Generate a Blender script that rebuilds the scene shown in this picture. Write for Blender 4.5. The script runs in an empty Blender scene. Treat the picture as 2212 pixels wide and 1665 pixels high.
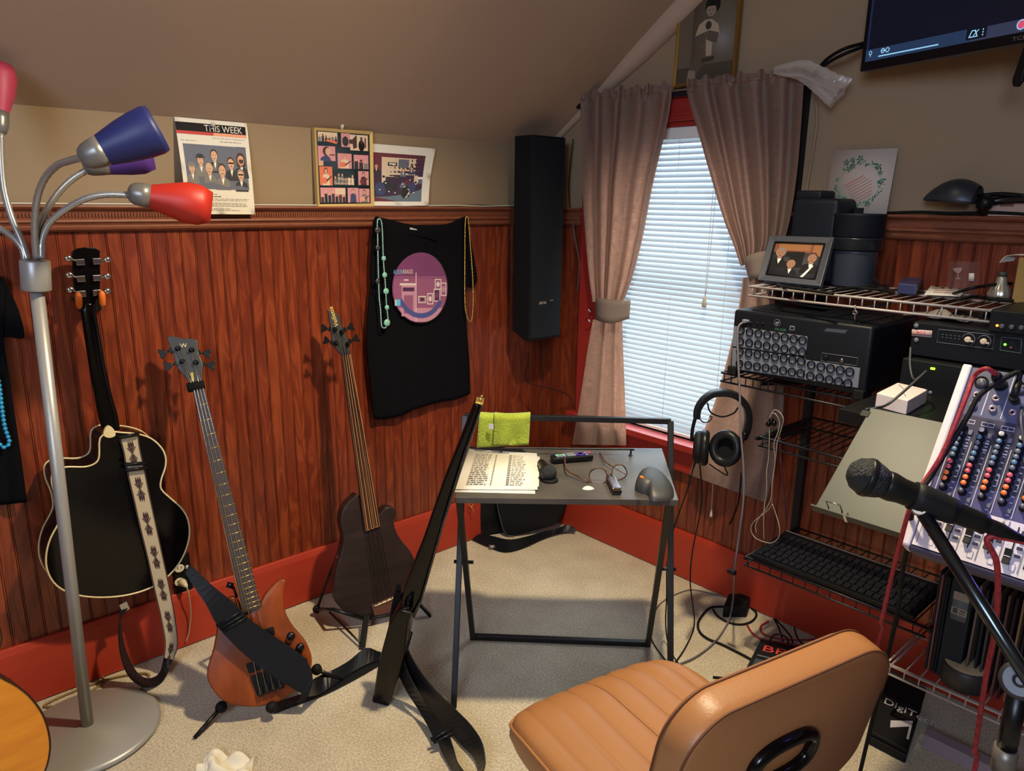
import bpy, math, random
import numpy as np
from mathutils import Vector as V, Matrix, geometry
random.seed(7)
sc = bpy.context.scene
COL = sc.collection
# ---------------------------------------------------------------- camera (solved from the room's own lines)
PX, PY, F = 1106.0, 832.5, 1599.7
YAW, PIT, ROL = 0.832263, 0.243781, 0.012398
CAM = V((2.512, -2.494, 1.55))
FW = V((-math.sin(YAW)*math.cos(PIT), math.cos(YAW)*math.cos(PIT), -math.sin(PIT)))
_r = V((math.cos(YAW), math.sin(YAW), 0)); _u = _r.cross(FW)
RT = _r*math.cos(ROL)+_u*math.sin(ROL); UP = -_r*math.sin(ROL)+_u*math.cos(ROL)
def ray(x, y): return FW*F + RT*(x-PX) - UP*(y-PY)
def PL(x, y, P0, N):
    d = ray(x, y); return CAM + d*((V(P0)-CAM).dot(N)/d.dot(N))
def X(x, y, v=0.0): return PL(x, y, (v, 0, 0), V((1, 0, 0)))     # point seen at x, y on the plane X = v
def Y(x, y, v=0.0): return PL(x, y, (0, v, 0), V((0, 1, 0)))
def Z(x, y, v=0.0): return PL(x, y, (0, 0, v), V((0, 0, 1)))
def D(x, y, d): return CAM + ray(x, y)*(d/F)
def depth(P): return (V(P)-CAM).dot(FW)
# ---------------------------------------------------------------- materials
def lin(c):
    return tuple(((v/255)/12.92 if v/255 <= .04045 else ((v/255+.055)/1.055)**2.4) for v in c)
MATS = {}
def mat(name, c, rough=.5, metal=0, coat=0, nz=None, bump=None, spec=.5, emit=None, es=1, trans=0, alpha=1, stretch=(1, 1, 1), sheen=0):
    """principled material; nz = (scale, second colour, contrast) mixes a noise colour, bump = (scale, strength)"""
    if name in MATS: return MATS[name]
    if sum(c) < 110 and spec == .5 and not metal: spec = .22
    m = bpy.data.materials.new(name); m.use_nodes = True; MATS[name] = m
    nt = m.node_tree; b = nt.nodes['Principled BSDF']; L = nt.links.new
    b.inputs['Base Color'].default_value = (*lin(c), 1); b.inputs['Roughness'].default_value = rough
    b.inputs['Metallic'].default_value = metal; b.inputs['Specular IOR Level'].default_value = spec
    b.inputs['Coat Weight'].default_value = coat; b.inputs['Coat Roughness'].default_value = .12
    b.inputs['Transmission Weight'].default_value = trans; b.inputs['Alpha'].default_value = alpha
    b.inputs['Sheen Weight'].default_value = sheen
    if emit: b.inputs['Emission Color'].default_value = (*lin(emit), 1); b.inputs['Emission Strength'].default_value = es
    if nz or bump:
        tc = nt.nodes.new('ShaderNodeTexCoord'); mp = nt.nodes.new('ShaderNodeMapping'); mp.inputs['Scale'].default_value = stretch
        L(tc.outputs['Object'], mp.inputs['Vector'])
    if nz:
        n = nt.nodes.new('ShaderNodeTexNoise'); n.inputs['Scale'].default_value = nz[0]; n.inputs['Detail'].default_value = 4
        L(mp.outputs['Vector'], n.inputs['Vector'])
        r = nt.nodes.new('ShaderNodeValToRGB'); k = nz[2] if len(nz) > 2 else .25
        r.color_ramp.elements[0].position = .5-k; r.color_ramp.elements[1].position = .5+k
        r.color_ramp.elements[0].color = (*lin(c), 1); r.color_ramp.elements[1].color = (*lin(nz[1]), 1)
        L(n.outputs['Fac'], r.inputs['Fac']); L(r.outputs['Color'], b.inputs['Base Color'])
    if bump:
        n = nt.nodes.new('ShaderNodeTexNoise'); n.inputs['Scale'].default_value = bump[0]; n.inputs['Detail'].default_value = 3
        L(mp.outputs['Vector'], n.inputs['Vector'])
        bp = nt.nodes.new('ShaderNodeBump'); bp.inputs['Strength'].default_value = bump[1]; bp.inputs['Distance'].default_value = .004
        L(n.outputs['Fac'], bp.inputs['Height']); L(bp.outputs['Normal'], b.inputs['Normal'])
    return m
# ---------------------------------------------------------------- mesh building
def frame(axis, hint=V((0, 0, 1))):
    a = V(axis).normalized()
    h = hint if abs(a.dot(hint)) < .95 else V((1, 0, 0))
    u = h.cross(a).normalized(); return u, a.cross(u).normalized(), a
def spline(pts, n=8, closed=False):
    P = [V(p) for p in pts]; out = []; N = len(P)
    if N < 3: return P
    for i in range(N if closed else N-1):
        p0 = P[i-1] if (closed or i > 0) else P[0]*2-P[1]
        p1, p2 = P[i], P[(i+1) % N]
        p3 = P[(i+2) % N] if (closed or i+2 < N) else P[-1]*2-P[-2]
        for k in range(n):
            t = k/n
            out.append(.5*((2*p1)+(p2-p0)*t+(2*p0-5*p1+4*p2-p3)*t*t+(3*p1-p0-3*p2+p3)*t**3))
    if not closed: out.append(P[-1])
    return out
def lerp(a, b, t): return a+(b-a)*t
def interp(tab, t):
    """piecewise-linear table [(t, value...)] """
    if t <= tab[0][0]: return tab[0][1:]
    for a, b in zip(tab, tab[1:]):
        if t <= b[0]:
            k = (t-a[0])/(b[0]-a[0]); return tuple(lerp(p, q, k) for p, q in zip(a[1:], b[1:]))
    return tab[-1][1:]
class MB:
    def __init__(s): s.v = []; s.f = []; s.m = []; s.s = []
    def add(s, vs, fs, mi=0, sm=False):
        o = len(s.v); s.v += [tuple(p) for p in vs]
        for f in fs: s.f.append([i+o for i in f]); s.m.append(mi); s.s.append(sm)
        return s
    def obox(s, c, ax, ay, az, mi=0):
        """box from its centre and three half-axis vectors"""
        c, ax, ay, az = V(c), V(ax), V(ay), V(az)
        vs = [c+ax*i+ay*j+az*k for i in (-1, 1) for j in (-1, 1) for k in (-1, 1)]
        return s.add(vs, [(0, 1, 3, 2), (4, 6, 7, 5), (0, 4, 5, 1), (2, 3, 7, 6), (0, 2, 6, 4), (1, 5, 7, 3)], mi)
    def box(s, lo, hi, mi=0):
        lo, hi = V(lo), V(hi); h = (hi-lo)/2
        return s.obox((lo+hi)/2, (h.x, 0, 0), (0, h.y, 0), (0, 0, h.z), mi)
    def prism(s, pts, off, mi=0, side=None, sm=False):
        """closed outline pts extruded by the vector off"""
        P = [V(p) for p in pts]; n = len(P); Q = [p+V(off) for p in P]
        s.add(P+Q, [list(range(n)), list(range(2*n-1, n-1, -1))], mi)
        s.add(P+Q, [(i, i+n, (i+1) % n+n, (i+1) % n) for i in range(n)], mi if side is None else side, sm)
        return s
    def poly(s, pts, mi=0): return s.add(pts, [list(range(len(pts)))], mi)
    def tube(s, path, r, n=8, mi=0, closed=False, up=V((0, 0, 1)), flat=1.0):
        P = [V(p) for p in path]; N = len(P); vs = []; u = None
        for i, p in enumerate(P):
            a = (P[(i+1) % N]-P[i-1]) if closed else (P[min(i+1, N-1)]-P[max(i-1, 0)])
            if a.length < 1e-9: a = V((0, 0, 1))
            a.normalize()
            if u is None: u = frame(a, up)[0]
            u = u-a*u.dot(a)
            u = u.normalized() if u.length > 1e-6 else frame(a, up)[0]
            w = a.cross(u); R = r[i] if isinstance(r, (list, tuple)) else r
            vs += [p+(u*math.cos(t)+w*math.sin(t)*flat)*R for t in [2*math.pi*k/n for k in range(n)]]
        fs = []
        for i in range(N if closed else N-1):
            j = (i+1) % N
            fs += [(i*n+k, i*n+(k+1) % n, j*n+(k+1) % n, j*n+k) for k in range(n)]
        s.add(vs, fs, mi, True)
        if not closed: s.add(vs[:n], [list(range(n-1, -1, -1))], mi); s.add(vs[-n:], [list(range(n))], mi)
        return s
    def cyl(s, a, b, r, n=16, mi=0, r2=None):
        return s.tube([a, b], [r, r if r2 is None else r2], n, mi)
    def lathe(s, prof, o, axis, n=24, mi=0, sx=1, sy=1, hint=V((0, 0, 1)), caps=True):
        """profile [(radius, height along axis)]"""
        u, w, a = frame(axis, hint); o = V(o); vs = []
        for r, h in prof:
            vs += [o+a*h+(u*math.cos(t)*sx+w*math.sin(t)*sy)*r for t in [2*math.pi*k/n for k in range(n)]]
        fs = []
        for i in range(len(prof)-1): fs += [(i*n+k, i*n+(k+1) % n, (i+1)*n+(k+1) % n, (i+1)*n+k) for k in range(n)]
        s.add(vs, fs, mi, True)
        if caps:
            if prof[0][0] > 1e-5: s.add(vs[:n], [list(range(n-1, -1, -1))], mi)
            if prof[-1][0] > 1e-5: s.add(vs[-n:], [list(range(n))], mi)
        return s
    def ball(s, c, r, n=12, mi=0, axis=V((0, 0, 1)), sq=1, sx=1, sy=1, hint=V((0, 0, 1))):
        m = max(4, n//2)
        return s.lathe([(r*math.sin(math.pi*i/m), -r*sq*math.cos(math.pi*i/m)) for i in range(m+1)], c, axis, n, mi, sx, sy, hint)
    def ribbon(s, cs, ws, th=.002, mi=0, sm=True):
        """strip along centres cs with half-width vectors ws and a thickness"""
        C = [V(c) for c in cs]; W = [V(w) for w in ws]; vs = []; N = len(C)
        for i in range(N):
            t = C[min(i+1, N-1)]-C[max(i-1, 0)]; nn = W[i].cross(t)
            nn = nn.normalized()*th/2 if nn.length > 1e-9 else V((0, 0, th/2))
            vs += [C[i]-W[i]-nn, C[i]+W[i]-nn, C[i]+W[i]+nn, C[i]-W[i]+nn]
        fs = []
        for i in range(N-1): fs += [(i*4+k, i*4+(k+1) % 4, i*4+4+(k+1) % 4, i*4+4+k) for k in range(4)]
        s.add(vs, fs, mi, False); s.add(vs[:4], [(3, 2, 1, 0)], mi); s.add(vs[-4:], [(0, 1, 2, 3)], mi)
        return s
    def grid(s, fn, nu, nv, mi=0, sm=True):
        vs = [fn(i/nu, j/nv) for j in range(nv+1) for i in range(nu+1)]
        return s.add(vs, [(j*(nu+1)+i, j*(nu+1)+i+1, (j+1)*(nu+1)+i+1, (j+1)*(nu+1)+i) for j in range(nv) for i in range(nu)], mi, sm)
    def text(s, body, o, xd, yd, size, mi=0, ext=.0004, align='LEFT', sx=1.0):
        cu = bpy.data.curves.new('t', 'FONT'); cu.body = body; cu.size = 1; cu.extrude = 0; cu.align_x = align; cu.resolution_u = 3
        ob = bpy.data.objects.new('t', cu); me = bpy.data.meshes.new_from_object(ob)
        xd, yd = V(xd).normalized(), V(yd).normalized(); nn = xd.cross(yd)
        s.add([V(o)+(xd*(p.co.x*sx)+yd*p.co.y)*size+nn*ext for p in me.vertices], [list(p.vertices) for p in me.polygons], mi)
        bpy.data.meshes.remove(me); bpy.data.objects.remove(ob); bpy.data.curves.remove(cu)
        return s
    def build(s, name, mats, parent=None, bevel=0, seg=2, subsurf=0, solid=0, loc=None, smooth=False, ang=30):
        me = bpy.data.meshes.new(name); me.from_pydata(s.v, [], s.f)
        for mm in (mats if isinstance(mats, (list, tuple)) else [mats]): me.materials.append(mm)
        me.polygons.foreach_set('material_index', s.m)
        me.polygons.foreach_set('use_smooth', [bool(k) or smooth for k in s.s]); me.validate(); me.update()
        import bmesh
        bm = bmesh.new(); bm.from_mesh(me); bmesh.ops.remove_doubles(bm, verts=bm.verts, dist=1e-6)
        bmesh.ops.recalc_face_normals(bm, faces=bm.faces); bm.to_mesh(me); bm.free()
        o = bpy.data.objects.new(name, me); COL.objects.link(o)
        if solid:
            md = o.modifiers.new('solid', 'SOLIDIFY'); md.thickness = solid; md.offset = 0
        if bevel:
            md = o.modifiers.new('bevel', 'BEVEL'); md.width = bevel; md.segments = seg; md.limit_method = 'ANGLE'; md.angle_limit = math.radians(ang); md.harden_normals = False
            if smooth is None or seg > 2:
                for p in me.polygons: p.use_smooth = True
        if subsurf:
            md = o.modifiers.new('sub', 'SUBSURF'); md.levels = md.render_levels = subsurf
            for p in me.polygons: p.use_smooth = True
        if parent is not None: attach(o, parent)
        if loc is not None: o.location = V(loc)-(W0(parent) if parent else V((0, 0, 0)))
        return o
def W0(o): return V(o.location)+(W0(o.parent) if o.parent else V((0, 0, 0)))
def attach(o, p): o.parent = p; o.location = -W0(p)
def tag(o, label, cat, group=None, kind=None):
    o['label'] = label; o['category'] = cat
    if group: o['group'] = group
    if kind: o['kind'] = kind
    return o
def thing(name, label, cat, loc=(0, 0, 0), group=None):
    o = bpy.data.objects.new(name, None); o.empty_display_size = .05; COL.objects.link(o); o.location = V(loc)
    return tag(o, label, cat, group)
def struct(o): o['kind'] = 'structure'; return o
def clone(o, loc, parent=None):
    c = o.copy(); COL.objects.link(c)
    if parent is not None: c.parent = parent; c.location = V(loc)-W0(parent)
    else: c.location = V(loc)
    return c
class Sheet(MB):
    """flat picture on a surface given by its corners (top-left, top-right, bottom-right, bottom-left); u to the right, v downward"""
    def __init__(s, tl, tr, br, bl, bend=None):
        super().__init__(); s.c = [V(p) for p in (tl, tr, br, bl)]
        s.n = ((s.c[1]-s.c[0]).cross(s.c[0]-s.c[3])).normalized(); s.bend = bend; s.lay = 0
    def p(s, u, v, h=0):
        a, b, c, d = s.c; q = lerp(lerp(a, b, u), lerp(d, c, u), v)
        return q+s.n*(h+(s.bend(u, v) if s.bend else 0))
    def base(s, th=.0008, mi=0, nu=1, nv=1):
        s.grid(lambda u, v: s.p(u, v), nu, nv, mi)
        s.grid(lambda u, v: s.p(1-u, v, -th), nu, nv, mi)
        for A, B in (((0, 0), (1, 0)), ((1, 0), (1, 1)), ((1, 1), (0, 1)), ((0, 1), (0, 0))):
            k = 8 if s.bend else 1
            for i in range(k):
                u0, v0 = lerp(A[0], B[0], i/k), lerp(A[1], B[1], i/k); u1, v1 = lerp(A[0], B[0], (i+1)/k), lerp(A[1], B[1], (i+1)/k)
                s.add([s.p(u0, v0), s.p(u1, v1), s.p(u1, v1, -th), s.p(u0, v0, -th)], [(0, 1, 2, 3)], mi)
    def pg(s, uv, mi, h=None):
        s.lay += 1; h = .0004+s.lay*.000008 if h is None else h
        if s.bend:
            us = [q[0] for q in uv]; vs = [q[1] for q in uv]
        s.add([s.p(u, v, h) for u, v in uv], [list(range(len(uv)))], mi)
    def rc(s, u0, v0, u1, v1, mi, n=1):
        if s.bend and v1-v0 > .08:
            s.lay += 1; h = .0004+s.lay*.000008; k = 12
            s.grid(lambda a, b: s.p(lerp(u0, u1, a), lerp(v0, v1, b), h), k, k, mi, False)
        else: s.pg([(u0, v0), (u1, v0), (u1, v1), (u0, v1)], mi)
    def el(s, u, v, ru, rv, mi, n=14, a0=0, a1=2*math.pi):
        s.pg([(u+ru*math.cos(lerp(a0, a1, k/n)), v+rv*math.sin(lerp(a0, a1, k/n))) for k in range(n)], mi)
    def tx(s, body, u, v, hv, mi, align='LEFT', sx=1.0):
        """text with baseline at u, v and size hv (fraction of sheet height)"""
        s.lay += 1; Wd, Hd = (s.c[1]-s.c[0]).length, (s.c[0]-s.c[3]).length; t = MB(); t.text(body, (0, 0, 0), (1, 0, 0), (0, 1, 0), hv*Hd, 0, 0, align, sx)
        h = (.0011 if s.bend else .0004)+s.lay*.000008
        s.add([s.p(u+x/Wd, v-y/Hd, h) for x, y, z in t.v], t.f, mi)
# ================================================================ the room
ZB, ZR, ZRB, ZK = .2066, 1.5244, 1.448, 1.791         # baseboard top, rail top, rail bottom, knee wall top
XF, YB = 4.3, -4.6                                     # far walls behind the camera
ZC = 2.72; XC = (ZC-ZK)/.676                           # flat ceiling height and where the slope reaches it
def wainscot(name, axis):
    m = bpy.data.materials.new(name); m.use_nodes = True; nt = m.node_tree; L = nt.links.new; N = nt.nodes.new
    b = nt.nodes['Principled BSDF']; tc = N('ShaderNodeTexCoord'); sp = N('ShaderNodeSeparateXYZ'); L(tc.outputs['Object'], sp.inputs[0])
    dv = N('ShaderNodeMath'); dv.operation = 'DIVIDE'; dv.inputs[1].default_value = .0435; L(sp.outputs[axis], dv.inputs[0])
    fl = N('ShaderNodeMath'); fl.operation = 'FLOOR'; L(dv.outputs[0], fl.inputs[0])
    wn = N('ShaderNodeTexWhiteNoise'); wn.noise_dimensions = '1D'; L(fl.outputs[0], wn.inputs['W'])
    # per-board offset of the grain so that no two boards match
    mu = N('ShaderNodeMath'); mu.operation = 'MULTIPLY'; mu.inputs[1].default_value = 40; L(wn.outputs['Value'], mu.inputs[0])
    cb = N('ShaderNodeCombineXYZ'); L(sp.outputs[axis], cb.inputs[0]); L(sp.outputs['Z'], cb.inputs[2]); L(mu.outputs[0], cb.inputs[1])
    mp = N('ShaderNodeMapping'); mp.inputs['Scale'].default_value = (11, 1, 1.5); L(cb.outputs[0], mp.inputs[0])
    n1 = N('ShaderNodeTexNoise'); n1.inputs['Scale'].default_value = 1.6; n1.inputs['Detail'].default_value = 2.5; n1.inputs['Distortion'].default_value = 1.2; L(mp.outputs[0], n1.inputs[0])
    mp2 = N('ShaderNodeMapping'); mp2.inputs['Scale'].default_value = (120, 1, 5); L(cb.outputs[0], mp2.inputs[0])
    n2 = N('ShaderNodeTexNoise'); n2.inputs['Scale'].default_value = 1.3; n2.inputs['Detail'].default_value = 3; L(mp2.outputs[0], n2.inputs[0])
    wv = N('ShaderNodeMath'); wv.operation = 'MULTIPLY'; wv.inputs[1].default_value = 9; L(n1.outputs['Fac'], wv.inputs[0])
    fr = N('ShaderNodeMath'); fr.operation = 'PINGPONG'; fr.inputs[1].default_value = 1; L(wv.outputs[0], fr.inputs[0])
    a1 = N('ShaderNodeMath'); a1.operation = 'MULTIPLY_ADD'; a1.inputs[1].default_value = .40; L(fr.outputs[0], a1.inputs[0])
    a2 = N('ShaderNodeMath'); a2.operation = 'MULTIPLY_ADD'; a2.inputs[1].default_value = .26; L(n2.outputs['Fac'], a2.inputs[0])
    a3 = N('ShaderNodeMath'); a3.operation = 'MULTIPLY'; a3.inputs[1].default_value = .17; L(wn.outputs['Value'], a3.inputs[0])
    L(a3.outputs[0], a2.inputs[2]); L(a2.outputs[0], a1.inputs[2])
    r = N('ShaderNodeValToRGB'); e = r.color_ramp.elements
    e[0].position = .16; e[0].color = (*lin((96, 36, 19)), 1); e[1].position = .74; e[1].color = (*lin((142, 65, 32)), 1)
    k = e.new(.42); k.color = (*lin((114, 45, 22)), 1)
    L(a1.outputs[0], r.inputs[0])
    # darker colour along the two lines of every groove
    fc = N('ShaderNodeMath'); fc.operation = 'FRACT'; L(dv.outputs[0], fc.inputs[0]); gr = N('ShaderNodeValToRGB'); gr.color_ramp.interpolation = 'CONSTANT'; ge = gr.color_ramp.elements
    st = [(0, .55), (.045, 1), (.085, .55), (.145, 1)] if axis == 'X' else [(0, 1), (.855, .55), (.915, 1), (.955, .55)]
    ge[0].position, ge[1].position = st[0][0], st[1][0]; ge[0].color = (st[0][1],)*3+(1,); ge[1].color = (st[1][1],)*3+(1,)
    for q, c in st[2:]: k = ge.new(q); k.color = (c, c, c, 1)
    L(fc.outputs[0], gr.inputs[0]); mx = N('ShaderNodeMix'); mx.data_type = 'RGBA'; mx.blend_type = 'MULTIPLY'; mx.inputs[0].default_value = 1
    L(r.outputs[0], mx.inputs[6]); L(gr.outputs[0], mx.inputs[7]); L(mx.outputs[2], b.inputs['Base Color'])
    b.inputs['Roughness'].default_value = .34; b.inputs['Coat Weight'].default_value = .25; b.inputs['Coat Roughness'].default_value = .22
    bp = N('ShaderNodeBump'); bp.inputs['Strength'].default_value = .12; bp.inputs['Distance'].default_value = .003; L(n1.outputs['Fac'], bp.inputs['Height']); L(bp.outputs[0], b.inputs['Normal'])
    return m
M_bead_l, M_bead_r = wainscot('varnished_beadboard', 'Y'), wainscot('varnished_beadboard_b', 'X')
M_plaster = mat('tan_plaster', (143, 121, 94), .75, nz=(1.3, (150, 127, 99), .3), bump=(60, .06))
M_ceil = mat('ceiling_plaster', (168, 143, 122), .8, nz=(1.1, (176, 151, 129), .3), bump=(50, .05))
M_red = mat('red_paint', (166, 56, 36), .42, spec=.35, nz=(5, (156, 49, 32), .3), bump=(30, .04))
M_redw = mat('red_window_paint', (150, 42, 36), .38, bump=(30, .04))
M_rail = mat('varnished_rail', (132, 76, 52), .5, spec=.35, nz=(5, (110, 58, 38), .3), stretch=(6, 6, 30))
def carpet():
    m = bpy.data.materials.new('carpet'); m.use_nodes = True; nt = m.node_tree; L = nt.links.new; N = nt.nodes.new
    b = nt.nodes['Principled BSDF']; tc = N('ShaderNodeTexCoord')
    n1 = N('ShaderNodeTexNoise'); n1.inputs['Scale'].default_value = 150; n1.inputs['Detail'].default_value = 8; n1.inputs['Roughness'].default_value = .78; L(tc.outputs['Object'], n1.inputs[0])
    r1 = N('ShaderNodeValToRGB'); e = r1.color_ramp.elements
    e[0].position = .34; e[0].color = (*lin((158, 137, 108)), 1); e[1].position = .60; e[1].color = (*lin((232, 218, 190)), 1)
    L(n1.outputs['Fac'], r1.inputs[0])
    n2 = N('ShaderNodeTexNoise'); n2.inputs['Scale'].default_value = 7; n2.inputs['Detail'].default_value = 4; L(tc.outputs['Object'], n2.inputs[0])
    r2 = N('ShaderNodeValToRGB'); e = r2.color_ramp.elements
    e[0].position = .32; e[0].color = (.86, .845, .82, 1); e[1].position = .62; e[1].color = (1, 1, 1, 1); L(n2.outputs['Fac'], r2.inputs[0])
    mx = N('ShaderNodeMix'); mx.data_type = 'RGBA'; mx.blend_type = 'MULTIPLY'; mx.inputs[0].default_value = 1
    L(r1.outputs[0], mx.inputs[6]); L(r2.outputs[0], mx.inputs[7]); L(mx.outputs[2], b.inputs['Base Color'])
    b.inputs['Roughness'].default_value = .95; b.inputs['Specular IOR Level'].default_value = .1; b.inputs['Sheen Weight'].default_value = .15
    bp = N('ShaderNodeBump'); bp.inputs['Strength'].default_value = .9; bp.inputs['Distance'].default_value = .006; L(n1.outputs['Fac'], bp.inputs['Height']); L(bp.outputs[0], b.inputs['Normal'])
    return m
M_carpet = carpet()
# floor with a slightly uneven pile surface
f = MB(); f.box((-.2, YB, -.06), (XF, .2, 0)); struct(f.build('floor', M_carpet))
# beadboard profile along one wall: boards 43.5 mm wide with a double V groove
def bead_profile(L0, L1, p=.0435):
    out = []; k = math.floor(L0/p)
    while k*p < L1:
        s = k*p
        for d, h in ((0, -.0018), (.0014, .0002), (.0040, .0002), (.0054, -.0018), (.0066, 0), (p-.0012, 0)): out.append((s+d, h))
        k += 1
    return [(s, h) for s, h in out if L0 <= s <= L1]
def beads(mb, pts, base, z0, z1, ax, mi):
    """ax: 'L' runs along -Y at X=base, 'R' runs along X at Y=-base"""
    vs = []
    for s, h in pts:
        for z in (z0, z1): vs.append((base+h, -s, z) if ax == 'L' else (s, -(base+h), z))
    mb.add(vs, [(2*i, 2*i+1, 2*i+3, 2*i+2) for i in range(len(pts)-1)], mi)
w = MB()
w.box((-.15, YB, -.02), (-.012, .0, ZR), 0); w.box((-.15, YB, ZR-.02), (0, 0, ZK+.03), 0)
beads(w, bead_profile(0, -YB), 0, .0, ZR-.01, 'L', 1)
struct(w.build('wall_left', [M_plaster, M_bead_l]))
# gable wall with the window opening
WX0, WX1, WZ0, WZ1 = .345, 1.085, .60, 1.855
w = MB()
def gz(x): return min(ZC, ZK+.676*max(0, x))+.04
for x0, x1 in ((-.15, WX0), (WX1, 1.5), (1.5, XF)):
    a, b_ = max(x0, -.06), x1
    for (za, zb_, y0) in ((-.02, ZR, .012), (ZR, None, 0.0)):
        t0, t1 = (zb_, zb_) if zb_ else (gz(x0), gz(x1))
        w.prism([(x0, y0, za), (x1, y0, za), (x1, y0, t1), (x0, y0, t0)], (0, .15-y0, 0), 0)
for za, z0a, z1a in ((0, -.02, WZ0), (1, WZ1, None)):
    t0, t1 = (z1a, z1a) if z1a else (gz(WX0), gz(WX1))
    w.prism([(WX0, .0 if za else .012, z0a), (WX1, .0 if za else .012, z0a), (WX1, .0 if za else .012, t1), (WX0, .0 if za else .012, t0)], (0, .14, 0), 0)
prof = bead_profile(0, XF)
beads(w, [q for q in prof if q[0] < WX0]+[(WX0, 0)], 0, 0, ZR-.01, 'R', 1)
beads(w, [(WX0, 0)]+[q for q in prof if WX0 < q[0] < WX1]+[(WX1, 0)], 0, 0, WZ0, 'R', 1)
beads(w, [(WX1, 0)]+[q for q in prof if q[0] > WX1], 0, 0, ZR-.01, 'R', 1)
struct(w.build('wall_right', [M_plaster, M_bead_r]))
w = MB(); w.box((XF, YB, -.02), (XF+.1, .15, ZC+.05)); struct(w.build('wall_far', M_plaster))
w = MB(); w.box((-.15, YB-.1, -.02), (XF+.1, YB, ZC+.05)); struct(w.build('wall_back', M_plaster))
w = MB()
w.prism([(-.02, YB, ZK-.0135), (XC, YB, ZC), (XF, YB, ZC), (XF, YB, ZC+.1), (XC-.05, YB, ZC+.1), (-.15, YB, ZK)], (0, -YB+.02, 0))
# the plaster swells where the slope meets the gable wall
pth = [V((x, -.008, ZK+.676*x-.004)) for x in (0, .1, .2, .3, .5, .7, .9, 1.1, 1.3)]
w.tube(pth, [.014, .016, .018, .024, .05, .06, .065, .07, .07], 14)
struct(w.build('ceiling', M_ceil))
# baseboards: two-step painted boards with a shadow gap at the carpet
b = MB(); b.prism([(0, 0, .004), (.022, 0, .004), (.022, 0, .13), (.019, 0, .185), (.012, 0, ZB), (0, 0, ZB)], (0, YB, 0)); struct(b.build('baseboard_left', M_red, bevel=.002))
b = MB(); b.prism([(0, 0, .004), (0, -.022, .004), (0, -.022, .13), (0, -.019, .185), (0, -.012, ZB), (0, 0, ZB)], (XF, 0, 0)); struct(b.build('baseboard_right', M_red, bevel=.002))
# chair rails: moulded profile
PR = [(0, ZR), (.034, ZR), (.036, ZR-.006), (.03, ZR-.012), (.02, ZR-.016), (.018, ZR-.021), (.0175, ZR-.036), (.020, ZR-.038), (.026, ZR-.042), (.028, ZR-.048), (.022, ZR-.053), (.019, ZR-.058), (.022, ZR-.063), (.02, ZR-.070), (.012, ZRB), (0, ZRB)]
b = MB(); b.prism([(x, 0, z) for x, z in PR], (0, YB, 0)); struct(b.build('trim_1', M_rail))
b = MB()
y = -.02
while y > -3.2:                                         # little vertical teeth in the moulding
    b.box((.017, y-.0042, ZR-.0345), (.0215, y, ZR-.0225)); y -= .0088
struct(b.build('trim_2', M_rail))
b = MB()
for x0, x1 in ((0, .235), (1.195, XF)): b.prism([(x0, -x, z) for x, z in PR], (x1-x0, 0, 0))
struct(b.build('trim_3', M_rail))
# ---- window: casing, sashes, glass, stool, apron
wf = MB()
CW = .105
wf.box((WX0-CW, -.024, WZ0-.0), (WX0, 0.0, WZ1)); wf.box((WX1, -.024, WZ0), (WX1+CW, 0.0, WZ1))
wf.box((WX0-CW, -.026, WZ1), (WX1+CW, 0, WZ1+.082)); wf.box((WX0-CW-.012, -.038, WZ1+.082), (WX1+CW+.012, 0, WZ1+.106))
wf.box((WX0-CW, -.032, WZ1+.018), (WX1+CW, -.026, WZ1+.03))
wf.box((WX0-CW-.03, -.06, WZ0-.028), (WX1+CW+.03, 0.05, WZ0)); wf.box((WX0-CW, -.022, WZ0-.128), (WX1+CW, 0, WZ0-.028))
wf.box((WX0-CW, -.03, WZ0-.128), (WX1+CW, 0, WZ0-.112))
wf.box((WX0-.001, 0, WZ0), (WX0+.018, .13, WZ1)); wf.box((WX1-.018, 0, WZ0), (WX1+.001, .13, WZ1)); wf.box((WX0, 0, WZ1-.018), (WX1, .13, WZ1+.001))
win = wf.build('window_1', M_redw, bevel=.003); struct(win)
M_sash = mat('white_sash', (225, 225, 222), .45)
zm = (WZ0+WZ1)/2
s = MB()
for (z0, z1, yy) in ((WZ0, zm+.02, .075), (zm-.02, WZ1-.018, .105)):
    s.box((WX0+.018, yy, z0), (WX0+.058, yy+.028, z1)); s.box((WX1-.058, yy, z0), (WX1-.018, yy+.028, z1))
    s.box((WX0+.018, yy, z0), (WX1-.018, yy+.028, z0+.05)); s.box((WX0+.018, yy, z1-.04), (WX1-.018, yy+.028, z1))
s.build('sash', M_sash, win, bevel=.002)
def glassmat():
    m = bpy.data.materials.new('window_glass'); m.use_nodes = True; nt = m.node_tree; nt.nodes.clear()
    o = nt.nodes.new('ShaderNodeOutputMaterial'); a = nt.nodes.new('ShaderNodeBsdfTransparent'); g = nt.nodes.new('ShaderNodeBsdfGlossy'); g.inputs['Roughness'].default_value = .02
    x = nt.nodes.new('ShaderNodeMixShader'); x.inputs[0].default_value = .07; a.inputs[0].default_value = (.95, .97, .96, 1)
    nt.links.new(a.outputs[0], x.inputs[1]); nt.links.new(g.outputs[0], x.inputs[2]); nt.links.new(x.outputs[0], o.inputs[0]); return m
M_glass = glassmat()
g = MB(); g.box((WX0+.05, .087, WZ0+.04), (WX1-.05, .091, zm)); g.box((WX0+.05, .117, zm), (WX1-.05, .121, WZ1-.05)); g.build('pane', M_glass, win)
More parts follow.
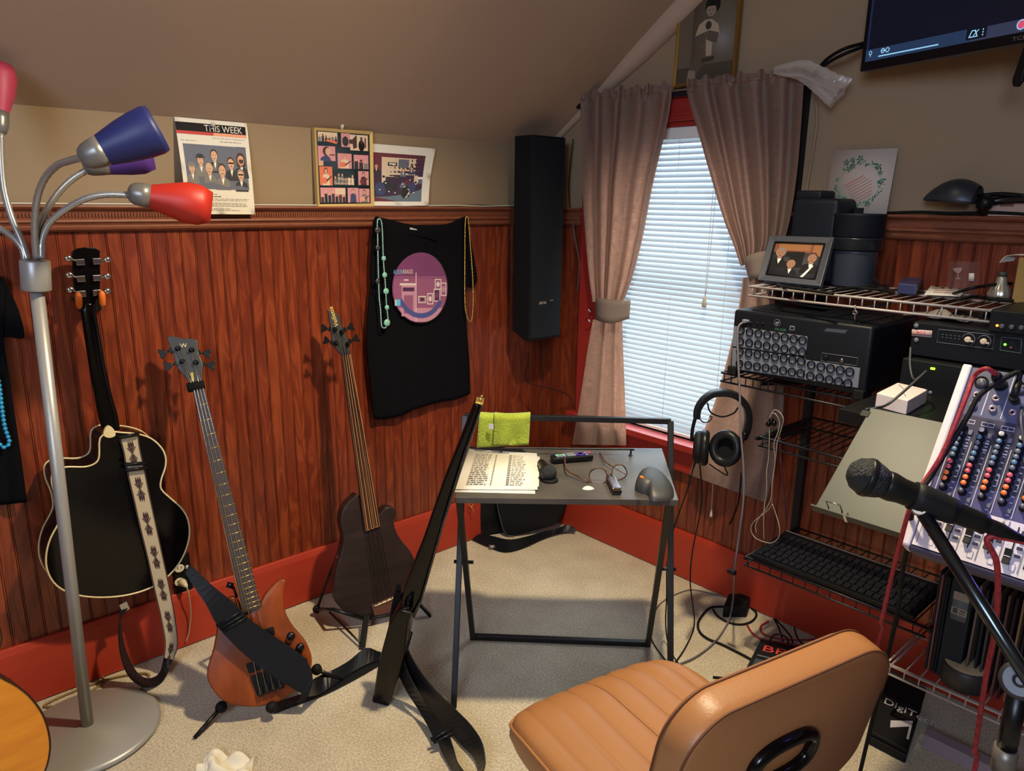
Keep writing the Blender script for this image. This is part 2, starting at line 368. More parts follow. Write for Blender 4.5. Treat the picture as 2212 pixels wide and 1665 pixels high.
# ---- a neighbouring house and lawn outside, seen only as soft shapes through the slats
def translucent(name, c, t, k=.5, rough=.6, weave=None):
    m = bpy.data.materials.new(name); m.use_nodes = True; nt = m.node_tree; nt.nodes.clear(); N = nt.nodes.new; L = nt.links.new
    o = N('ShaderNodeOutputMaterial'); a = N('ShaderNodeBsdfPrincipled'); a.inputs['Base Color'].default_value = (*lin(c), 1); a.inputs['Roughness'].default_value = rough
    b = N('ShaderNodeBsdfTranslucent'); b.inputs[0].default_value = (*lin(t), 1); x = N('ShaderNodeMixShader'); x.inputs[0].default_value = k
    L(a.outputs[0], x.inputs[1]); L(b.outputs[0], x.inputs[2]); L(x.outputs[0], o.inputs[0])
    if weave:
        tc = N('ShaderNodeTexCoord'); ns = []
        for st in ((1, 1, 14), (14, 14, 1)):
            mp = N('ShaderNodeMapping'); mp.inputs['Scale'].default_value = st; L(tc.outputs['Object'], mp.inputs[0])
            n = N('ShaderNodeTexNoise'); n.inputs['Scale'].default_value = weave; n.inputs['Detail'].default_value = 1; L(mp.outputs[0], n.inputs[0]); ns.append(n)
        ad = N('ShaderNodeMath'); ad.operation = 'ADD'; L(ns[0].outputs['Fac'], ad.inputs[0]); L(ns[1].outputs['Fac'], ad.inputs[1])
        r = N('ShaderNodeMapRange'); r.inputs[1].default_value = .8; r.inputs[2].default_value = 1.25; r.inputs[3].default_value = k*.55; r.inputs[4].default_value = min(1, k*1.5); L(ad.outputs[0], r.inputs[0]); L(r.outputs[0], x.inputs[0])
    return m
M_slat = translucent('white_blind_slat', (176, 182, 188), (236, 242, 246), .05, .4)
M_cord = mat('white_cord', (215, 212, 205), .7)
BY = .018
bl = thing('window_blind', 'white slatted mini blind lowered over the red-framed window', 'blind', ((WX0+WX1)/2, BY, WZ1-.02))
h = MB(); h.box((WX0+.02, BY-.016, WZ1-.062), (WX1-.02, BY+.016, WZ1-.02)); h.build('headrail', M_sash, bl, bevel=.003)
s = MB(); nS = 56; z1, z0 = WZ1-.07, WZ0+.03
tl = math.radians(59)
for i in range(nS):
    z = lerp(z1, z0, i/(nS-1)); P = []
    for k in range(5):
        q = (k/4-.5)*.0255; bow = .0022*(1-(2*k/4-1)**2)
        P.append((BY+q*math.cos(tl)-bow*math.sin(tl), z+q*math.sin(tl)+bow*math.cos(tl)))     # the room edge hangs low
    s.add([(x, yy, zz) for x in (WX0+.022, WX1-.022) for yy, zz in P], [(k, k+1, k+6, k+5) for k in range(4)], 0, True)
s.build('slats', M_slat, bl)
s = MB(); s.box((WX0+.022, BY-.011, WZ0+.008), (WX1-.022, BY+.011, WZ0+.022)); s.build('bottom_rail', M_sash, bl, bevel=.003)
c = MB()
for x in (WX0+.12, (WX0+WX1)/2, WX1-.12):
    for dy in (-.0135, .0135): c.tube([(x, BY+dy, WZ1-.05), (x, BY+dy, WZ0+.02)], .0007, 5)
c.build('ladder_cord', M_cord, bl)
c = MB()
for dx, zz in ((.0, 1.17), (.012, 1.18)):
    c.tube(spline([(WX1-.195+dx*.5, BY-.02, WZ1-.06), (WX1-.195+dx, BY-.03, 1.5), (WX1-.193+dx*.3, BY-.035, 1.2)]), .0012, 5)
c.build('pull_cord', M_cord, bl)
c = MB(); c.lathe([(.002, .03), (.006, .02), (.0085, .004), (.0095, -.012), (.004, -.016)], (WX1-.192, BY-.036, 1.175), (0, 0, 1), 12); c.build('tassel', mat('tassel_wood', (190, 180, 160), .5), bl)
# ---------------------------------------------------------------- light
wd = bpy.data.worlds.new('outdoors'); sc.world = wd; wd.use_nodes = True; nt = wd.node_tree
bg = nt.nodes['Background']; bg.inputs[0].default_value = (.72, .86, 1.0, 1); bg.inputs[1].default_value = 15.5
def light(name, kind, loc, energy, color, size=.1, rot=None, **kw):
    l = bpy.data.lights.new(name, kind); l.energy = energy; l.color = color
    if kind == 'AREA': l.size = size; 
    elif kind in ('POINT', 'SPOT'): l.shadow_soft_size = size
    for k, v in kw.items(): setattr(l, k, v)
    o = bpy.data.objects.new(name, l); COL.objects.link(o); o.location = loc
    if rot: o.rotation_euler = rot
    return o
aim = V((1.0, -1.7, 0))-V((1.56, -1.08, 2.6))
light('ceiling_lamp', 'SPOT', (1.56, -1.08, 2.6), 300, (1, .83, .55), .055, aim.to_track_quat('-Z', 'Y').to_euler(), spot_size=math.radians(126), spot_blend=1.0)
light('room_lamp', 'POINT', (3.0, -3.6, 2.0), 24, (1, .90, .78), .3)
rf = V((.8, -.8, .2))-V((3.0, -4.3, 2.3))
light('cool_fill', 'AREA', (3.0, -4.3, 2.3), 80, (.54, .71, 1), 1.1, rf.to_track_quat('-Z', 'Y').to_euler(), shape='RECTANGLE', size_y=1.1)  # added cool fill from behind the camera, not an actual window
light('console_led', 'POINT', (2.36, -1.12, 1.2), .7, (.22, .12, 1), .02)
pt = light('window_portal', 'AREA', ((WX0+WX1)/2, .14, (WZ0+WZ1)/2), 1, (1, 1, 1), WX1-WX0, (math.radians(90), 0, math.radians(180)), shape='RECTANGLE', size_y=WZ1-WZ0)
pt.data.cycles.is_portal = True; pt.rotation_euler = (math.radians(-90), 0, 0)
# ---------------------------------------------------------------- camera
cd = bpy.data.cameras.new('camera'); cd.sensor_fit = 'HORIZONTAL'; cd.sensor_width = 36; cd.lens = 36*F/2212; cd.clip_start = .02
co = bpy.data.objects.new('camera', cd); COL.objects.link(co)
mw = Matrix((RT, UP, -FW)).transposed().to_4x4(); mw.translation = CAM; co.matrix_world = mw; sc.camera = co
cd.shift_y = (PY-832.5)/2212
vs = sc.view_settings; vs.view_transform = 'Standard'; vs.look = 'None'; vs.gamma = 1; vs.use_curve_mapping = False; vs.exposure = 0.0
sc.cycles.max_bounces = 10; sc.cycles.diffuse_bounces = 5; sc.cycles.glossy_bounces = 3; sc.cycles.transmission_bounces = 6; sc.cycles.transparent_max_bounces = 8
sc.cycles.sample_clamp_indirect = 6; sc.cycles.caustics_reflective = False; sc.cycles.caustics_refractive = False
# ================================================================ lamp
M_silver = mat('silver_lamp_paint', (158, 156, 152), .38, metal=.35)
M_silverd = mat('silver_cap', (128, 126, 124), .35, metal=.45)
M_goose = mat('gooseneck_steel', (170, 168, 162), .3, metal=.6)
M_blue = mat('blue_shade', (28, 36, 96), .5); M_purp = mat('purple_shade', (78, 48, 134), .5)
M_lred = mat('red_shade', (172, 36, 24), .5); M_green = mat('green_shade', (120, 160, 40), .5); M_pink = mat('pink_shade', (180, 60, 90), .5)
LB = Z(190, 1572, .02); LB.z = 0
HN = V((FW.x, FW.y, 0)).normalized()
def LP(x, y, dz=0): return PL(x, y, LB+HN*dz, HN)
lamp = thing('floor_lamp', 'silver floor lamp with bendy arms and blue, purple and red shades', 'lamp', LB)
b = MB(); b.lathe([(.19, .002), (.196, .008), (.195, .016), (.186, .022), (.03, .030), (.02, .034)], LB, (0, 0, 1), 48); b.build('base', M_silver, lamp)
b = MB(); b.cyl(LB+V((0, 0, .028)), LP(78, 615), .0165, 20); b.build('pole', M_silver, lamp)
b = MB(); b.lathe([(.0325, 0), (.034, .003), (.034, (LP(75, 562)-LP(79, 627)).length-.003), (.032, (LP(75, 562)-LP(79, 627)).length)], LP(79, 627), LP(75, 562)-LP(79, 627), 28); b.build('collar', M_silver, lamp)
def arm(px, dz, r=.0085):
    n = len(px); P = [LP(x, y, dz*(i/(n-1))**1.3) for i, (x, y) in enumerate(px)]
    P = spline(P, 7); m = MB(); R = []
    for i in range(len(P)):                              # plain sleeve near the collar, ribbed gooseneck further out
        t = i/(len(P)-1); R.append(r*(1.05 if t < .12 else (.92+.12*(i % 2))))
    m.tube(P, R, 10); return m.build('arm', M_goose, lamp), P
def shade(px0, px1, dz, prof, capn, mm, ra):
    a, c = LP(*px0, dz), LP(*px1, dz+.075); k = (LP(*px1, dz)-a).length/math.dist(px0, px1); ax = c-a
    m = MB(); m.lathe([(r*k, h*k) for r, h in prof[:capn]], a, ax, 24); cap = m.build('socket_cap', M_silverd, ra)
    m = MB(); m.lathe([(r*k, h*k) for r, h in prof[capn-1:]]+[(prof[-1][0]*k*.92, prof[-1][1]*k*.985), (prof[-1][0]*k*.8, prof[-1][1]*k*.6), (.01, prof[capn][1]*k)], a, ax, 28, caps=False); m.build('lamp_shade', mm, ra)
a, P = arm([(80, 560), (75, 500), (79, 435), (95, 388), (122, 358), (150, 347), (178, 340)], -.14)
shade((172, 345), (345, 275), -.14, [(10, 0), (20, 5), (27, 16), (31, 34), (33, 50), (36, 62), (44, 95), (50, 130), (52, 158), (49, 170)], 5, M_blue, a)
a, P = arm([(84, 558), (80, 512), (97, 462), (125, 418), (155, 388), (188, 367)], .06)
shade((178, 357), (315, 338), .06, [(10, 0), (20, 5), (24, 14), (26, 30), (27, 48), (29, 60), (34, 90), (36, 115), (30, 138)], 5, M_purp, a)
a, P = arm([(90, 558), (91, 520), (107, 482), (142, 452), (188, 428), (232, 420), (277, 421)], .04)
shade((275, 415), (448, 446), .04, [(8, 0), (17, 4), (23, 12), (26, 28), (26, 46), (30, 60), (38, 88), (46, 118), (45, 148), (34, 172)], 5, M_lred, a)
a, P = arm([(60, 562), (46, 520), (25, 470), (9, 410), (3, 350), (1, 288)], .05)
shade((0, 290), (-8, 120), .05, [(8, 0), (14, 5), (18, 18), (20, 36), (20, 52), (24, 66), (34, 100), (40, 140), (36, 165)], 5, M_pink, a)
a, P = arm([(55, 562), (47, 535), (22, 508), (-20, 484), (-80, 462), (-120, 440)], .02)
shade((-120, 440), (-260, 380), .02, [(8, 0), (17, 4), (23, 12), (26, 28), (26, 46), (30, 60), (38, 88), (46, 118), (45, 148), (34, 172)], 5, M_green, a)
c = MB(); c.tube(spline([(LB.x-.15, LB.y+.03, .006), (.06, -2.22, .006), (.045, -2.05, .006), (.10, -1.93, .006), (.17, -1.97, .006), (LB.x-.10, LB.y+.13, .006)], 8), .0035, 6)
tag(c.build('cable', mat('olive_cord', (128, 108, 60), .6)), 'thin brownish power cord on the carpet behind the silver lamp base', 'cord')
# ================================================================ guitars
M_blackg = mat('black_gloss', (9, 8, 9), .16, coat=.12); M_black = mat('black_satin', (16, 16, 18), .38)
M_blackm = mat('black_matte', (20, 20, 22), .6); M_ivory = mat('ivory_binding', (214, 196, 150), .35)
M_chrome = mat('chrome', (196, 196, 200), .18, metal=1); M_steel = mat('steel_string', (190, 186, 178), .25, metal=.9)
M_gold = mat('brass_fret', (206, 176, 96), .28, metal=.85); M_leather = mat('black_leather', (20, 21, 24), .36, bump=(120, .12))
M_bkmetal = mat('black_metal', (17, 17, 19), .34, metal=.4); M_rubber = mat('black_rubber', (14, 14, 15), .7)
def out(px, fn, n=4): return spline([fn(x, y) for x, y in px], n, True)
def strip(A, B): return [(a+b)/2 for a, b in zip(A, B)], [(b-a)/2 for a, b in zip(A, B)]
def samp(pts, n):
    """resample a polyline of 3D points to n points at equal arc length, smoothed"""
    P = spline(pts, 8); L = [0]
    for a, b in zip(P, P[1:]): L.append(L[-1]+(b-a).length)
    o = []
    for i in range(n):
        t = L[-1]*i/(n-1); k = max(j for j in range(len(L)) if L[j] <= t+1e-9); k = min(k, len(P)-2)
        o.append(lerp(P[k], P[k+1], (t-L[k])/max(1e-9, L[k+1]-L[k])))
    return o
def band(mb, A, B, n=24, th=.003, mi=0): mb.ribbon(*strip(samp(A, n), samp(B, n)), th, mi)
# ---- black acoustic guitar, its back to the room, hung by the headstock
AX = .135
def AP(x, y, o=0.0): return X(x, y, AX+o)
g = thing('acoustic_guitar', 'glossy black cutaway acoustic guitar hanging back outward against the wainscot', 'guitar', V((.08, -1.97, .32)))
body_px = [(240, 933), (216, 946), (214, 985), (206, 1000), (184, 1008), (150, 1008), (126, 1012), (112, 1026), (114, 1052), (126, 1082), (131, 1110), (126, 1130), (109, 1162), (100, 1195), (101, 1228), (116, 1258), (142, 1277), (178, 1287), (222, 1290), (268, 1286), (308, 1276), (342, 1260), (375, 1232), (398, 1196), (409, 1157), (406, 1122), (391, 1096), (368, 1076), (348, 1056), (348, 1036), (357, 1008), (357, 985), (347, 965), (325, 946), (295, 937), (262, 934)]
bo = out(body_px, AP, 3)
b = MB(); b.prism(bo, (-.098, 0, 0)); b.build('body', M_blackg, g, bevel=.004)
c = MB(); c.tube([p+V((.0005, 0, 0)) for p in bo], .0028, 6, closed=True); c.tube([p+V((-.098, 0, 0)) for p in bo], .0028, 6, closed=True); c.build('binding', M_ivory, g)
def AN(x, y, k): return X(x, y, lerp(.115, .075, k))
c = MB()
ce = [(241, 930, 17), (234, 900, 19), (222, 850, 17), (210, 790, 16), (200, 730, 15.5), (192, 680, 15), (189, 655, 17)]
P = [AN(x, y, i/6) for i, (x, y, r) in enumerate(ce)]; P = spline(P, 5); R = [interp([(i/6, r) for i, (x, y, r) in enumerate(ce)], j/(len(P)-1))[0]*depth(P[j])/F for j in range(len(P))]
c.tube(P, R, 14, flat=.62, up=V((1, 0, 0))); c.build('neck', M_blackg, g)
c = MB(); c.prism(out([(224, 941), (226, 928), (235, 920), (245, 926), (250, 940), (237, 946)], lambda x, y: AP(x, y, .004), 3), (-.012, 0, 0)); c.build('heel_cap', M_ivory, g, bevel=.001)
hs = MB(); hs.prism([X(x, y, .082) for x, y in [(156, 546), (160, 540), (172, 536), (186, 534), (204, 535), (216, 541), (217, 600), (216, 632), (208, 648), (205, 662), (176, 662), (172, 650), (163, 634), (159, 600)]], (-.016, 0, 0)); hs.build('headstock', M_blackg, g, bevel=.002)
for i, y in enumerate((560, 596, 628)):
    for sgn in (-1, 1):
        x0 = (173, 209)[sgn > 0]+(i*1.5 if sgn < 0 else 0); x1 = (148+i*2.5, 232)[sgn > 0]
        k = MB(); p = X(x0, y+(4 if sgn > 0 else 6), .090); q = X(x1, y-2+(3 if sgn > 0 else 0), .092)
        k.obox(p, (.006, 0, 0), (0, .011, 0), (0, 0, .0085)); k.cyl(p, q, .003, 8)
        tn = k.build('tuner', M_chrome, g, bevel=.002)
        k = MB(); k.ball(q, .0115, 12, 0, V((1, 0, 0)), .5, 1.0, .85); k.build('tuner_button', M_chrome, tn)
# hanger: wall block with a yoke whose orange prongs hold the headstock
h = thing('guitar_hanger', 'wall hanger with two orange tipped prongs under black headstock', 'hanger', X(190, 640, .0))
p = X(196, 652, .03)
k = MB(); k.box((0, p.y-.03, p.z-.03), (.018, p.y+.03, p.z+.04)); k.cyl((.01, p.y, p.z), (.05, p.y, p.z), .006, 10); k.build('bracket', M_black, h, bevel=.003)
for sx, yy in ((170, 648), (221, 644)):
    q = X(sx, yy, .11); k = MB(); k.tube(spline([(.045, p.y, p.z), (.05, q.y, q.z-.004), (.075, q.y, q.z), q]), .005, 8); pr_ = k.build('prong', M_black, h)
    k = MB(); k.lathe([(.003, -.026), (.0085, -.018), (.0095, 0), (.009, .014), (.004, .022)], q, V((.1, 0, 1)), 12); k.build('prong_tip', mat('orange_rubber', (214, 104, 26), .5), pr_)
# woven strap
M_weave = mat('woven_tan', (176, 160, 132), .85, bump=(300, .3)); M_weaved = mat('woven_brown', (58, 34, 36), .9)
A = [(258, 948), (266, 975), (272, 1010), (286, 1070), (302, 1140), (318, 1205), (332, 1270), (346, 1330), (356, 1385), (354, 1420)]
B = [(299, 940), (303, 970), (312, 1010), (324, 1070), (338, 1135), (352, 1200), (366, 1265), (378, 1330), (384, 1390), (374, 1425)]
off = lambda i, n: .150-.004*i/(n-1)
PA = [X(x, y, off(i, 10)) for i, (x, y) in enumerate(A)]; PB = [X(x, y, off(i, 10)) for i, (x, y) in enumerate(B)]
st = thing('guitar_strap', 'tan woven guitar strap with brown arrow pattern hanging from black acoustic guitar', 'guitar strap', PA[-1])
m = MB(); SA, SB = samp(PA, 60), samp(PB, 60); m.ribbon(*strip(SA, SB), .003, 0)
nrm = V((1, -.1, 0))
def sp(u, t, h=.0022):
    k = t*59; i = min(58, int(k)); a = lerp(SA[i], SA[i+1], k-i); bb = lerp(SB[i], SB[i+1], k-i); return lerp(a, bb, u)+nrm*h
for u0, u1 in ((0, .07), (.93, 1)):                      # dark selvedge
    for i in range(59): m.add([sp(u0, i/59), sp(u1, i/59), sp(u1, (i+1)/59), sp(u0, (i+1)/59)], [(0, 1, 2, 3)], 1)
t = .03
while t < .95:
    d = .022
    for tt, sg in ((t, 1), (t+.075, -1)):
        for uu in (-.11, 0, .11):
            m.poly([sp(.5+uu-.06, tt), sp(.5+uu, tt-sg*.018), sp(.5+uu+.06, tt), sp(.5+uu*.6, tt+sg*.026)], 1)
        m.poly([sp(.5-.2, tt+sg*.004), sp(.5, tt+sg*.036), sp(.5+.2, tt+sg*.004), sp(.5, tt+sg*.018)], 1)
        m.poly([sp(.24, tt+sg*.012), sp(.31, tt+sg*.012), sp(.5, tt+sg*.037), sp(.46, tt+sg*.037)], 1); m.poly([sp(.76, tt+sg*.012), sp(.69, tt+sg*.012), sp(.5, tt+sg*.037), sp(.54, tt+sg*.037)], 1)
    t += .152
m.build('webbing', [M_weave, M_weaved], st)
for ya, yb in (((256, 945), (300, 937)), ((268, 1003), (316, 1000)), ((270, 1016), (318, 1010))):
    m = MB(); m.cyl(X(*ya, .160), X(*yb, .160), .0055, 8); m.build('buckle', M_black, st)
m = MB()
band(m, [X(356, 1400, .125), X(346, 1452, .135), X(318, 1466, .14), X(292, 1448, .13), X(270, 1400, .12), X(260, 1345, .12), X(258, 1318, .12)],
     [X(382, 1405, .125), X(352, 1470, .175), X(316, 1484, .20), X(280, 1462, .18), X(260, 1410, .15), X(258, 1345, .125), X(277, 1312, .12)][:7], 30, .004)
m.build('tail', M_leather, st)
m = MB(); a = X(269, 1311, .12); m.obox(a, (.002, 0, 0), (0, .011, .003), (0, -.003, .014)); m.build('clasp', mat('clear_clasp', (150, 140, 130), .3), st)
# ---- sockets on the wall behind
o = thing('wall_outlet', 'dark outlet plate with two white sockets low on the wainscot', 'outlet', X(390, 1240))
m = MB(); a, c = X(372, 1196, .012), X(408, 1282, .012)
m.box((0, a.y, X(388, 1282, .012).z), (.010, X(410, 1200, .012).y, X(388, 1200, .012).z)); m.build('plate', M_black, o, bevel=.002)
for yy in (1227, 1256):
    q = X(387, yy, .011); m = MB(); m.lathe([(.0165, 0), (.0165, .004), (.015, .005)], q, (1, 0, 0), 20, sx=1, sy=.85)
    for dy in (-.006, .006): m.box((q.x+.0045, q.y+dy-.001, q.z-.001), (q.x+.0056, q.y+dy+.001, q.z+.007), 1)
    m.build('socket', [mat('ivory_plastic', (224, 216, 196), .4), M_black], o)
pg = thing('plug', 'ivory plug with pale cord in lower socket of the outlet', 'plug', X(392, 1256, .02))
q = X(392, 1256, .016); m = MB(); m.lathe([(.013, 0), (.013, .012), (.008, .03), (.004, .04)], q, V((1, .1, -.1)), 14); m.build('body', mat('ivory_plug', (206, 192, 158), .45), pg)
m = MB(); m.tube(spline([q+V((.038, .004, -.004)), X(408, 1285, .055), X(412, 1325, .04), X(408, 1365, .03), X(402, 1385, .03)], 8), .0026, 6); m.build('cord', mat('clear_cord', (166, 150, 118), .4), pg)
# ---- bass with the amber body, leaning on a low stand
def gplane(p0, p1, nh):
    """plane through two points; nh = rough horizontal facing"""
    ax = (V(p1)-V(p0)).normalized(); h = V(nh).cross(ax).normalized(); n = h.cross(ax)
    n = -n if n.dot(CAM-V(p0)) < 0 else n
    return n.normalized()
def extr(mb, px, fn, n, th, mi=0, sp_=3, o=0.0):
    pts = out(px, fn, sp_) if sp_ else [fn(x, y) for x, y in px]
    mb.prism([p+n*o for p in pts], -n*th, mi)
def key(p, d, n, mm, par, L=.03):
    """bass tuner key: shaft and clover button"""
    k = MB(); d = d.normalized(); k.cyl(p, p+d*L, .0028, 8); k.obox(p, d*.006, n*.007, n.cross(d)*.008); kk = k.build('tuner', mm, par)
    c = p+d*(L+.008); w = n.cross(d).normalized(); k = MB()
    k.prism([c-d*.010-w*.004, c-w*.011, c+d*.010-w*.017, c+d*.014-w*.008, c+d*.010, c+d*.014+w*.008, c+d*.010+w*.017, c+w*.011, c-d*.010+w*.004], n*.004); k.build('tuner_button', mm, kk, bevel=.0012)
p0 = Z(535, 1528, .055); p1 = X(395, 733, .115); nW = gplane(p0, p1, (.94, -.34, 0))
def WP(x, y, o=0.0): return PL(x, y, p0+nW*o, nW)
M_amber = mat('amber_wood', (146, 70, 27), .36, spec=.3, nz=(5, (88, 38, 17), .2), stretch=(2.5, 2.5, 1)); M_finger = mat('wenge_fingerboard', (62, 44, 33), .5, nz=(6, (46, 32, 26), .3), stretch=(14, 14, 1.5)); M_head = mat('black_headstock', (44, 45, 44), .42)
g = thing('bass_guitar', 'amber wood bass guitar with brass frets leaning on a low stand', 'bass guitar', p0)
bpx = [(572, 1284), (587, 1267), (602, 1253), (614, 1251), (618, 1258), (612, 1283), (614, 1308), (621, 1333), (637, 1359), (659, 1384), (671, 1409), (674, 1430), (669, 1456), (652, 1480), (621, 1504), (590, 1520), (552, 1527), (511, 1525), (482, 1514), (460, 1492), (447, 1464), (450, 1435), (460, 1403), (466, 1371), (471, 1340), (480, 1310), (492, 1292), (509, 1291), (530, 1318), (558, 1308)]
m = MB(); extr(m, bpx, WP, nW, .042); m.build('body', M_amber, g, bevel=.011, seg=4)
m = MB(); extr(m, [(418, 838), (440, 834), (562, 1310), (528, 1318)], WP, nW, .022, 0, 0, .002); m.build('neck', mat('dark_neck', (58, 36, 26), .4), g, bevel=.007, seg=3)
m = MB(); extr(m, [(416, 842), (441, 836), (565, 1310), (526, 1324)], WP, nW, .006, 0, 0, .010); m.build('fingerboard', M_finger, g, bevel=.001)
def fr(k, n0=(416, 842), n1=(441, 836), e0=(526, 1324), e1=(565, 1310), fn=WP, last=24, o=.0104):
    """both ends of fret k, spaced by the 12-tone rule; last fret near the end of the board"""
    t = (1-2**(-k/12))/(1-2**(-(last+.6)/12)); a, c, d, e = fn(*n0, o), fn(*n1, o), fn(*e0, o), fn(*e1, o)
    return lerp(a, d, t), lerp(c, e, t)
for k in range(1, 25):
    a, c = fr(k); m = MB(); m.cyl(a, c, .0013 if k < 20 else .0014, 6); m.build('fret', M_gold, g)
m = MB(); extr(m, [(361, 728), (376, 727), (392, 731), (408, 731), (424, 734), (427, 742), (428, 760), (435, 778), (439, 790), (437, 808), (436, 834), (414, 838), (408, 826), (398, 812), (385, 796), (379, 782), (372, 758), (365, 742)], WP, nW, .016, 0, 2, .004); hd = m.build('headstock', M_head, g, bevel=.002)
m = MB(); a = WP(390, 751, .0046); xd = WP(404, 750, .0046)-a; m.text('W', a, xd, WP(388, 740, .0046)-a, .019, 0, .0006); m.build('emblem', M_ivory, hd)
m = MB(); extr(m, [(412, 806), (418, 805), (420, 822), (414, 824)], WP, nW, .004, 0, 0, .009); m.build('rod_cover', M_gold, hd)
m = MB(); a, c = WP(404, 838, .004), WP(442, 830, .004); m.tube([lerp(a, c, t) for t in (0, .04, .5, .96, 1)], [.010, .0155, .0165, .0155, .010], 12); m.build('fret_wrap', mat('black_velvet', (14, 14, 16), .95), g)
posts = [(384, 753), (394, 781), (414, 756), (423, 783)]
for (x, y), (dx, dy) in zip(posts, ((-1, .35), (-1, .3), (1, .1), (1, .12))):
    p = WP(x, y, .004); m = MB(); m.lathe([(.0085, 0), (.0085, .003), (.005, .005), (.0058, .013), (.0045, .015)], p, nW, 14); m.build('tuner_post', M_bkmetal, g)
    ed = {384: (370, 757), 394: (382, 785), 414: (428, 762), 423: (437, 787)}[x]; q = WP(*ed, -.006); key(q, WP(ed[0]+dx*20, ed[1]+dy*20, -.006)-q, nW, M_bkmetal, g, .016)
sad = [(563, 1500), (577, 1494), (591, 1489), (606, 1484)]; NR = ((416, 842), (441, 836))
for i, (ps, sd) in enumerate(zip([posts[1], posts[0], posts[2], posts[3]], sad)):
    t = .12+i*.253; nu = (lerp(NR[0][0], NR[1][0], t), lerp(NR[0][1], NR[1][1], t)); m = MB()
    m.tube([WP(*ps, .012), WP(*nu, .0135), WP(*sd, .018)], (.0013, .0011, .0009, .0008)[i], 6); m.build('string', M_steel, g)
for q in ([(560, 1362), (590, 1352), (594, 1370), (566, 1380)], [(531, 1434), (585, 1415), (592, 1433), (538, 1454)]):
    m = MB(); extr(m, q, WP, nW, .012, 0, 0, .011); m.build('pickup', M_black, g, bevel=.003)
m = MB(); extr(m, [(540, 1460), (600, 1440), (609, 1482), (556, 1503)], WP, nW, .006, 0, 0, .007)
for x, y in sad:
    p = WP(x, y-7, .012); m.obox(p, nW*.005, (WP(x+5, y-2)-WP(x, y)), (WP(x+2, y+10)-WP(x, y)))
    m.ball(WP(x, y, .012), .006, 10)
m.build('bridge', M_bkmetal, g, bevel=.001)
for x, y in ((628, 1373), (648, 1397), (655, 1428)):
    m = MB(); m.lathe([(.0125, 0), (.0125, .012), (.010, .016), (0, .017)], WP(x, y), nW, 18); m.build('knob', M_bkmetal, g)
m = MB(); m.cyl(WP(503, 1266, -.02), WP(490, 1262, -.02), .009, 10); m.cyl(WP(503, 1266, -.02), WP(512, 1290, -.02), .004, 8); m.build('strap_button', M_bkmetal, g)
# black padded strap across its body and on along the carpet
s1 = thing('guitar_strap', 'wide black leather strap lying across the amber bass and along the carpet', 'guitar strap', Z(660, 1490))
m = MB()
A = [(400, 1236), (420, 1268), (445, 1305), (467, 1347), (492, 1378), (536, 1420), (590, 1460), (641, 1492), (664, 1504)]; B = [(414, 1221), (432, 1240), (465, 1270), (505, 1302), (543, 1340), (603, 1381), (653, 1416), (672, 1446), (676, 1470)]
hh = [.045, .045, .045, .04, .035, .03, .03, .03, .03]
band(m, [WP(*q, k) for q, k in zip(A, hh)], [WP(*q, k+.004) for q, k in zip(B, hh)], 30, .004); m.build('shoulder_pad', M_leather, s1)
m = MB()
a0 = WP(664, 1504, .03); b0 = WP(676, 1470, .034)
band(m, [a0, Z(690, 1499, .018), Z(720, 1480, .012), Z(760, 1452, .012), Z(800, 1432, .012), Z(824, 1425, .012)], [b0, Z(690, 1459, .05), Z(716, 1448, .045), Z(752, 1428, .042), Z(790, 1400, .04), Z(823, 1409, .04)], 26, .006)
band(m, [Z(820, 1436, .006), Z(760, 1470, .006), Z(700, 1500, .006), Z(640, 1522, .006), Z(592, 1540, .006)], [Z(818, 1422, .006), Z(755, 1452, .006), Z(690, 1484, .006), Z(628, 1508, .006), Z(585, 1522, .006)], 20, .006)
m.build('lower_band', M_leather, s1)
m = MB(); a, c = WP(466, 1362, .046), WP(538, 1328, .046); 
for d in (0, 7, 13): m.cyl(WP(467+d, 1352+d*.9, .044), WP(519+d, 1322+d*.95, .046), .0042, 8)
m.build('slide_loop', M_leather, s1)
m = MB(); m.ball(WP(404, 1224, .048), .007, 10); m.build('end_button', M_chrome, s1)
# low stand
s = thing('bass_stand', 'low black stand with round rubber knobs under the amber bass', 'guitar stand', Z(500, 1545))
kn = [Z(478, 1527, .045), Z(684, 1446, .075), Z(587, 1527, .045)]
m = MB(); m.tube([kn[0], V((.40, -1.72, .05)), kn[1]], .007, 8); m.tube([V((.40, -1.72, .05)), V((.30, -1.70, .28))], .007, 8); m.build('yoke', M_bkmetal, s)
for a, c in ((kn[0], Z(420, 1594, .004)), (kn[1], Z(742, 1470, .004)), (V((.30, -1.70, .28)), V((.12, -1.62, .004)))):
    m = MB(); m.tube([a, c], .0065, 8); m.build('leg', M_bkmetal, s)
for k in kn: m = MB(); m.lathe([(.006, -.012), (.016, -.008), (.018, .004), (.010, .016), (.003, .019)], k, V((.3, -.5, .8)), 14); m.build('knob', M_rubber, s)
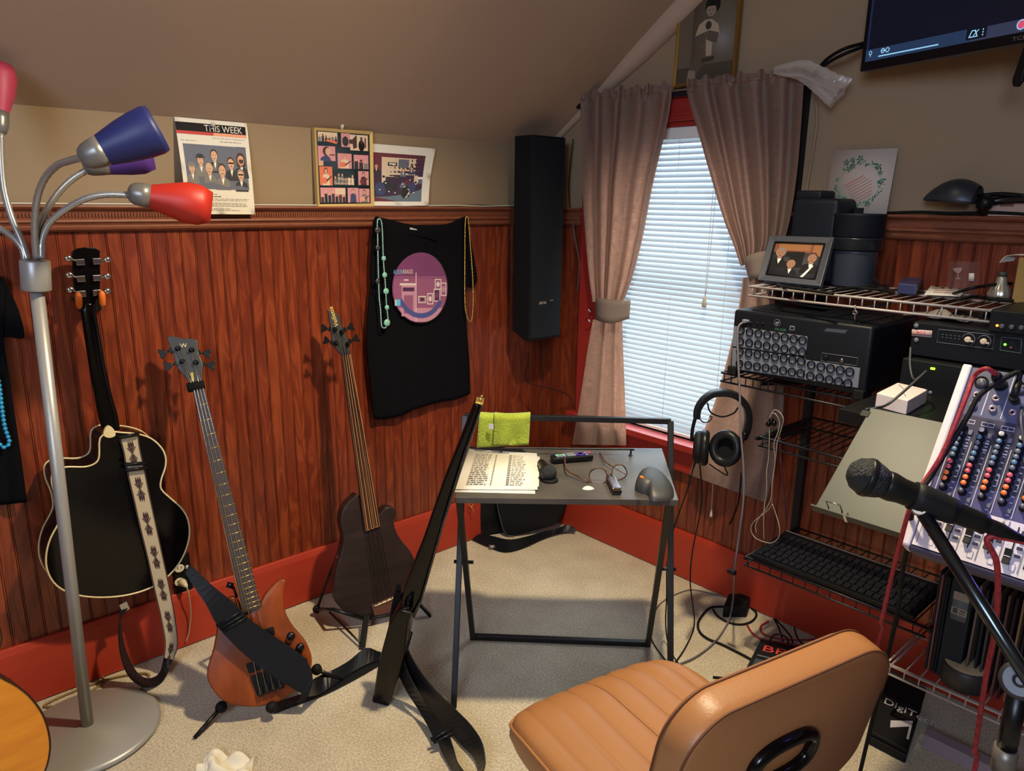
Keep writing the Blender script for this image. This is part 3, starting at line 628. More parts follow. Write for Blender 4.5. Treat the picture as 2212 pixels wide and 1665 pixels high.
# ---- fretless bass
p0f = X(790, 1334, .33); p1f = X(724, 675, .13); nF = gplane(p0f, p1f, (.97, -.24, 0))
def FP(x, y, o=0.0): return PL(x, y, p0f+nF*o, nF)
M_fbody = mat('dark_stained_maple', (32, 23, 21), .4, spec=.3, nz=(4, (50, 36, 32), .3), stretch=(1, 1, 9)); M_fside = mat('dark_side', (30, 20, 18), .28, coat=.3)
g = thing('fretless_bass', 'dark stained fretless bass guitar standing on an A-frame stand', 'bass guitar', p0f)
fpx = [(777, 1070), (761, 1077), (746, 1092), (737, 1113), (736, 1136), (742, 1161), (738, 1190), (728, 1223), (722, 1258), (723, 1290), (737, 1315), (763, 1330), (789, 1335), (815, 1332), (842, 1322), (869, 1296), (888, 1268), (898, 1238), (898, 1217), (888, 1192), (869, 1169), (856, 1147), (852, 1127), (856, 1108), (850, 1096), (834, 1096), (820, 1110), (800, 1125)]
m = MB(); extr(m, fpx, FP, nF, .058, 0); m.build('body', M_fbody, g, bevel=.006, seg=3)
m = MB(); extr(m, [(738, 768), (756, 765), (818, 1130), (788, 1140)], FP, nF, .026, 0, 0, .002); m.build('neck', M_fside, g, bevel=.008, seg=3)
m = MB(); M_stripe = mat('lined_fingerboard', (176, 122, 78), .42, nz=(3, (136, 88, 56), .3), stretch=(30, 30, 1))
extr(m, [(737, 768), (756, 765), (819, 1135), (788, 1146)], FP, nF, .007, 0, 0, .011)
for t0 in (0, .30, .55, .80, 1.0):                     # dark laminate lines along the board
    w_ = .07 if t0 in (0, 1.0) else .045; P = []
    for t1, yy in ((0, 0), (1, 0), (1, 1), (0, 1)):
        u = min(1, max(0, t0+(t1-.5)*w_*2)); a = lerp(FP(737, 768, .0114), FP(756, 765, .0114), u); c = lerp(FP(788, 1146, .0114), FP(819, 1135, .0114), u); P.append(lerp(a, c, yy))
    m.poly(P, 1)
m.build('fingerboard', [M_stripe, mat('ebony_line', (44, 30, 24), .4)], g)
m = MB(); extr(m, [(708, 670), (713, 669), (721, 673), (731, 681), (735, 696), (740, 708), (746, 722), (754, 741), (756, 765), (739, 768), (733, 762), (719, 745), (717, 725), (713, 696)], FP, nF, .016, 0, 0, .004); hd = m.build('headstock', M_head, g, bevel=.0015)
m = MB(); a = FP(731.5, 704, .0046); yd = FP(724, 706, .0046)-a; xd = FP(722.5, 676, .0046)-a; m.text('Veillette', a, xd, yd, .022, 0, .0006); m.build('lettering', mat('gold_letter', (224, 194, 96), .4), hd)
posts = [(723, 711), (725, 741), (738, 717), (751, 743)]
for (x, y), ed, dr in zip(posts, ((714, 711), (718, 740), (744, 712), (755, 737)), ((-16, -2), (-16, -5), (12, -5), (14, -6))):
    p = FP(x, y, .004); m = MB(); m.lathe([(.009, 0), (.009, .003), (.005, .005), (.006, .014), (.0045, .016)], p, nF, 14); m.build('tuner_post', M_bkmetal, g)
    q = FP(*ed, -.006); key(q, FP(ed[0]+dr[0], ed[1]+dr[1], -.004)-q, nF, M_bkmetal, g, .014)
for i, (ps, sd) in enumerate(zip([posts[1], posts[0], posts[2], posts[3]], ((815, 1306), (825, 1303), (836, 1299), (847, 1295)))):
    t = .14+i*.24; nu = (lerp(738, 755, t), lerp(768, 765, t)); m = MB()
    m.tube([FP(*ps, .014), FP(*nu, .0145), FP(*sd, .016)], .0012, 6); m.build('string', M_bkmetal, g)
m = MB(); extr(m, [(801, 1306), (851, 1285), (855, 1314), (808, 1334)], FP, nF, .012, 0, 0, .011); br_ = m.build('bridge', mat('brown_bridge', (88, 52, 42), .5), g, bevel=.003)
m = MB(); a, c = FP(810, 1309, .013), FP(851, 1291, .013); m.cyl(a, c, .0032, 8); m.build('saddle', M_ivory, br_)
for i, y in enumerate((1203, 1213, 1224, 1233)):
    m = MB(); m.lathe([(.006, 0), (.006, .007), (.004, .009)], PL(733-i*1.5, y, p0f-nF*.028, nF), V((-.3, -1, .1)), 12); m.build('knob', M_chrome if i == 0 else M_bkmetal, g)
s = thing('guitar_stand', 'black A-frame stand holding the dark fretless bass', 'guitar stand', V((.33, -1.2, 0)))
J = Z(684, 1316, .03); cr = FP(790, 1342, .02)
for a, c, w_ in ((FP(792, 1330, .035), Z(782, 1402, .003), .011), (FP(886, 1282, .03), Z(930, 1330, .003), .011), (PL(742, 1160, p0f-nF*.07, nF), J, .006)):
    m = MB(); d = (c-a).normalized(); u, w2, _ = frame(d); m.obox((a+c)/2, u*w_, w2*.005, (c-a)/2); m.build('leg', M_bkmetal, s, bevel=.002)
for P in ([J, FP(720, 1316, .01), FP(788, 1337, .01)], [FP(788, 1337, .01), FP(850, 1326, .01), FP(890, 1284, .02)], [Z(712, 1322, .03), Z(778, 1388, .02)]):
    m = MB(); m.tube(P, .007 if len(P) > 2 else .004, 8); m.build('brace', M_bkmetal, s)
m = MB(); m.ball(J, .016, 10); m.build('joint', M_rubber, s)
# ---- headless black bass leaning on the table corner
F0 = Z(833, 1496, .01); T0 = V((.945, -1.33, .745)); dB = (T0-F0).normalized()
g = thing('headless_bass', 'black headless bass guitar seen edge-on leaning against the small table', 'bass guitar', F0)
vF = (CAM-T0); sideN = dB.cross(vF).normalized()         # across the view
def LPb(x, y):
    """point on the bass's mid plane (spanned by its long axis and sideN) seen at x, y"""
    return PL(x, y, T0, dB.cross(sideN).normalized())
bn = dB.cross(sideN).normalized(); bn = bn if bn.dot(vF) > 0 else -bn
m = MB(); m.prism([LPb(x, y)+bn*.022 for x, y in [(1027, 862), (1042, 868), (1005, 975), (960, 1120), (913, 1283), (893, 1318), (872, 1314), (875, 1262), (915, 1160), (960, 1030)]], -bn*.05); m.build('neck', M_blackg, g, bevel=.009, seg=3)
m = MB(); m.prism([LPb(x, y)+bn*.024 for x, y in [(1041, 868), (1044, 870), (1007, 977), (962, 1122), (915, 1285), (898, 1325), (893, 1320), (912, 1283), (958, 1120), (1003, 975)]], -bn*.052); m.build('fingerboard', mat('worn_edge', (62, 58, 54), .45, nz=(60, (20, 20, 20), .12)), g)
m = MB(); m.prism([LPb(x, y)+bn*.05 for x, y in [(873, 1288), (894, 1291), (890, 1316), (882, 1392), (868, 1440), (848, 1502), (810, 1492), (826, 1404), (846, 1330), (862, 1300)]], -bn*.10); m.build('body', M_blackg, g, bevel=.008, seg=3)
m = MB()
for k in (-.014, -.005, .005, .014): m.tube([LPb(1044, 868)+bn*k, LPb(897, 1322)+bn*k, LPb(882, 1384)+bn*k], .0011, 5)
m.build('strings', M_steel, g)
m = MB(); m.lathe([(.006, 0), (.006, .005), (.0035, .007), (.0025, .012), (.0035, .014)], LPb(1038, 864), dB, 12); m.obox(LPb(1036, 866), bn*.018, sideN*.010, dB*.002); m.build('headpiece', M_gold, g, bevel=.001)
for k in (-.015, -.005, .005, .015): m = MB(); m.lathe([(.005, 0), (.006, .004), (.006, .016), (.003, .018)], LPb(884, 1380)+bn*k*2, -dB, 10); m.build('tuner', M_bkmetal, g)
m = MB(); m.obox(LPb(884, 1300)+bn*.03, bn*.03, sideN*.014, dB*.014); m.build('pickup', M_black, g, bevel=.002)
s1 = thing('guitar_strap', 'black leather strap looping from headless bass onto the carpet', 'guitar strap', Z(960, 1560))
m = MB()
band(m, [Z(856, 1262, .40), Z(843, 1330, .30), Z(836, 1400, .18), Z(852, 1436, .12), Z(878, 1490, .06), Z(906, 1535, .04), Z(930, 1580, .03), Z(940, 1602, .03)],
     [Z(866, 1262, .40), Z(864, 1320, .30), Z(872, 1420, .18), Z(890, 1470, .12), Z(920, 1520, .07), Z(948, 1556, .05), Z(972, 1582, .045), Z(977, 1590, .045)], 30, .004)
m.build('shoulder_pad', M_leather, s1)
m = MB()
band(m, [Z(856, 1380, .24), Z(872, 1440, .13), Z(898, 1492, .06), Z(926, 1534, .02), Z(964, 1572, .01), Z(1000, 1612, .01), Z(1027, 1642, .01), Z(1036, 1690, .005), Z(1000, 1700, .005), Z(975, 1660, .008), Z(955, 1625, .012), Z(946, 1600, .016)],
     [Z(872, 1378, .25), Z(894, 1428, .17), Z(938, 1486, .12), Z(984, 1532, .09), Z(1014, 1562, .075), Z(1037, 1594, .07), Z(1046, 1622, .065), Z(1046, 1660, .06), Z(1020, 1680, .06), Z(990, 1650, .055), Z(980, 1618, .05), Z(972, 1592, .05)], 46, .003)
m.build('webbing', M_leather, s1)
m = MB(); m.cyl(Z(930, 1598, .035), Z(976, 1574, .05), .006, 8); m.cyl(Z(936, 1604, .035), Z(979, 1584, .05), .005, 8); m.build('slide_loop', M_leather, s1)
# ---- honey coloured acoustic at the picture's edge
pO = D(-60, 1560, 1.72); nO = (-FW+RT*1.0+V((0, 0, .1))).normalized()
def OP(x, y, o=0.0): return PL(x, y, pO+nO*o, nO)
g = thing('acoustic_guitar', 'honey coloured acoustic guitar body at lower left beside the lamp base', 'guitar', V((pO.x, pO.y, 0)))
m = MB(); opx = [(3, 1372), (-6, 1412), (-16, 1440), (0, 1461), (38, 1482), (70, 1510), (95, 1548), (107, 1592), (107, 1628), (97, 1665), (72, 1710), (25, 1750), (-50, 1765), (-130, 1745), (-190, 1690), (-215, 1610), (-205, 1540), (-180, 1490), (-165, 1440), (-180, 1385), (-172, 1330), (-130, 1290), (-70, 1285), (-20, 1320)]
ol = out(opx, OP, 3); m.prism(ol, -nO*.09, 0, 1); m.build('body', [mat('honey_spruce', (202, 132, 34), .4, coat=.3, nz=(9, (176, 104, 26), .3), stretch=(1, 1, 6)), mat('dark_mahogany', (60, 32, 20), .35)], g)
m = MB(); m.tube([p+nO*.0005 for p in ol], .0022, 6, closed=True); m.build('binding', mat('dark_binding', (50, 28, 16), .4), g)
m = MB(); m.tube([OP(-100, 1290), OP(-170, 1000)], .028, 10); m.build('neck', M_fside, g)
s = thing('guitar_stand', 'tubular stand under the honey coloured acoustic guitar', 'guitar stand', V((pO.x, pO.y, 0)))
q = OP(-50, 1775, -.04)
for dx, dy in ((-.16, .12), (.12, .16), (.1, -.16)): m = MB(); m.tube([q, V((q.x+dx, q.y+dy, .006))], .008, 8); m.build('leg', M_bkmetal, s)
# ================================================================ things on the left wall
M_shirt = mat('black_cotton', (12, 12, 15), .95, bump=(220, .1), spec=.08)
def spl2(px, t):
    """point at fraction t on a smoothed pixel polyline"""
    P = spline([V((x, y, 0)) for x, y in px], 8); k = t*(len(P)-1); i = min(len(P)-2, int(k)); q = lerp(P[i], P[i+1], k-i); return q.x, q.y
def shirt(name, label, top, bot, left, right, sleeves, fold):
    t = thing(name, label, 't-shirt', X(*spl2(top, .5), .03)); m = MB()
    def fn(u, v):
        a, b = spl2(top, u), spl2(bot, u); c, d = spl2(left, v), spl2(right, v)
        l0, l1 = (lerp(left[0][0], left[-1][0], v), lerp(left[0][1], left[-1][1], v)), (lerp(right[0][0], right[-1][0], v), lerp(right[0][1], right[-1][1], v))
        x = lerp(a[0], b[0], v)+lerp(c[0]-l0[0], d[0]-l1[0], u); y = lerp(a[1], b[1], v)+lerp(c[1]-l0[1], d[1]-l1[1], u)*.3
        return X(x, y, .034+fold(u, v))
    m.grid(fn, 40, 40); m.build('body', M_shirt, t, solid=.006)
    for px, dx in sleeves:
        m = MB(); P = out(px, lambda x, y: X(x, y, .026+dx), 3); m.prism(P, (-.014, 0, 0)); m.build('sleeve', M_shirt, t, bevel=.005)
    return t, fn
fold = lambda u, v: .004*math.sin(u*21+2*v)*v*v+.012*math.exp(-((v-.05)/.05)**2)*(.4+.6*math.sin(u*5))+.005*math.sin(u*9-3)*(v > .62)*(v-.62)*2
ts, tfn = shirt('t_shirt', 'black t-shirt with round purple concert print pinned to the wainscot', [(812, 468), (840, 474), (880, 484), (920, 487), (965, 484), (1000, 469), (1010, 468)], [(808, 905), (830, 905), (862, 899), (885, 888), (910, 879), (950, 868), (985, 862), (1015, 850)],
    [(812, 468), (806, 560), (797, 660), (792, 735), (799, 820), (808, 905)], [(1010, 468), (1004, 560), (1005, 640), (1007, 720), (1013, 790), (1015, 850)],
    [([(1003, 480), (1012, 484), (1022, 540), (1031, 592), (1030, 612), (1016, 622), (1005, 606), (1003, 560)], .0), ([(812, 470), (826, 480), (836, 560), (844, 640), (834, 668), (812, 650), (802, 600), (806, 520)], .018)], fold)
M_prt = [mat('print_purple', (112, 52, 96), .8), mat('print_dark', (74, 30, 70), .8), mat('print_pink', (184, 130, 150), .8), mat('print_cream', (208, 190, 180), .8), mat('print_blue', (70, 74, 130), .8), mat('print_cyan', (90, 176, 214), .8), mat('print_mauve', (140, 78, 112), .8)]
S = Sheet(X(847, 545, .052), X(968, 545, .052), X(968, 698, .052), X(847, 698, .052))
S.el(.5, .5, .5, .5, 0, 48); S.lay = 0
S.el(.5, .5, .5, .5, 3, 40, -1.1, 1.9); S.lay = 2; S.el(.494, .496, .494, .492, 0, 48)
def chord(v0, v1, mi):                                   # a slice of the disc between two heights
    P = [(.5+.48*math.sqrt(max(0, 1-((v-.5)/.49)**2)), v) for v in [lerp(v0, v1, i/10) for i in range(11)]]
    S.pg(P+[(1-u, v) for u, v in P[::-1]], mi)
chord(.36, .78, 6); chord(.78, .98, 2); chord(.34, .345, 2)
S.rc(.16, .46, .40, .9, 2); S.rc(.18, .49, .38, .545, 1); S.rc(.2, .6, .36, .86, 6); S.rc(.13, .43, .42, .46, 3); S.el(.24, .385, .045, .012, 3); S.rc(.405, .28, .418, .98, 3)
for u0, v0, u1, v1, c1 in ((.45, .61, .59, .71, 1), (.61, .57, .72, .73, 3), (.73, .51, .85, .69, 0), (.75, .37, .87, .52, 3), (.86, .42, .965, .61, 2)):
    S.rc(u0, v0, u1, v1, 3); S.rc(u0+.015, v0+.015, u1-.015, v1-.015, 2 if c1 == 1 else (1 if c1 == 0 else 6)); S.el((u0+u1)/2, (v0+v1)/2, (u1-u0)*.28, (v1-v0)*.24, c1)
for k in range(4): S.rc(.45+.01, .63+k*.02, .58, .637+k*.02, 1)
S.pg([(.5+r*math.cos(t), .48+r*1.02*math.sin(t)) for r, ts_ in ((.44, [2.7-i*.2 for i in range(12)]), (.37, [.5+i*.2 for i in range(12)])) for t in ts_], 4)
S.rc(.045, .66, .14, .75, 5); S.rc(.045, .66, .07, .75, 3)
S.tx('ALISON', .02, .30, .085, 5, sx=.55); S.tx('KRAUSS', .185, .295, .085, 3, sx=.55)
S.build('print', M_prt, ts)
m = MB(); m.obox(X(893, 496, .05), (.001, 0, 0), (0, .016, -.004), (0, .001, .005)); m.build('care_tag', mat('white_tag', (180, 180, 184), .8), ts)
m = MB(); band(m, [X(862, 494, .047), X(900, 497, .05), (X(930, 503, .05)), X(946, 515, .047)], [X(858, 502, .047), X(895, 508, .05), X(926, 514, .05), X(944, 521, .047)], 16, .004); m.build('collar', M_shirt, ts)
ts2, _ = shirt('t_shirt', 'second black t-shirt at the far left behind the lamp pole', [(-110, 590), (-60, 592), (-20, 590), (0, 596), (12, 608)], [(-120, 1098), (-60, 1094), (0, 1090), (58, 1084)], [(-110, 590), (-112, 800), (-120, 1098)], [(12, 608), (6, 700), (22, 800), (40, 930), (58, 1084)],
    [([(2, 600), (20, 625), (40, 668), (53, 718), (48, 732), (20, 728), (0, 724), (-5, 660)], .006)], lambda u, v: .006*math.sin(u*15)*v)
def chain(P, r, pitch, n=7, closed=False):
    """one beaded strand: a tube that swells at every bead"""
    L = [0]
    for a, b in zip(P, P[1:]): L.append(L[-1]+(b-a).length)
    N = max(3, int(L[-1]/pitch)); Q = []; R = []
    for i in range(N*4+1):
        t = L[-1]*i/(N*4); k = max(j for j in range(len(L)) if L[j] <= t+1e-9); k = min(k, len(P)-2)
        Q.append(lerp(P[k], P[k+1], (t-L[k])/max(1e-9, L[k+1]-L[k]))); R.append(r*(.3, .88, 1, .88)[i % 4])
    m = MB(); m.tube(Q, R, n); return m
def wallspl(px, x): return spline([X(a, b, x) for a, b in px], 6)
M_gbead = mat('gold_bead', (206, 168, 84), .25, metal=.8); M_tbead = mat('teal_bead', (150, 196, 184), .3, metal=.3); M_bbead = mat('blue_bead', (30, 140, 190), .35)
n = tag(chain(wallspl([(1009, 466), (1005, 480), (1004, 560), (1004, 640), (1006, 672), (1013, 693), (1019, 690), (1022, 650), (1021, 600), (1016, 530), (1012, 478), (1009, 466)], .062), .0032, .0075).build('bead_necklace', M_gbead), 'gold bead necklace hanging over the right sleeve of the printed t-shirt', 'necklace')
n = thing('bead_necklace', 'teal and silver bead necklace with flat discs left of the purple print', 'necklace', X(817, 470, .07))
m = chain(wallspl([(818, 472), (823, 476), (826, 500), (828, 560), (832, 610), (835, 660), (838, 690), (834, 706), (828, 708), (824, 702), (822, 670), (819, 640), (817, 580), (816, 520), (815, 480), (818, 472)], .068), .003, .0075); m.build('strand', M_tbead, n)
for x, y, r, mm in ((816, 497, .0125, 'dk'), (816, 535, .010, 'dk'), (816, 607, .010, 'dk'), (829, 558, .010, 'tl'), (831, 594, .011, 'tl'), (834, 629, .0125, 'tl'), (836, 664, .010, 'tl'), (836, 697, .0145, 'tl')):
    m = MB(); m.ball(X(x, y, .070), r, 14, 0, V((1, 0, 0)), .4); m.build('disc_bead', mat('teal_disc', (130, 186, 166), .35) if mm == 'tl' else mat('dark_disc', (60, 60, 62), .3), n)
tag(chain(wallspl([(-10, 800), (-2, 830), (4, 880), (10, 920), (18, 945), (20, 958), (10, 966), (0, 960), (-12, 940)], .06), .0062, .0125, 9).build('bead_necklace', M_bbead), 'bright blue bead necklace on the far left black t-shirt', 'necklace')
# ---- papers and pictures above the rail
M_paper = mat('white_paper', (222, 216, 204), .8); M_ink = mat('ink_black', (24, 22, 24), .7); M_inkg = mat('ink_grey', (150, 146, 140), .8)
PIC = [M_paper, M_ink, M_inkg, mat('pic_red', (186, 34, 44), .6), mat('pic_peach', (226, 150, 120), .6), mat('pic_skin', (206, 160, 132), .7), mat('pic_dark', (44, 44, 50), .7), mat('pic_slate', (96, 100, 116), .7), mat('pic_periwinkle', (128, 134, 172), .7),
       mat('pic_navy', (58, 66, 104), .7), mat('pic_grey', (120, 116, 112), .7), mat('pic_blond', (196, 168, 116), .7), mat('pic_brown', (66, 44, 38), .7), mat('pic_pink', (206, 140, 146), .7), mat('pic_orange', (214, 112, 82), .7), mat('pic_teal', (20, 40, 52), .7), mat('pic_maroon', (104, 44, 56), .7), mat('pic_cream', (214, 190, 164), .7), mat('pic_plum', (60, 42, 66), .7), mat('pic_steel', (96, 112, 126), .7), mat('pic_white', (230, 226, 220), .7)]
def lines(S, u0, u1, v0, n, dv, mi, rnd, h=.3, short=.2):
    """rows of tiny word-like dashes"""
    for i in range(n):
        u = u0; v = v0+i*dv; e = u1-rnd.random()*short*(u1-u0)
        while u < e:
            w_ = min(e-u, .02+rnd.random()*.05); S.rc(u, v, u+w_, v+dv*h, mi); u += w_+.012
def bust(S, u, v, s, skin, hair, coat, long=False, shades=False, cap=False, asp=1.0):
    """head and shoulders printed on a sheet"""
    S.pg([(u-s*1.5*asp, v+s*3.4), (u-s*1.25*asp, v+s*1.75), (u-s*.4*asp, v+s*1.2), (u+s*.4*asp, v+s*1.2), (u+s*1.25*asp, v+s*1.75), (u+s*1.5*asp, v+s*3.4)], coat)
    S.pg([(u-s*.38*asp, v+s*1.2), (u+s*.38*asp, v+s*1.2), (u, v+s*2.6)], 20 if coat != 20 else 6)
    S.el(u, v-s*.12, s*(.95 if long else .82)*asp, s*(1.25 if long else 1.08), hair); 
    if long: S.rc(u-s*.95*asp, v-s*.1, u+s*.95*asp, v+s*1.3, hair)
    S.rc(u-s*.3*asp, v+s*.6, u+s*.3*asp, v+s*1.4, skin); S.el(u, v+s*.12, s*.68*asp, s*.95, skin)
    if shades: S.rc(u-s*.6*asp, v-s*.12, u+s*.6*asp, v+s*.16, 1)
    else:
        for k in (-1, 1): S.el(u+k*s*.28*asp, v, s*.11*asp, s*.08, 12, 6)
    S.el(u, v+s*.62, s*.24*asp, s*.07, 12, 8)
    if cap: S.el(u, v-s*.75, s*.85*asp, s*.5, hair); S.rc(u-s*1.05*asp, v-s*.62, u+s*1.05*asp, v-s*.42, hair)
rnd = random.Random(3)
fl = thing('flyer', 'white THIS WEEK flyer with band picture tacked up near the lamp', 'flyer', X(460, 462, .03))
S = Sheet(X(376, 252, .004), X(533, 266, .004), X(551, 463, .045), X(404, 462, .05), lambda u, v: .006*math.sin(v*3.14)*(1-u*.4)); S.base(.0008, 0, 10, 10)
S.rc(.0, .045, .97, .135, 1); S.rc(0, .135, .5, .168, 3); S.rc(.5, .135, .97, .168, 4); S.tx('THIS WEEK', .38, .125, .098, 0, sx=.85)
lines(S, .48, .96, .19, 1, .02, 2, rnd); lines(S, .58, .96, .222, 1, .025, 2, rnd, .35); lines(S, .04, .3, .23, 1, .02, 2, rnd)
S.rc(.06, .27, .94, .735, 7); S.pg([(.06, .27), (.3, .27), (.42, .5), (.06, .5)], 9); S.pg([(.3, .27), (.62, .27), (.55, .55), (.42, .5)], 8); S.pg([(.62, .27), (.8, .27), (.7, .55), (.55, .55)], 8); S.pg([(.8, .27), (.94, .27), (.94, .55), (.7, .55)], 9)
for args in ((.47, .375, .055, 5, 12, 6), (.85, .41, .058, 5, 12, 6, True), (.27, .43, .052, 5, 6, 10, False, False, True), (.70, .45, .056, 5, 12, 6, False, True), (.14, .52, .048, 5, 10, 10, False, False, True), (.38, .52, .052, 5, 11, 10), (.83, .57, .054, 5, 10, 6, False, True), (.56, .53, .062, 5, 12, 10)): bust(S, *args, **dict(asp=1.2))
S.pg([(.06, .735), (.06, .66), (.2, .69), (.4, .66), (.6, .71), (.8, .69), (.94, .715), (.94, .735)], 7)
lines(S, .06, .3, .755, 1, .026, 1, rnd, .5); lines(S, .06, .5, .785, 1, .02, 2, rnd); lines(S, .06, .55, .81, 1, .02, 1, rnd, .35)
lines(S, .06, .93, .835, 2, .016, 2, rnd, .3, .05); lines(S, .06, .93, .88, 3, .016, 2, rnd, .3, .1); lines(S, .06, .93, .94, 2, .016, 2, rnd, .3, .5)
S.build('sheet', PIC, fl)
pn = MB(); pn.lathe([(.001, 0), (.001, .012), (.006, .013), (.0035, .016), (.0035, .021), (.006, .024), (0, .026)], X(455, 272, .004), (1, 0, .1), 12); tag(pn.build('push_pin', mat('clear_pin', (200, 196, 190), .2)), 'small clear push pin through the THIS WEEK flyer', 'push pin')
# framed collage
cf = thing('picture_frame', 'pale gold framed collage of pink stage photographs on the chair rail', 'picture frame', X(745, 446, .02))
c4 = [X(679, 275, .026), X(804, 284, .026), X(807, 446, .034), (X(687, 447, .034))]
def framebars(par, c4, w_, th, mm, name='frame'):
    """mitred frame inside the outline c4 (tl, tr, br, bl)"""
    n = (c4[1]-c4[0]).cross(c4[0]-c4[3]).normalized(); ce = sum(c4, V((0, 0, 0)))/4; m = MB(); inn = []
    ux = (c4[1]-c4[0]).normalized(); uy = (c4[0]-c4[3]).normalized()
    for p, sx, sy in zip(c4, (1, -1, -1, 1), (-1, -1, 1, 1)): inn.append(p+ux*w_*sx+uy*w_*sy)
    for i in range(4):
        j = (i+1) % 4; m.prism([c4[i], c4[j], inn[j]-n*.003, inn[i]-n*.003], -n*th)
    m.build(name, mm, par, bevel=.0018); return inn, n
M_pgold = mat('pale_gold_frame', (206, 176, 112), .35, metal=.3)
inn, n = framebars(cf, c4, .010, .022, M_pgold)
S = Sheet(*[p-n*.005 for p in inn]); S.base(.006, 15)
def figure(S, u0, v0, u1, v1, bgc, coat, hair=12, guitar=None, skin=5):
    S.rc(u0, v0, u1, v1, bgc); w_, h_ = u1-u0, v1-v0; u = u0+w_*.5
    S.pg([(u-w_*.28, v1), (u-w_*.24, v0+h_*.45), (u, v0+h_*.36), (u+w_*.24, v0+h_*.45), (u+w_*.3, v1)], coat); S.el(u, v0+h_*.22, w_*.14, h_*.17, hair); S.el(u, v0+h_*.25, w_*.095, h_*.125, skin)
    if guitar is not None: S.el(u-w_*.12, v0+h_*.74, w_*.24, h_*.17, guitar); S.pg([(u, v0+h_*.72), (u+w_*.46, v0+h_*.46), (u+w_*.47, v0+h_*.51), (u+.02, v0+h_*.79)], 12)
def crowd(S, u0, v0, u1, v1, bgc, cs, n, rnd):
    S.rc(u0, v0, u1, v1, bgc)
    for i in range(n):
        u = lerp(u0, u1, (i+.5)/n); t = v0+(v1-v0)*(.2+.25*rnd.random()); c = rnd.choice(cs); w_ = (u1-u0)/n*.42
        S.pg([(u-w_, v1), (u-w_*.9, t+(v1-v0)*.2), (u+w_*.9, t+(v1-v0)*.2), (u+w_, v1)], c); S.el(u, t+(v1-v0)*.08, w_*.55, (v1-v0)*.1, rnd.choice((5, 12, 5)))
crowd(S, .02, .01, .38, .14, 17, (12, 18, 10), 6, rnd); S.pg([(.2, .1), (.38, .14), (.36, .165), (.16, .13)], 14)
S.rc(.45, .01, .62, .2, 13); S.rc(.62, .02, .97, .24, 17); S.el(.53, .12, .06, .07, 6); S.rc(.6, .09, .72, .15, 12); S.pg([(.66, .09), (.75, .02), (.75, .2), (.68, .22)], 12); S.el(.84, .17, .06, .08, 1); S.rc(.82, .05, .86, .14, 18); S.rc(.9, .06, .93, .2, 16)
S.rc(.01, .2, .33, .40, 13); S.el(.17, .27, .075, .065, 12); S.el(.2, .275, .055, .055, 5); S.pg([(.04, .42), (.06, .36), (.15, .32), (.22, .35), (.25, .40)], 9); S.rc(.22, .31, .32, .325, 12); S.rc(.01, .4, .1, .47, 5)
figure(S, .37, .29, .64, .50, 13, 17, 14, 14); crowd(S, .68, .30, .97, .5, 13, (6, 12, 10), 3, rnd)
figure(S, .02, .48, .26, .74, 14, 17, 12, 14); crowd(S, .28, .53, .68, .73, 15, (20, 6, 10, 17), 6, rnd); figure(S, .76, .53, .97, .73, 13, 12, 12, 16)
S.tx('Woodstock', .36, .665, .062, 17, sx=.85); S.tx('Thanksgiving Show', .29, .72, .045, 17, sx=.85)
crowd(S, .02, .77, .5, .98, 13, (12, 6, 15), 7, rnd); S.rc(.3, .78, .5, .86, 17); figure(S, .54, .77, .76, .98, 13, 9, 10); figure(S, .77, .78, .98, .98, 13, 10, 12, 4)
S.build('collage', PIC, cf)
pn = MB(); q = X(739, 274, .02); pn.lathe([(.002, -.01), (.006, -.004), (.007, .006), (.003, .014), (0, .016)], q, (.3, 0, 1), 12); tag(pn.build('push_pin', mat('white_pin', (206, 200, 188), .3)), 'white push pin at the top of the gold collage frame', 'push pin')
# print with a white border, curling at its right edge
pf = thing('photo_print', 'white bordered print of a band with drum kit beside the collage', 'photo print', X(870, 443, .02))
S = Sheet(X(790, 309, .005), X(941, 321, .02), X(926, 444, .034), X(795, 444, .02), lambda u, v: -.012*math.sin(v*3.0)*u); S.base(.0008, 0, 10, 10)
S.rc(.1, .135, .87, .93, 18); S.rc(.1, .135, .87, .42, 16); S.rc(.22, .2, .74, .52, 17); S.rc(.47, .22, .63, .36, 7); S.rc(.31, .28, .45, .34, 6); S.rc(.33, .295, .43, .315, 20); S.pg([(.1, .93), (.1, .86), (.5, .82), (.87, .7), (.87, .93)], 19); S.rc(.1, .86, .5, .93, 16); S.rc(.79, .5, .87, .6, 20); S.rc(.8, .54, .87, .62, 7)
for args in ((.14, .36, .03, 5, 10, 6), (.55, .40, .032, 5, 12, 19), (.68, .36, .032, 5, 12, 9, True)): bust(S, *args)
for u, v in ((.25, .48), (.76, .56)):
    S.rc(u-.03, v-.08, u+.03, v+.14, 17); S.el(u, v+.04, .022, .02, 6)
for u, v, r, c in ((.49, .6, .06, 18), (.62, .62, .05, 16), (.42, .7, .05, 6), (.2, .72, .09, 9), (.3, .66, .07, 6), (.55, .66, .05, 7), (.7, .68, .07, 9), (.8, .68, .05, 18)): S.el(u, v, r, r*1.2, c)
S.el(.6, .77, .078, .12, 6, 24); S.el(.603, .77, .07, .108, 20, 24)
for t, v in (('FOUR', .73), ('LAST', .785), ('EMPIRE', .84)): S.tx(t, .605, v, .048, 1, 'CENTER', .9)
for k in range(10): S.el(.18+rnd.random()*.6, .55+rnd.random()*.25, .012, .01, 20)
S.build('sheet', PIC, pf)
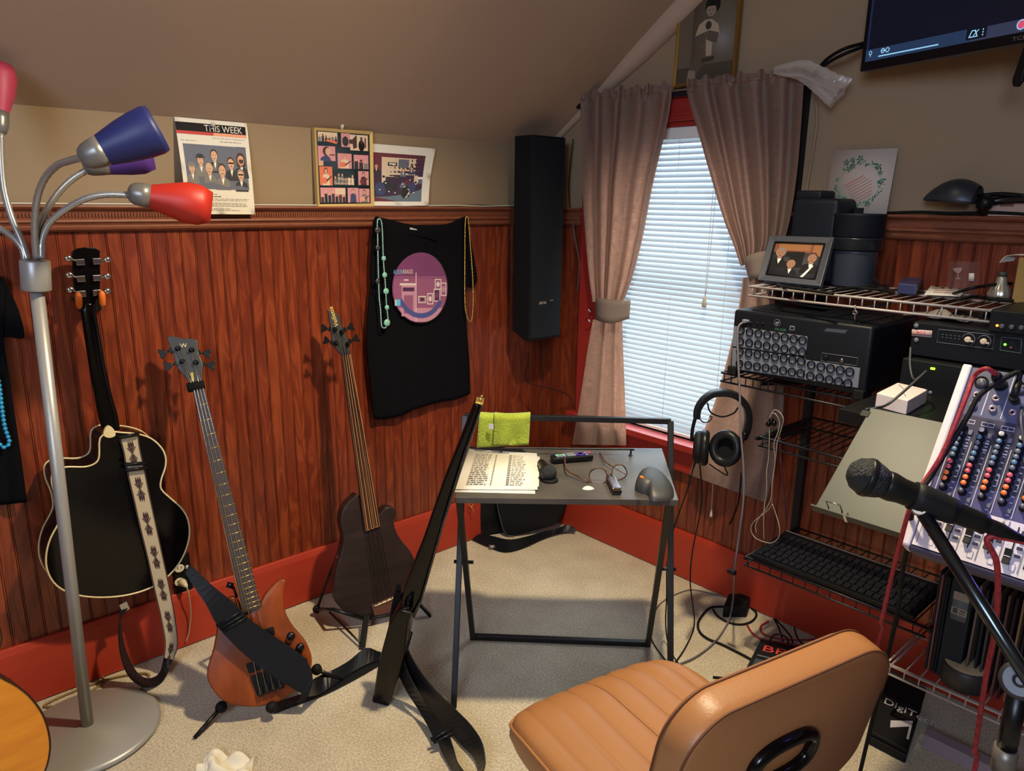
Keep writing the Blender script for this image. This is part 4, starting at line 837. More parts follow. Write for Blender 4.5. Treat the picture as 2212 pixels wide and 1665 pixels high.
# cables lying along the rail
for lab, mm, dy, seed in (('thin black cable lying along the top of the left chair rail', M_rubber, .012, 4), ('thin white cable along the left chair rail behind the black cable', mat('white_cable', (206, 200, 186), .6), .024, 9)):
    r_ = random.Random(seed); m = MB(); P = []
    y = -.06
    while y > -3.0: P.append(V((dy+.004*(r_.random()-.5), y, ZR+.0035+.004*r_.random()*(y > -.7)))); y -= .12
    m.tube(spline(P, 5), .0032 if seed == 4 else .0026, 6); tag(m.build('cable', mm), lab, 'cable')
# ---- loudspeaker in the corner
M_spk = mat('black_speaker', (15, 17, 21), .65, bump=(300, .15))
sp0, sp1 = X(1143, 729, .21), X(1214, 735, .21); zt = X(1188, 294, .21).z; zb = (sp0.z+sp1.z)/2
k = thing('loudspeaker', 'tall black column loudspeaker mounted in the corner beside the window', 'loudspeaker', (.12, (sp0.y+sp1.y)/2, zb))
m = MB(); y0, y1 = sp0.y, X(1222, 300, .21).y
m.prism([(.10, y0, zt), (.21, y0, zt), (.21, y0, zb), (.18, y0, zb), (.10, y0, zb+.035)], (0, y1-y0, 0)); m.build('cabinet', M_spk, k, bevel=.004)
m = MB(); m.box((.2095, y0+.006, zb+.01), (.2145, y1-.006, zt-.006)); m.build('grille', mat('speaker_grille', (22, 27, 32), .8, bump=(600, .3)), k, bevel=.002)
S = Sheet(X(1164, 649, .2150), X(1194, 648, .2150), X(1194, 656, .2150), X(1164, 657, .2150)); S.tx('BOSE', .05, .95, .95, 0, sx=1.15); S.rc(-.02, .86, .2, .98, 0); S.rc(.8, .0, 1.05, .1, 0); S.build('logo', mat('logo_silver', (190, 180, 170), .4), k)
yc = y1-.05; m = MB(); m.box((.0, yc-.02, 1.2), (.102, yc+.02, 1.25)); m.box((.0, yc-.02, 1.6), (.102, yc+.02, 1.65)); m.box((0, yc-.03, 1.15), (.008, yc+.03, 1.7)); m.build('bracket', M_black, k, bevel=.002)
for px, o, lab, mm in (([(1172, 755), (1180, 780), (1200, 812), (1222, 850), (1240, 884)], .05, 'thin black wire dropping from the corner loudspeaker to the floor outlet', M_rubber), ([(1238, 300), (1232, 350), (1228, 400), (1230, 450)], .03, 'dark wire running up the corner beside the loudspeaker', M_rubber), ([(1236, 470), (1243, 520), (1252, 566), (1250, 600), (1246, 630)], .03, 'bluish grey wire hanging between corner loudspeaker and left curtain', mat('grey_wire', (70, 80, 96), .4))):
    m = MB(); m.tube(spline([Y(x, y, -o) if x > 1205 else V((.1, -.2, X(x, y, .1).z)) for x, y in px], 6), .0022, 6); tag(m.build('wire', mm), lab, 'wire')
# ================================================================ window dressing
M_curt = translucent('taupe_curtain', (130, 113, 101), (230, 158, 122), .30, .85, 24)
M_rod = mat('dark_curtain_rod', (22, 24, 34), .4)
rz = Y(1467, 203, -.05).z; m = MB(); m.cyl((.19, -.052, rz), (1.215, -.052, rz), .010, 14)
for x in (.215, 1.19): m.box((x-.008, -.05, rz-.012), (x+.008, 0, rz+.012))
tag(m.build('curtain_rod', M_rod), 'dark curtain rod above the window behind both curtain tops', 'curtain rod')
def tab(rows, v):
    return interp([((i/(len(rows)-1)),)+tuple(r) for i, r in enumerate(rows)], v)
def smooth_rows(rows, n=6):
    P = []
    for i in range(len(rows)-1):
        for k in range(n):
            t = k/n; r0 = rows[max(0, i-1)]; r1 = rows[i]; r2 = rows[i+1]; r3 = rows[min(len(rows)-1, i+2)]
            P.append(tuple(.5*(2*b+(c-a)*t+(2*a-5*b+4*c-d)*t*t+(3*b-a-3*c+d)*t**3) for a, b, c, d in zip(r0, r1, r2, r3)))
    return P+[rows[-1]]
def drape(rows, npl, amp0, amp1, ph, depth_=-.085, ruffle=True, nu=72, seed=1):
    R = smooth_rows(rows); r_ = random.Random(seed); ps = [r_.random()*6 for _ in range(5)]
    def fn(u, v):
        xl, yl, xr, yr = tab(R, v); 
        uu = u+.03*math.sin(u*13+ps[0])*(.6+.4*math.sin(v*3+ps[1]))
        w_ = uu*npl*2*math.pi+ph+.6*math.sin(uu*7+ps[2])
        d = lerp(amp0, amp1, v)*(math.sin(w_)+.35*math.sin(2*w_+ps[3])*.6)
        if ruffle and v < .14: d = d*min(1, .25+v/.14*.75)+(.011*math.sin(u*46+ps[4]+2*math.sin(u*17))+.006*math.sin(u*83+ps[0]))*(1-v/.14)-.012*math.exp(-((v-.045)/.02)**2)
        dy = -9+(4*math.sin(u*41+ps[1])+3*math.sin(u*67)) if (ruffle and v < .02) else 0
        return Y(lerp(xl, xr, u), lerp(yl, yr, u)+dy, depth_+d)
    m = MB(); m.grid(fn, nu, 60); return m
cl = thing('curtain', 'taupe curtain tied back at the left side of the window', 'curtain', (.35, -.085, 1.98))
drape([(1254, 208, 1451, 188), (1254, 236, 1449, 222), (1256, 300, 1437, 285), (1258, 400, 1410, 400), (1264, 500, 1389, 510), (1271, 585, 1367, 597), (1280, 652, 1347, 652)], 4.1, .022, .015, .5).build('panel', M_curt, cl)
drape([(1281, 690, 1344, 690), (1270, 750, 1346, 758), (1254, 855, 1350, 858), (1236, 960, 1353, 962)], 2.6, .010, .014, 1.2, ruffle=False, nu=44, seed=3).build('lower_panel', M_curt, cl)
M_tie = mat('taupe_tieback', (130, 113, 101), .85)
def tie(A, B, o, par):
    P = samp([Y(x, y, o) for x, y in A], 12); Q = samp([Y(x, y, o) for x, y in B], 12); m = MB()
    def fn(u, v):
        k = u*11; i = min(10, int(k)); p = lerp(lerp(P[i], P[i+1], k-i), lerp(Q[i], Q[i+1], k-i), v); return p+V((0, .05*(2*u-1)**2-.01, 0))
    m.grid(fn, 24, 4); m.build('tieback', M_tie, par, solid=.004)
tie([(1274, 648), (1300, 644), (1330, 648), (1349, 650)], [(1274, 690), (1300, 694), (1325, 698), (1346, 690)], -.115, cl)
for yy in (672, 694): m = MB(); m.tube(spline([Y(1282, yy, -.02), Y(1275, yy+1, -.05), Y(1270, yy-4, -.06)], 4), .003, 6); m.build('tieback_hook', M_chrome, cl)
cr_ = thing('curtain', 'taupe curtain tied back at the right side of the window', 'curtain', (.97, -.085, 1.98))
drape([(1483, 180, 1740, 153), (1486, 210, 1736, 186), (1505, 275, 1731, 262), (1532, 370, 1722, 370), (1562, 470, 1707, 470), (1585, 530, 1688, 530), (1600, 575, 1655, 558)], 4.6, .022, .015, 1.0, seed=5).build('panel', M_curt, cr_)
drape([(1604, 600, 1656, 592), (1598, 650, 1672, 650), (1580, 740, 1692, 745), (1545, 865, 1692, 880), (1508, 962, 1676, 990), (1490, 1026, 1655, 1086)], 2.6, .008, .013, .4, ruffle=False, nu=44, seed=8).build('lower_panel', M_curt, cr_)
tie([(1594, 562), (1618, 552), (1645, 543), (1668, 540)], [(1606, 606), (1622, 604), (1645, 598), (1668, 590)], -.112, cr_)
# gilt portrait standing on the window head
pf = thing('picture_frame', 'old portrait of a standing child in a thin gilt frame above window', 'picture frame', Y(1520, 180, -.03))
c4 = [Y(1467, -12, -.034), Y(1601, -30, -.034), Y(1584, 168, -.034), Y(1453, 190, -.034)]
inn, n = framebars(pf, c4, .011, .022, mat('gilt_frame', (150, 112, 48), .32, metal=.6))
S = Sheet(*[p-n*.004 for p in inn]); S.base(.006, 10)
PP = [mat('portrait_ground', (112, 98, 80), .5, nz=(5, (86, 76, 62), .3)), mat('portrait_dark', (54, 48, 42), .5), mat('portrait_mid', (90, 78, 66), .5), mat('portrait_light', (168, 150, 124), .5), mat('portrait_skin', (142, 124, 106), .5), mat('portrait_hair', (26, 26, 24), .5), mat('portrait_floor', (70, 62, 50), .5)]
S.m = [0]*len(S.m);  S.rc(0, .82, 1, 1, 6); S.rc(.0, 0, .25, .82, 0)
S.pg([(.22, .93), (.24, .8), (.34, .7), (.44, .62), (.52, .66), (.5, .78), (.42, .88), (.32, .97)], 2); S.pg([(.2, .97), (.22, .86), (.34, .87), (.36, .97)], 4)
S.pg([(.5, .5), (.62, .52), (.62, .72), (.52, .72)], 3); S.pg([(.44, .74), (.68, .73), (.66, .78), (.46, .79)], 1)
S.pg([(.3, .47), (.36, .34), (.47, .29), (.58, .29), (.7, .36), (.74, .48), (.62, .46), (.55, .42), (.44, .44)], 3); S.pg([(.3, .47), (.46, .44), (.5, .57), (.42, .58), (.34, .57)], 2); S.pg([(.55, .42), (.72, .46), (.7, .58), (.6, .56), (.5, .52)], 2); S.el(.53, .36, .055, .05, 1)
S.el(.585, .12, .13, .095, 5); S.el(.56, .185, .085, .075, 4); S.pg([(.45, .17), (.47, .09), (.68, .08), (.71, .16), (.66, .22), (.65, .14), (.5, .14)], 5); S.el(.53, .185, .012, .008, 5, 6); S.el(.59, .185, .012, .008, 5, 6); S.el(.56, .235, .024, .007, 1, 6)
S.build('photograph', PP, pf)
# black upright, tan conduit, torn clear plastic on the rod end
m = MB(); m.box((1.192, -.03, .95), (1.232, .0, 1.965)); tag(m.build('cable_cover', mat('blue_black_strip', (20, 20, 28), .45)), 'blue-black vertical strip on the wall right of the right curtain', 'strip')
m = MB(); m.tube(spline([Y(1762, 215, -.006), Y(1765, 260, -.006), Y(1757, 320, -.006), Y(1744, 400, -.006), Y(1738, 450, -.006)], 6), .005, 8); tag(m.build('conduit', M_plaster), 'plaster coloured cable running down beside the blue-black strip', 'cable')
def clearmat(name, c, k):
    m = bpy.data.materials.new(name); m.use_nodes = True; nt = m.node_tree; nt.nodes.clear(); N = nt.nodes.new; L = nt.links.new
    o = N('ShaderNodeOutputMaterial'); a = N('ShaderNodeBsdfTransparent'); b = N('ShaderNodeBsdfPrincipled'); b.inputs['Base Color'].default_value = (*lin(c), 1); b.inputs['Roughness'].default_value = .12; x = N('ShaderNodeMixShader'); x.inputs[0].default_value = k
    L(a.outputs[0], x.inputs[1]); L(b.outputs[0], x.inputs[2]); L(x.outputs[0], o.inputs[0]); return m
M_plas = clearmat('crinkled_plastic', (196, 186, 176), .38)
r_ = random.Random(5); m = MB(); cen = spline([Y(1672, 152, -.11), Y(1700, 152, -.12), Y(1735, 152, -.12), Y(1765, 168, -.12), Y(1790, 188, -.11), Y(1812, 205, -.10)], 5)
wid = [.010, .022, .032, .036, .040, .052]
def bag(u, v):
    k = v*(len(cen)-1); i = min(len(cen)-2, int(k)); p = lerp(cen[i], cen[i+1], k-i); w_ = interp([(j/5, q) for j, q in enumerate(wid)], v)[0]
    t = (cen[i+1]-cen[i]).normalized(); up = V((0, -1, 0)).cross(t).normalized(); th = u*2*math.pi; c = .75+.25*math.sin(5*th+v*9)+.14*math.sin(11*th+17*v)
    return p+(up*math.cos(th)+V((0, -1, 0))*math.sin(th)*.5)*w_*c
m.grid(bag, 40, 40, 0, False); tag(m.build('plastic_bag', M_plas), 'crumpled clear plastic wrapper draped over the right end of the curtain rod', 'plastic bag')
# ---- television on its arm
A = D(1857, 155, 2.2); B = V((1.885, -.287, A.z)); ux = (B-A).normalized(); nT = V((ux.y, -ux.x, 0)); uz = V((0, 0, 1)); TW, TH = .93, .53
nT = nT if nT.dot(CAM-A) > 0 else -nT
tv = thing('television', 'wall mounted black television with recording app bar along its screen', 'television', A+ux*TW/2)
m = MB(); m.prism([A, A+ux*TW, A+ux*TW+uz*TH, A+uz*TH], -nT*.035); m.build('bezel', mat('tv_black', (12, 13, 20), .3), tv, bevel=.003)
bz = .016; S = Sheet(A+ux*bz+uz*(TH-bz)+nT*.0006, A+ux*(TW-bz)+uz*(TH-bz)+nT*.0006, A+ux*(TW-bz)+uz*.024+nT*.0006, A+ux*bz+uz*.024+nT*.0006)
def emat(n, c, s): return mat(n, (4, 4, 6), .15, emit=c, es=s)
TVM = [emat('screen_dark', (14, 18, 34), .8), emat('screen_bar', (40, 60, 92), .8), emat('screen_icon', (150, 205, 240), 1.0), emat('screen_red', (210, 80, 110), 1.0), emat('screen_edge', (26, 40, 72), .8), emat('screen_mid', (56, 62, 88), .8)]
S.rc(0, 0, 1, 1, 0); S.rc(0, 0, .008, 1, 4); S.rc(0, .935, .36, 1, 1); S.rc(.36, .94, 1, 1, 5)
S.rc(.05, .978, .26, .985, 2)
def mic_icon(u, v): S.el(u, v, .006, .013, 2, 10); S.el(u, v-.001, .0035, .009, 1, 8); S.rc(u-.001, v+.012, u+.001, v+.022, 2)
mic_icon(.018, .955); S.el(.065, .955, .008, .014, 2, 10); S.el(.065, .955, .005, .009, 1, 10); S.rc(.058, .952, .085, .957, 2); S.el(.082, .955, .008, .014, 2, 10); S.el(.082, .955, .005, .009, 1, 10)
S.rc(.345, .935, .405, .99, 0); S.pg([(.352, .98), (.36, .945), (.372, .945), (.38, .98)], 2); S.pg([(.356, .975), (.362, .95), (.369, .95), (.376, .975)], 0); S.pg([(.365, .972), (.38, .945), (.382, .948), (.367, .974)], 2)
for k in range(3): S.el(.394, .95+k*.013, .002, .004, 2, 8)
S.el(.5, .965, .013, .024, 2, 20); S.el(.5, .965, .010, .019, 3, 20)
S.build('screen', TVM, tv)
S = Sheet(A+ux*(TW/2-.03)+uz*.019+nT*.0005, A+ux*(TW/2+.03)+uz*.019+nT*.0005, A+ux*(TW/2+.03)+uz*.006+nT*.0005, A+ux*(TW/2-.03)+uz*.006+nT*.0005); S.tx('TCL', .5, .95, 1.0, 0, 'CENTER', 1.5); S.build('logo', mat('logo_grey', (120, 106, 104), .4), tv)
m = MB(); q = A+ux*(TW/2-.012)-nT*.02; m.prism([q+ux*.012, q+ux*.028, q+ux*.022-uz*.085, q+ux*.012-uz*.098, q-uz*.095, q-ux*.004-uz*.08], -nT*.012); m.build('foot', M_black, tv, bevel=.003)
m = MB(); q = A+ux*TW*.55+uz*TH*.45-nT*.035; m.obox(q-nT*.02, ux*.12, uz*.1, nT*.02); m.obox(V((q.x+.1, -.034, q.z)), V((.03, 0, 0)), uz*.08, V((0, .03, 0))); m.cyl(q-nT*.03, V((q.x+.1, -.03, q.z)), .022, 10); m.build('wall_arm', M_black, tv)
for dx, lab in ((0, 'upper black cable arching from curtain rod end to the television'), (7, 'lower black cable arching from curtain rod end to the television')):
    m = MB(); m.tube(spline([Y(1745, 175+dx, -.05), Y(1768, 148+dx, -.06), Y(1790, 125+dx*1.4, -.09), Y(1825, 105+dx*1.6, -.13), D(1870, 92+dx, 2.26), D(1900, 80+dx, 2.27)], 8), .0055, 8); tag(m.build('cable', M_rubber), lab, 'cable')
# ================================================================ folding table
TA, TB = V((.70711, .70711, 0)), V((.70711, -.70711, 0)); UZ = V((0, 0, 1)); TZ = .74
def TP(a, b, z=TZ): return TA*a+TB*b+UZ*z
def TT(x, y, h=0.0): return Z(x, y, TZ+h)
M_ttop = mat('grey_oak_laminate', (84, 79, 74), .42, spec=.3, nz=(5, (56, 52, 49), .3), stretch=(2.2, 2.2, 1), bump=(60, .08))
M_tleg = mat('table_black_metal', (20, 20, 22), .42, metal=.2)
tb = thing('folding_table', 'small folding table with grey wood top and black metal legs in front of window', 'table', TP(.08, 1.37, 0))
m = MB(); c4 = [TT(1008, 964), TT(1430, 968), TT(1466, 1080), TT(982, 1074)]; m.prism([p for p in c4], UZ*-.018); m.build('table_top', M_ttop, tb, bevel=.0015)
def bar(m, p, q, w_=.009, side=TA):
    d = (q-p).normalized(); s = side-d*side.dot(d); s.normalize(); m.obox((p+q)/2, s*w_, d.cross(s)*w_, (q-p)/2)
LA, RA = -.2525, .424
for a in (LA, RA): m = MB(); bar(m, TP(a, 1.531, 0), TP(a, 1.192, .858)); m.build('leg', M_tleg, tb, bevel=.0015)
m = MB(); bar(m, TP(LA, 1.192, .858), TP(RA, 1.192, .858), .009, UZ); m.build('top_rail', M_tleg, tb, bevel=.0015)
for a in (LA+.022, RA-.022): m = MB(); bar(m, TP(a, 1.152, 0), TP(min(a, .372), 1.55, TZ-.02)); m.build('leg', M_tleg, tb, bevel=.0015)
m = MB(); bar(m, TP(LA+.022, 1.152, .010), TP(RA-.022, 1.152, .010), .0095, UZ); m.build('foot_bar', M_tleg, tb, bevel=.0015)
for a in (LA, RA):
    m = MB(); s = 1 if a > 0 else -1; m.cyl(TP(a+.018*s, 1.36, .415), TP(a-.045*s, 1.36, .415), .006, 10); m.build('pivot_bolt', M_tleg, tb)
m = MB(); p, q = TT(1083, 981), TT(1362, 984); p2, q2 = p+UZ*.022, q+UZ*.022
m.tube(spline([p, p2-UZ*.004, p2+(q2-p2).normalized()*.006, lerp(p2, q2, .5), q2-(q2-p2).normalized()*.006, q2-UZ*.004, q], 5), .0033, 8); m.lathe([(.007, 0), (.007, .003), (.0035, .004)], q, UZ, 12); m.lathe([(.007, 0), (.007, .003), (.0035, .004)], p, UZ, 12); m.build('book_stop', M_tleg, tb)
# towel folded over the back rail
M_tow = mat('lime_terry', (152, 168, 48), .95, nz=(26, (134, 150, 40), .3), bump=(160, .8), sheen=.3)
rr = TP(0, 1.192, .858)
def RP(x, y, o): return PL(x, y, rr+TB*o, TB)             # plane of the rail, o towards the room
tw = thing('towel', 'lime green terry towel folded over the table back rail', 'towel', RP(1088, 890, 0))
def tow(xl, xr, ybot, o, seed, tilt=0):
    r_ = random.Random(seed); a, b = r_.random()*6, r_.random()*6; tl, tr, bl, br_ = xl[0], xr[0], xl[1], xr[1]
    def fn(u, v):
        w_ = .006*math.sin(u*7+a+v*3)*v+.004*math.sin(u*13+b)*v
        return RP(lerp(lerp(tl, bl, v), lerp(tr, br_, v), u), lerp(891+3*math.sin(u*3), lerp(ybot[0], ybot[1], u), v), o+w_+.014*math.sin(min(1, v*6)*1.57)-.014)
    m = MB(); m.grid(fn, 26, 22); return m
tow((1036, 1030), (1146, 1142), (966, 960), .024, 2).build('front_fold', M_tow, tw, solid=.007)
tow((1068, 1066), (1146, 1142), (961, 958), .034, 5).build('outer_fold', M_tow, tw, solid=.006)
tow((1038, 1036), (1145, 1143), (935, 930), -.012, 9).build('back_fold', M_tow, tw, solid=.007)
m = MB(); q = RP(1061, 921, .045); m.obox(q, TA*.008, TB*.001, UZ*.009); m.build('wash_label', mat('white_tag', (180, 180, 184), .8), tw)
# song lists
def page(name, lab, c, z, nl, seed):
    r_ = random.Random(seed); t = thing(name, lab, 'paper', TT(*c[3], z)); S = Sheet(*[TT(x, y, z) for x, y in c]); S.base(.0012, 0)
    S.pg([(.12, .045), (.52, .05), (.52, .085), (.12, .08)], 2)
    lines(S, .12, .6, .05, 1, .05, 1, r_, .5, .05)
    for i in range(nl):
        v = .12+i*.82/nl; lines(S, .12, .33+.06*r_.random(), v, 1, .042, 1, r_, .34, .1); S.rc(.41, v, .43, v+.02, 1); S.rc(.10, v+.03, .62, v+.033, 2)
        S.rc(.605, v, .645, v+.022, 1); lines(S, .655, .85, v, 1, .042, 2, r_, .5, .3)
    S.build('sheet', [M_paper, mat('ink_soft', (92, 90, 92), .7), M_inkg], t)
page('song_list', 'lower sheet of the printed song lists, showing along the front edge', [(1012, 976), (1154, 984), (1156, 1066), (981, 1062)], .0016, 4, 3)
page('song_list', 'song list page jutting out at the right under the top page', [(1040, 974), (1166, 986), (1164, 1050), (1012, 1058)], .0034, 4, 5)
page('song_list', 'top printed song list page with two columns on the small table', [(1014, 969), (1160, 979), (1161, 1057), (983, 1056)], .0056, 18, 4)
# microphone lying beside the lists
M_micb = mat('mic_black', (18, 19, 18), .4); M_grill = mat('mic_grille', (40, 42, 44), .5, metal=.5, bump=(420, 1.0))
def micro(t, c, ax, k=1.0, tail=.16):
    """handheld vocal microphone, ball at c, handle along ax"""
    m = MB(); m.lathe([(0, -.0255*k), (.012*k, -.0225*k), (.021*k, -.0145*k), (.0255*k, -.002*k), (.0255*k, .006*k), (.022*k, .017*k), (.0185*k, .025*k)], c, ax, 28); m.build('grille', M_grill, t)
    m = MB(); m.lathe([(.0258*k, -.003*k), (.0265*k, 0), (.0265*k, .004*k), (.0256*k, .006*k)], c, ax, 28); m.build('grille_band', M_micb, t)
    m = MB(); m.lathe([(.0188*k, .024*k), (.0195*k, .027*k), (.0195*k, .034*k), (.0172*k, .045*k), (.0135*k, tail*k-.01), (.0135*k, tail*k), (.011*k, tail*k+.002)], c, ax, 24); m.build('handle', M_micb, t)
c = TT(1183, 1036, 0)+UZ*.026; tip = TT(1166, 992, .012); 
t = thing('microphone', 'black ball grille microphone lying on the table between papers and remote', 'microphone', TT(1183, 1036)); micro(t, D(1184, 1022, depth(c)-.0), (tip-c), 1.0, .12)
m = MB(); m.lathe([(.0265, 0), (.027, .004), (.024, .008)], TT(1187, 1038), UZ, 20); m.build('rubber_ring', M_rubber, t)
# remote control
a, b = TT(1191, 997, .004), TT(1279, 990, .004); ax = (b-a).normalized(); sd = UZ.cross(ax); L_ = (b-a).length
t = thing('remote_control', 'black TV remote with purple direction pad lying on the table', 'remote control', TT(1235, 996))
m = MB(); m.prism([a+ax*L_*u+sd*.019*v for u, v in [(0, -.8), (.04, -1), (.96, -1), (1, -.6), (1, .6), (.96, 1), (.04, 1), (0, .8)]], UZ*.017); m.build('body', M_micb, t, bevel=.004, seg=3)
def rb(u, v, w_, h_, mm, nm='button'):
    m = MB(); m.obox(a+ax*L_*u+sd*.019*v+UZ*.0185, ax*w_, sd*h_, UZ*.0022); m.build(nm, mm, t, bevel=.001)
M_rg = mat('remote_grey', (120, 126, 132), .5); M_rp = mat('remote_purple', (66, 44, 140), .5); M_rgr = mat('remote_green', (120, 180, 60), .5); M_rc = mat('remote_cyan', (130, 190, 214), .5); M_rr = mat('remote_red', (200, 70, 80), .5)
rb(.70, 0, .019, .0075, M_rp, 'direction_pad'); rb(.70, 0, .0075, .013, M_rp, 'direction_pad'); rb(.93, .35, .005, .004, M_rr, 'power_button')
for u, v, mm in ((.14, .2, M_rc), (.22, .2, M_rgr), (.30, .2, M_rc), (.14, -.45, M_rg), (.22, -.45, M_rg), (.30, -.45, M_rg), (.40, .4, M_rg), (.40, -.35, M_rg), (.47, .4, M_rg), (.47, -.35, M_rg), (.54, .4, M_rg), (.54, -.35, M_rg), (.84, -.5, M_rg), (.85, .5, M_rg)): rb(u, v, .005, .0038, mm)
# eyeglasses
M_tort = mat('tortoiseshell', (34, 22, 18), .25, nz=(70, (104, 62, 32), .14))
t = thing('eyeglasses', 'tortoiseshell eyeglasses with open temples lying on the table', 'eyeglasses', TT(1310, 1040))
def rim(c4, zz):
    # a lens outline standing on the table: px corners around it
    P = out(c4, lambda x, y: PL(x, y, zz[0], zz[1]), 6); m = MB(); m.tube(P, .0019, 8, closed=True); m.build('rim', M_tort, t)
    m = MB(); m.poly(P); m.build('lens', clearmat('lens_clear', (210, 220, 226), .07), t)
gp = TT(1293, 1043); gn = (TB+UZ*.35).normalized()
rim([(1273, 1027), (1278, 1016), (1292, 1011), (1305, 1014), (1311, 1026), (1308, 1040), (1293, 1046), (1278, 1043)], (gp, gn)); rim([(1322, 1022), (1326, 1008), (1340, 1003), (1350, 1010), (1354, 1024), (1344, 1034), (1328, 1037), (1321, 1034)], (TT(1330, 1037), gn))
m = MB(); m.tube(spline([PL(1309, 1033, gp, gn), PL(1315, 1026, gp, gn)+UZ*.002, PL(1322, 1026, TT(1330, 1037), gn)], 6), .0019, 8); m.build('bridge', M_tort, t)
for P in ([PL(1272, 1042, gp, gn), TT(1262, 1037, .008), TT(1245, 1027, .012), TT(1228, 1018, .016), TT(1222, 1010, .016), TT(1220, 993, .018), TT(1219, 986, .018)], [PL(1354, 1026, TT(1330, 1037), gn), TT(1340, 1018, .010), TT(1322, 1007, .012), TT(1309, 998, .014), TT(1303, 989, .012), TT(1296, 978, .008)]):
    m = MB(); P = spline(P, 6); m.tube(P, [.0017+.001*(i/len(P)) for i in range(len(P))], 8); m.build('temple', M_tort, t)
m = MB(); P = out([(1258, 1056), (1264, 1051), (1272, 1050), (1280, 1053), (1283, 1057), (1272, 1059), (1262, 1058)], lambda x, y: TT(x, y, .0006), 4); m.prism(P, UZ*.0012); tag(m.build('guitar_pick', mat('pearl_pick', (196, 204, 204), .3)), 'small white guitar pick on the table in front of eyeglasses', 'guitar pick')
# harmonica
t = thing('harmonica', 'chrome harmonica lying near the table front edge', 'harmonica', TT(1328, 1056))
a, b = TT(1318, 1040), TT(1333, 1070); ax = (b-a).normalized(); sd = UZ.cross(ax).normalized(); L_ = (b-a).length
m = MB(); m.obox((a+b)/2+UZ*.010, ax*L_/2, sd*.0135, UZ*.0045); m.build('comb', mat('dark_comb', (40, 26, 24), .5), t, bevel=.001)
for dz, nm in ((.0145+.003, 'cover_plate'), (.003, 'cover_plate')):
    m = MB(); m.obox((a+b)/2+UZ*dz, ax*L_*.44, sd*.0125, UZ*.003); m.build(nm, M_chrome, t, bevel=.0022)
for k in range(4): m = MB(); m.obox(b-ax*(.002+.0)+sd*(-.009+.006*k)+UZ*.010, ax*.003, sd*.002, UZ*.0032); m.build('hole', M_micb, t)
# thumb trackball
t = thing('trackball_mouse', 'dark grey sculpted trackball mouse at the right end of the table', 'computer mouse', TT(1412, 1075))
def mouse(px, fn_h):
    P = out(px, lambda x, y: TT(x, y), 4); ce = sum(P, V((0, 0, 0)))/len(P); m = MB(); n = len(P); vs = []; K = 7
    for k in range(K+1):
        s = math.cos(k/K*math.pi/2)**.55 if k < K else 0.0; 
        for p in P:
            q = lerp(ce, p, s); vs.append(q+UZ*(fn_h(q)*math.sin(k/K*math.pi/2)))
    m.add(vs, [(k*n+i, k*n+(i+1) % n, (k+1)*n+(i+1) % n, (k+1)*n+i) for k in range(K) for i in range(n)], 0, True); return m
c0 = TT(1412, 1050)
hgt = lambda q: .056-.30*max(0, (q-TT(1385, 1045)).dot(TB*.7+TA*.5))-.03*max(0, (q-TT(1385, 1045)).dot(-TA))
mouse([(1371, 1058), (1378, 1040), (1398, 1032), (1420, 1036), (1440, 1046), (1455, 1062), (1452, 1078), (1430, 1083), (1406, 1082), (1398, 1070), (1384, 1066)], hgt).build('shell', mat('graphite_rubber', (50, 51, 54), .5), t)
m = MB(); m.ball(TT(1408, 1024, .030), .0185, 20); m.build('ball', M_blackg, t)
m = MB(); d = (CAM-TT(1386, 1050, .04)).normalized(); m.ball(D(1387, 1031, depth(TT(1386, 1050, .04))-.022), .0075, 10, 0, RT-UP*.5, 1.0, .5, .5); m.build('scroll_mark', mat('orange_mark', (214, 120, 30), .5), t)
# ================================================================ leather bag in the corner
M_bag = mat('bag_leather', (16, 18, 23), .36, bump=(40, .25))
bg_ = thing('messenger_bag', 'black leather bag standing on the carpet in the corner under the table', 'bag', Z(1110, 1165))
pB = Z(1150, 1158, .0); nB = V((.80, -.56, .16)).normalized()
def clampb(m): m.v = [(max(x, .028), min(y, -.028), max(z, .003)) for x, y, z in m.v]; return m
def BP(x, y, o=0.0): return PL(x, y, pB+nB*o, nB)
# floor-standing gusseted body
bpx = [(1066, 1010), (1236, 1000), (1232, 1050), (1226, 1085), (1214, 1114), (1196, 1134), (1150, 1148), (1110, 1160), (1092, 1158), (1080, 1130), (1072, 1080)]
m = MB(); extr(m, bpx, BP, nB, .05, 0, 3); clampb(m); m.build('front_pocket', M_bag, bg_, bevel=.014, seg=4)
m = MB(); m.prism([p-nB*.05 for p in out([(1052, 1000), (1236, 998), (1228, 1080), (1212, 1120), (1120, 1162), (1078, 1168), (1062, 1120), (1056, 1060)], BP, 3)], V((-.065, -.075, 0))); clampb(m); m.build('body', M_bag, bg_, bevel=.012, seg=3)
m = MB()
for o, px in ((.004, [(1070, 1060), (1078, 1110), (1092, 1152), (1110, 1158)]), (-.05, [(1056, 1062), (1062, 1110), (1076, 1158), (1090, 1166)])): m.tube(spline([BP(x, y, o) for x, y in px], 6), .0028, 6)
clampb(m); m.build('piping', mat('worn_piping', (60, 66, 70), .4), bg_)
m = MB(); q = X(1018, 1088, .05); P = []
for k in range(25): t_ = k/24*2*math.pi; P.append(q+UZ*.016*math.sin(t_)+V((.3, .9, 0))*.009*math.cos(t_))
m.tube(P, .0022, 6); m.tube(spline([q-UZ*.014, q-UZ*.035+V((.006, .01, 0)), q-UZ*.05+V((0, .012, 0))], 4), .0022, 6); m.build('clasp', M_gold, bg_)
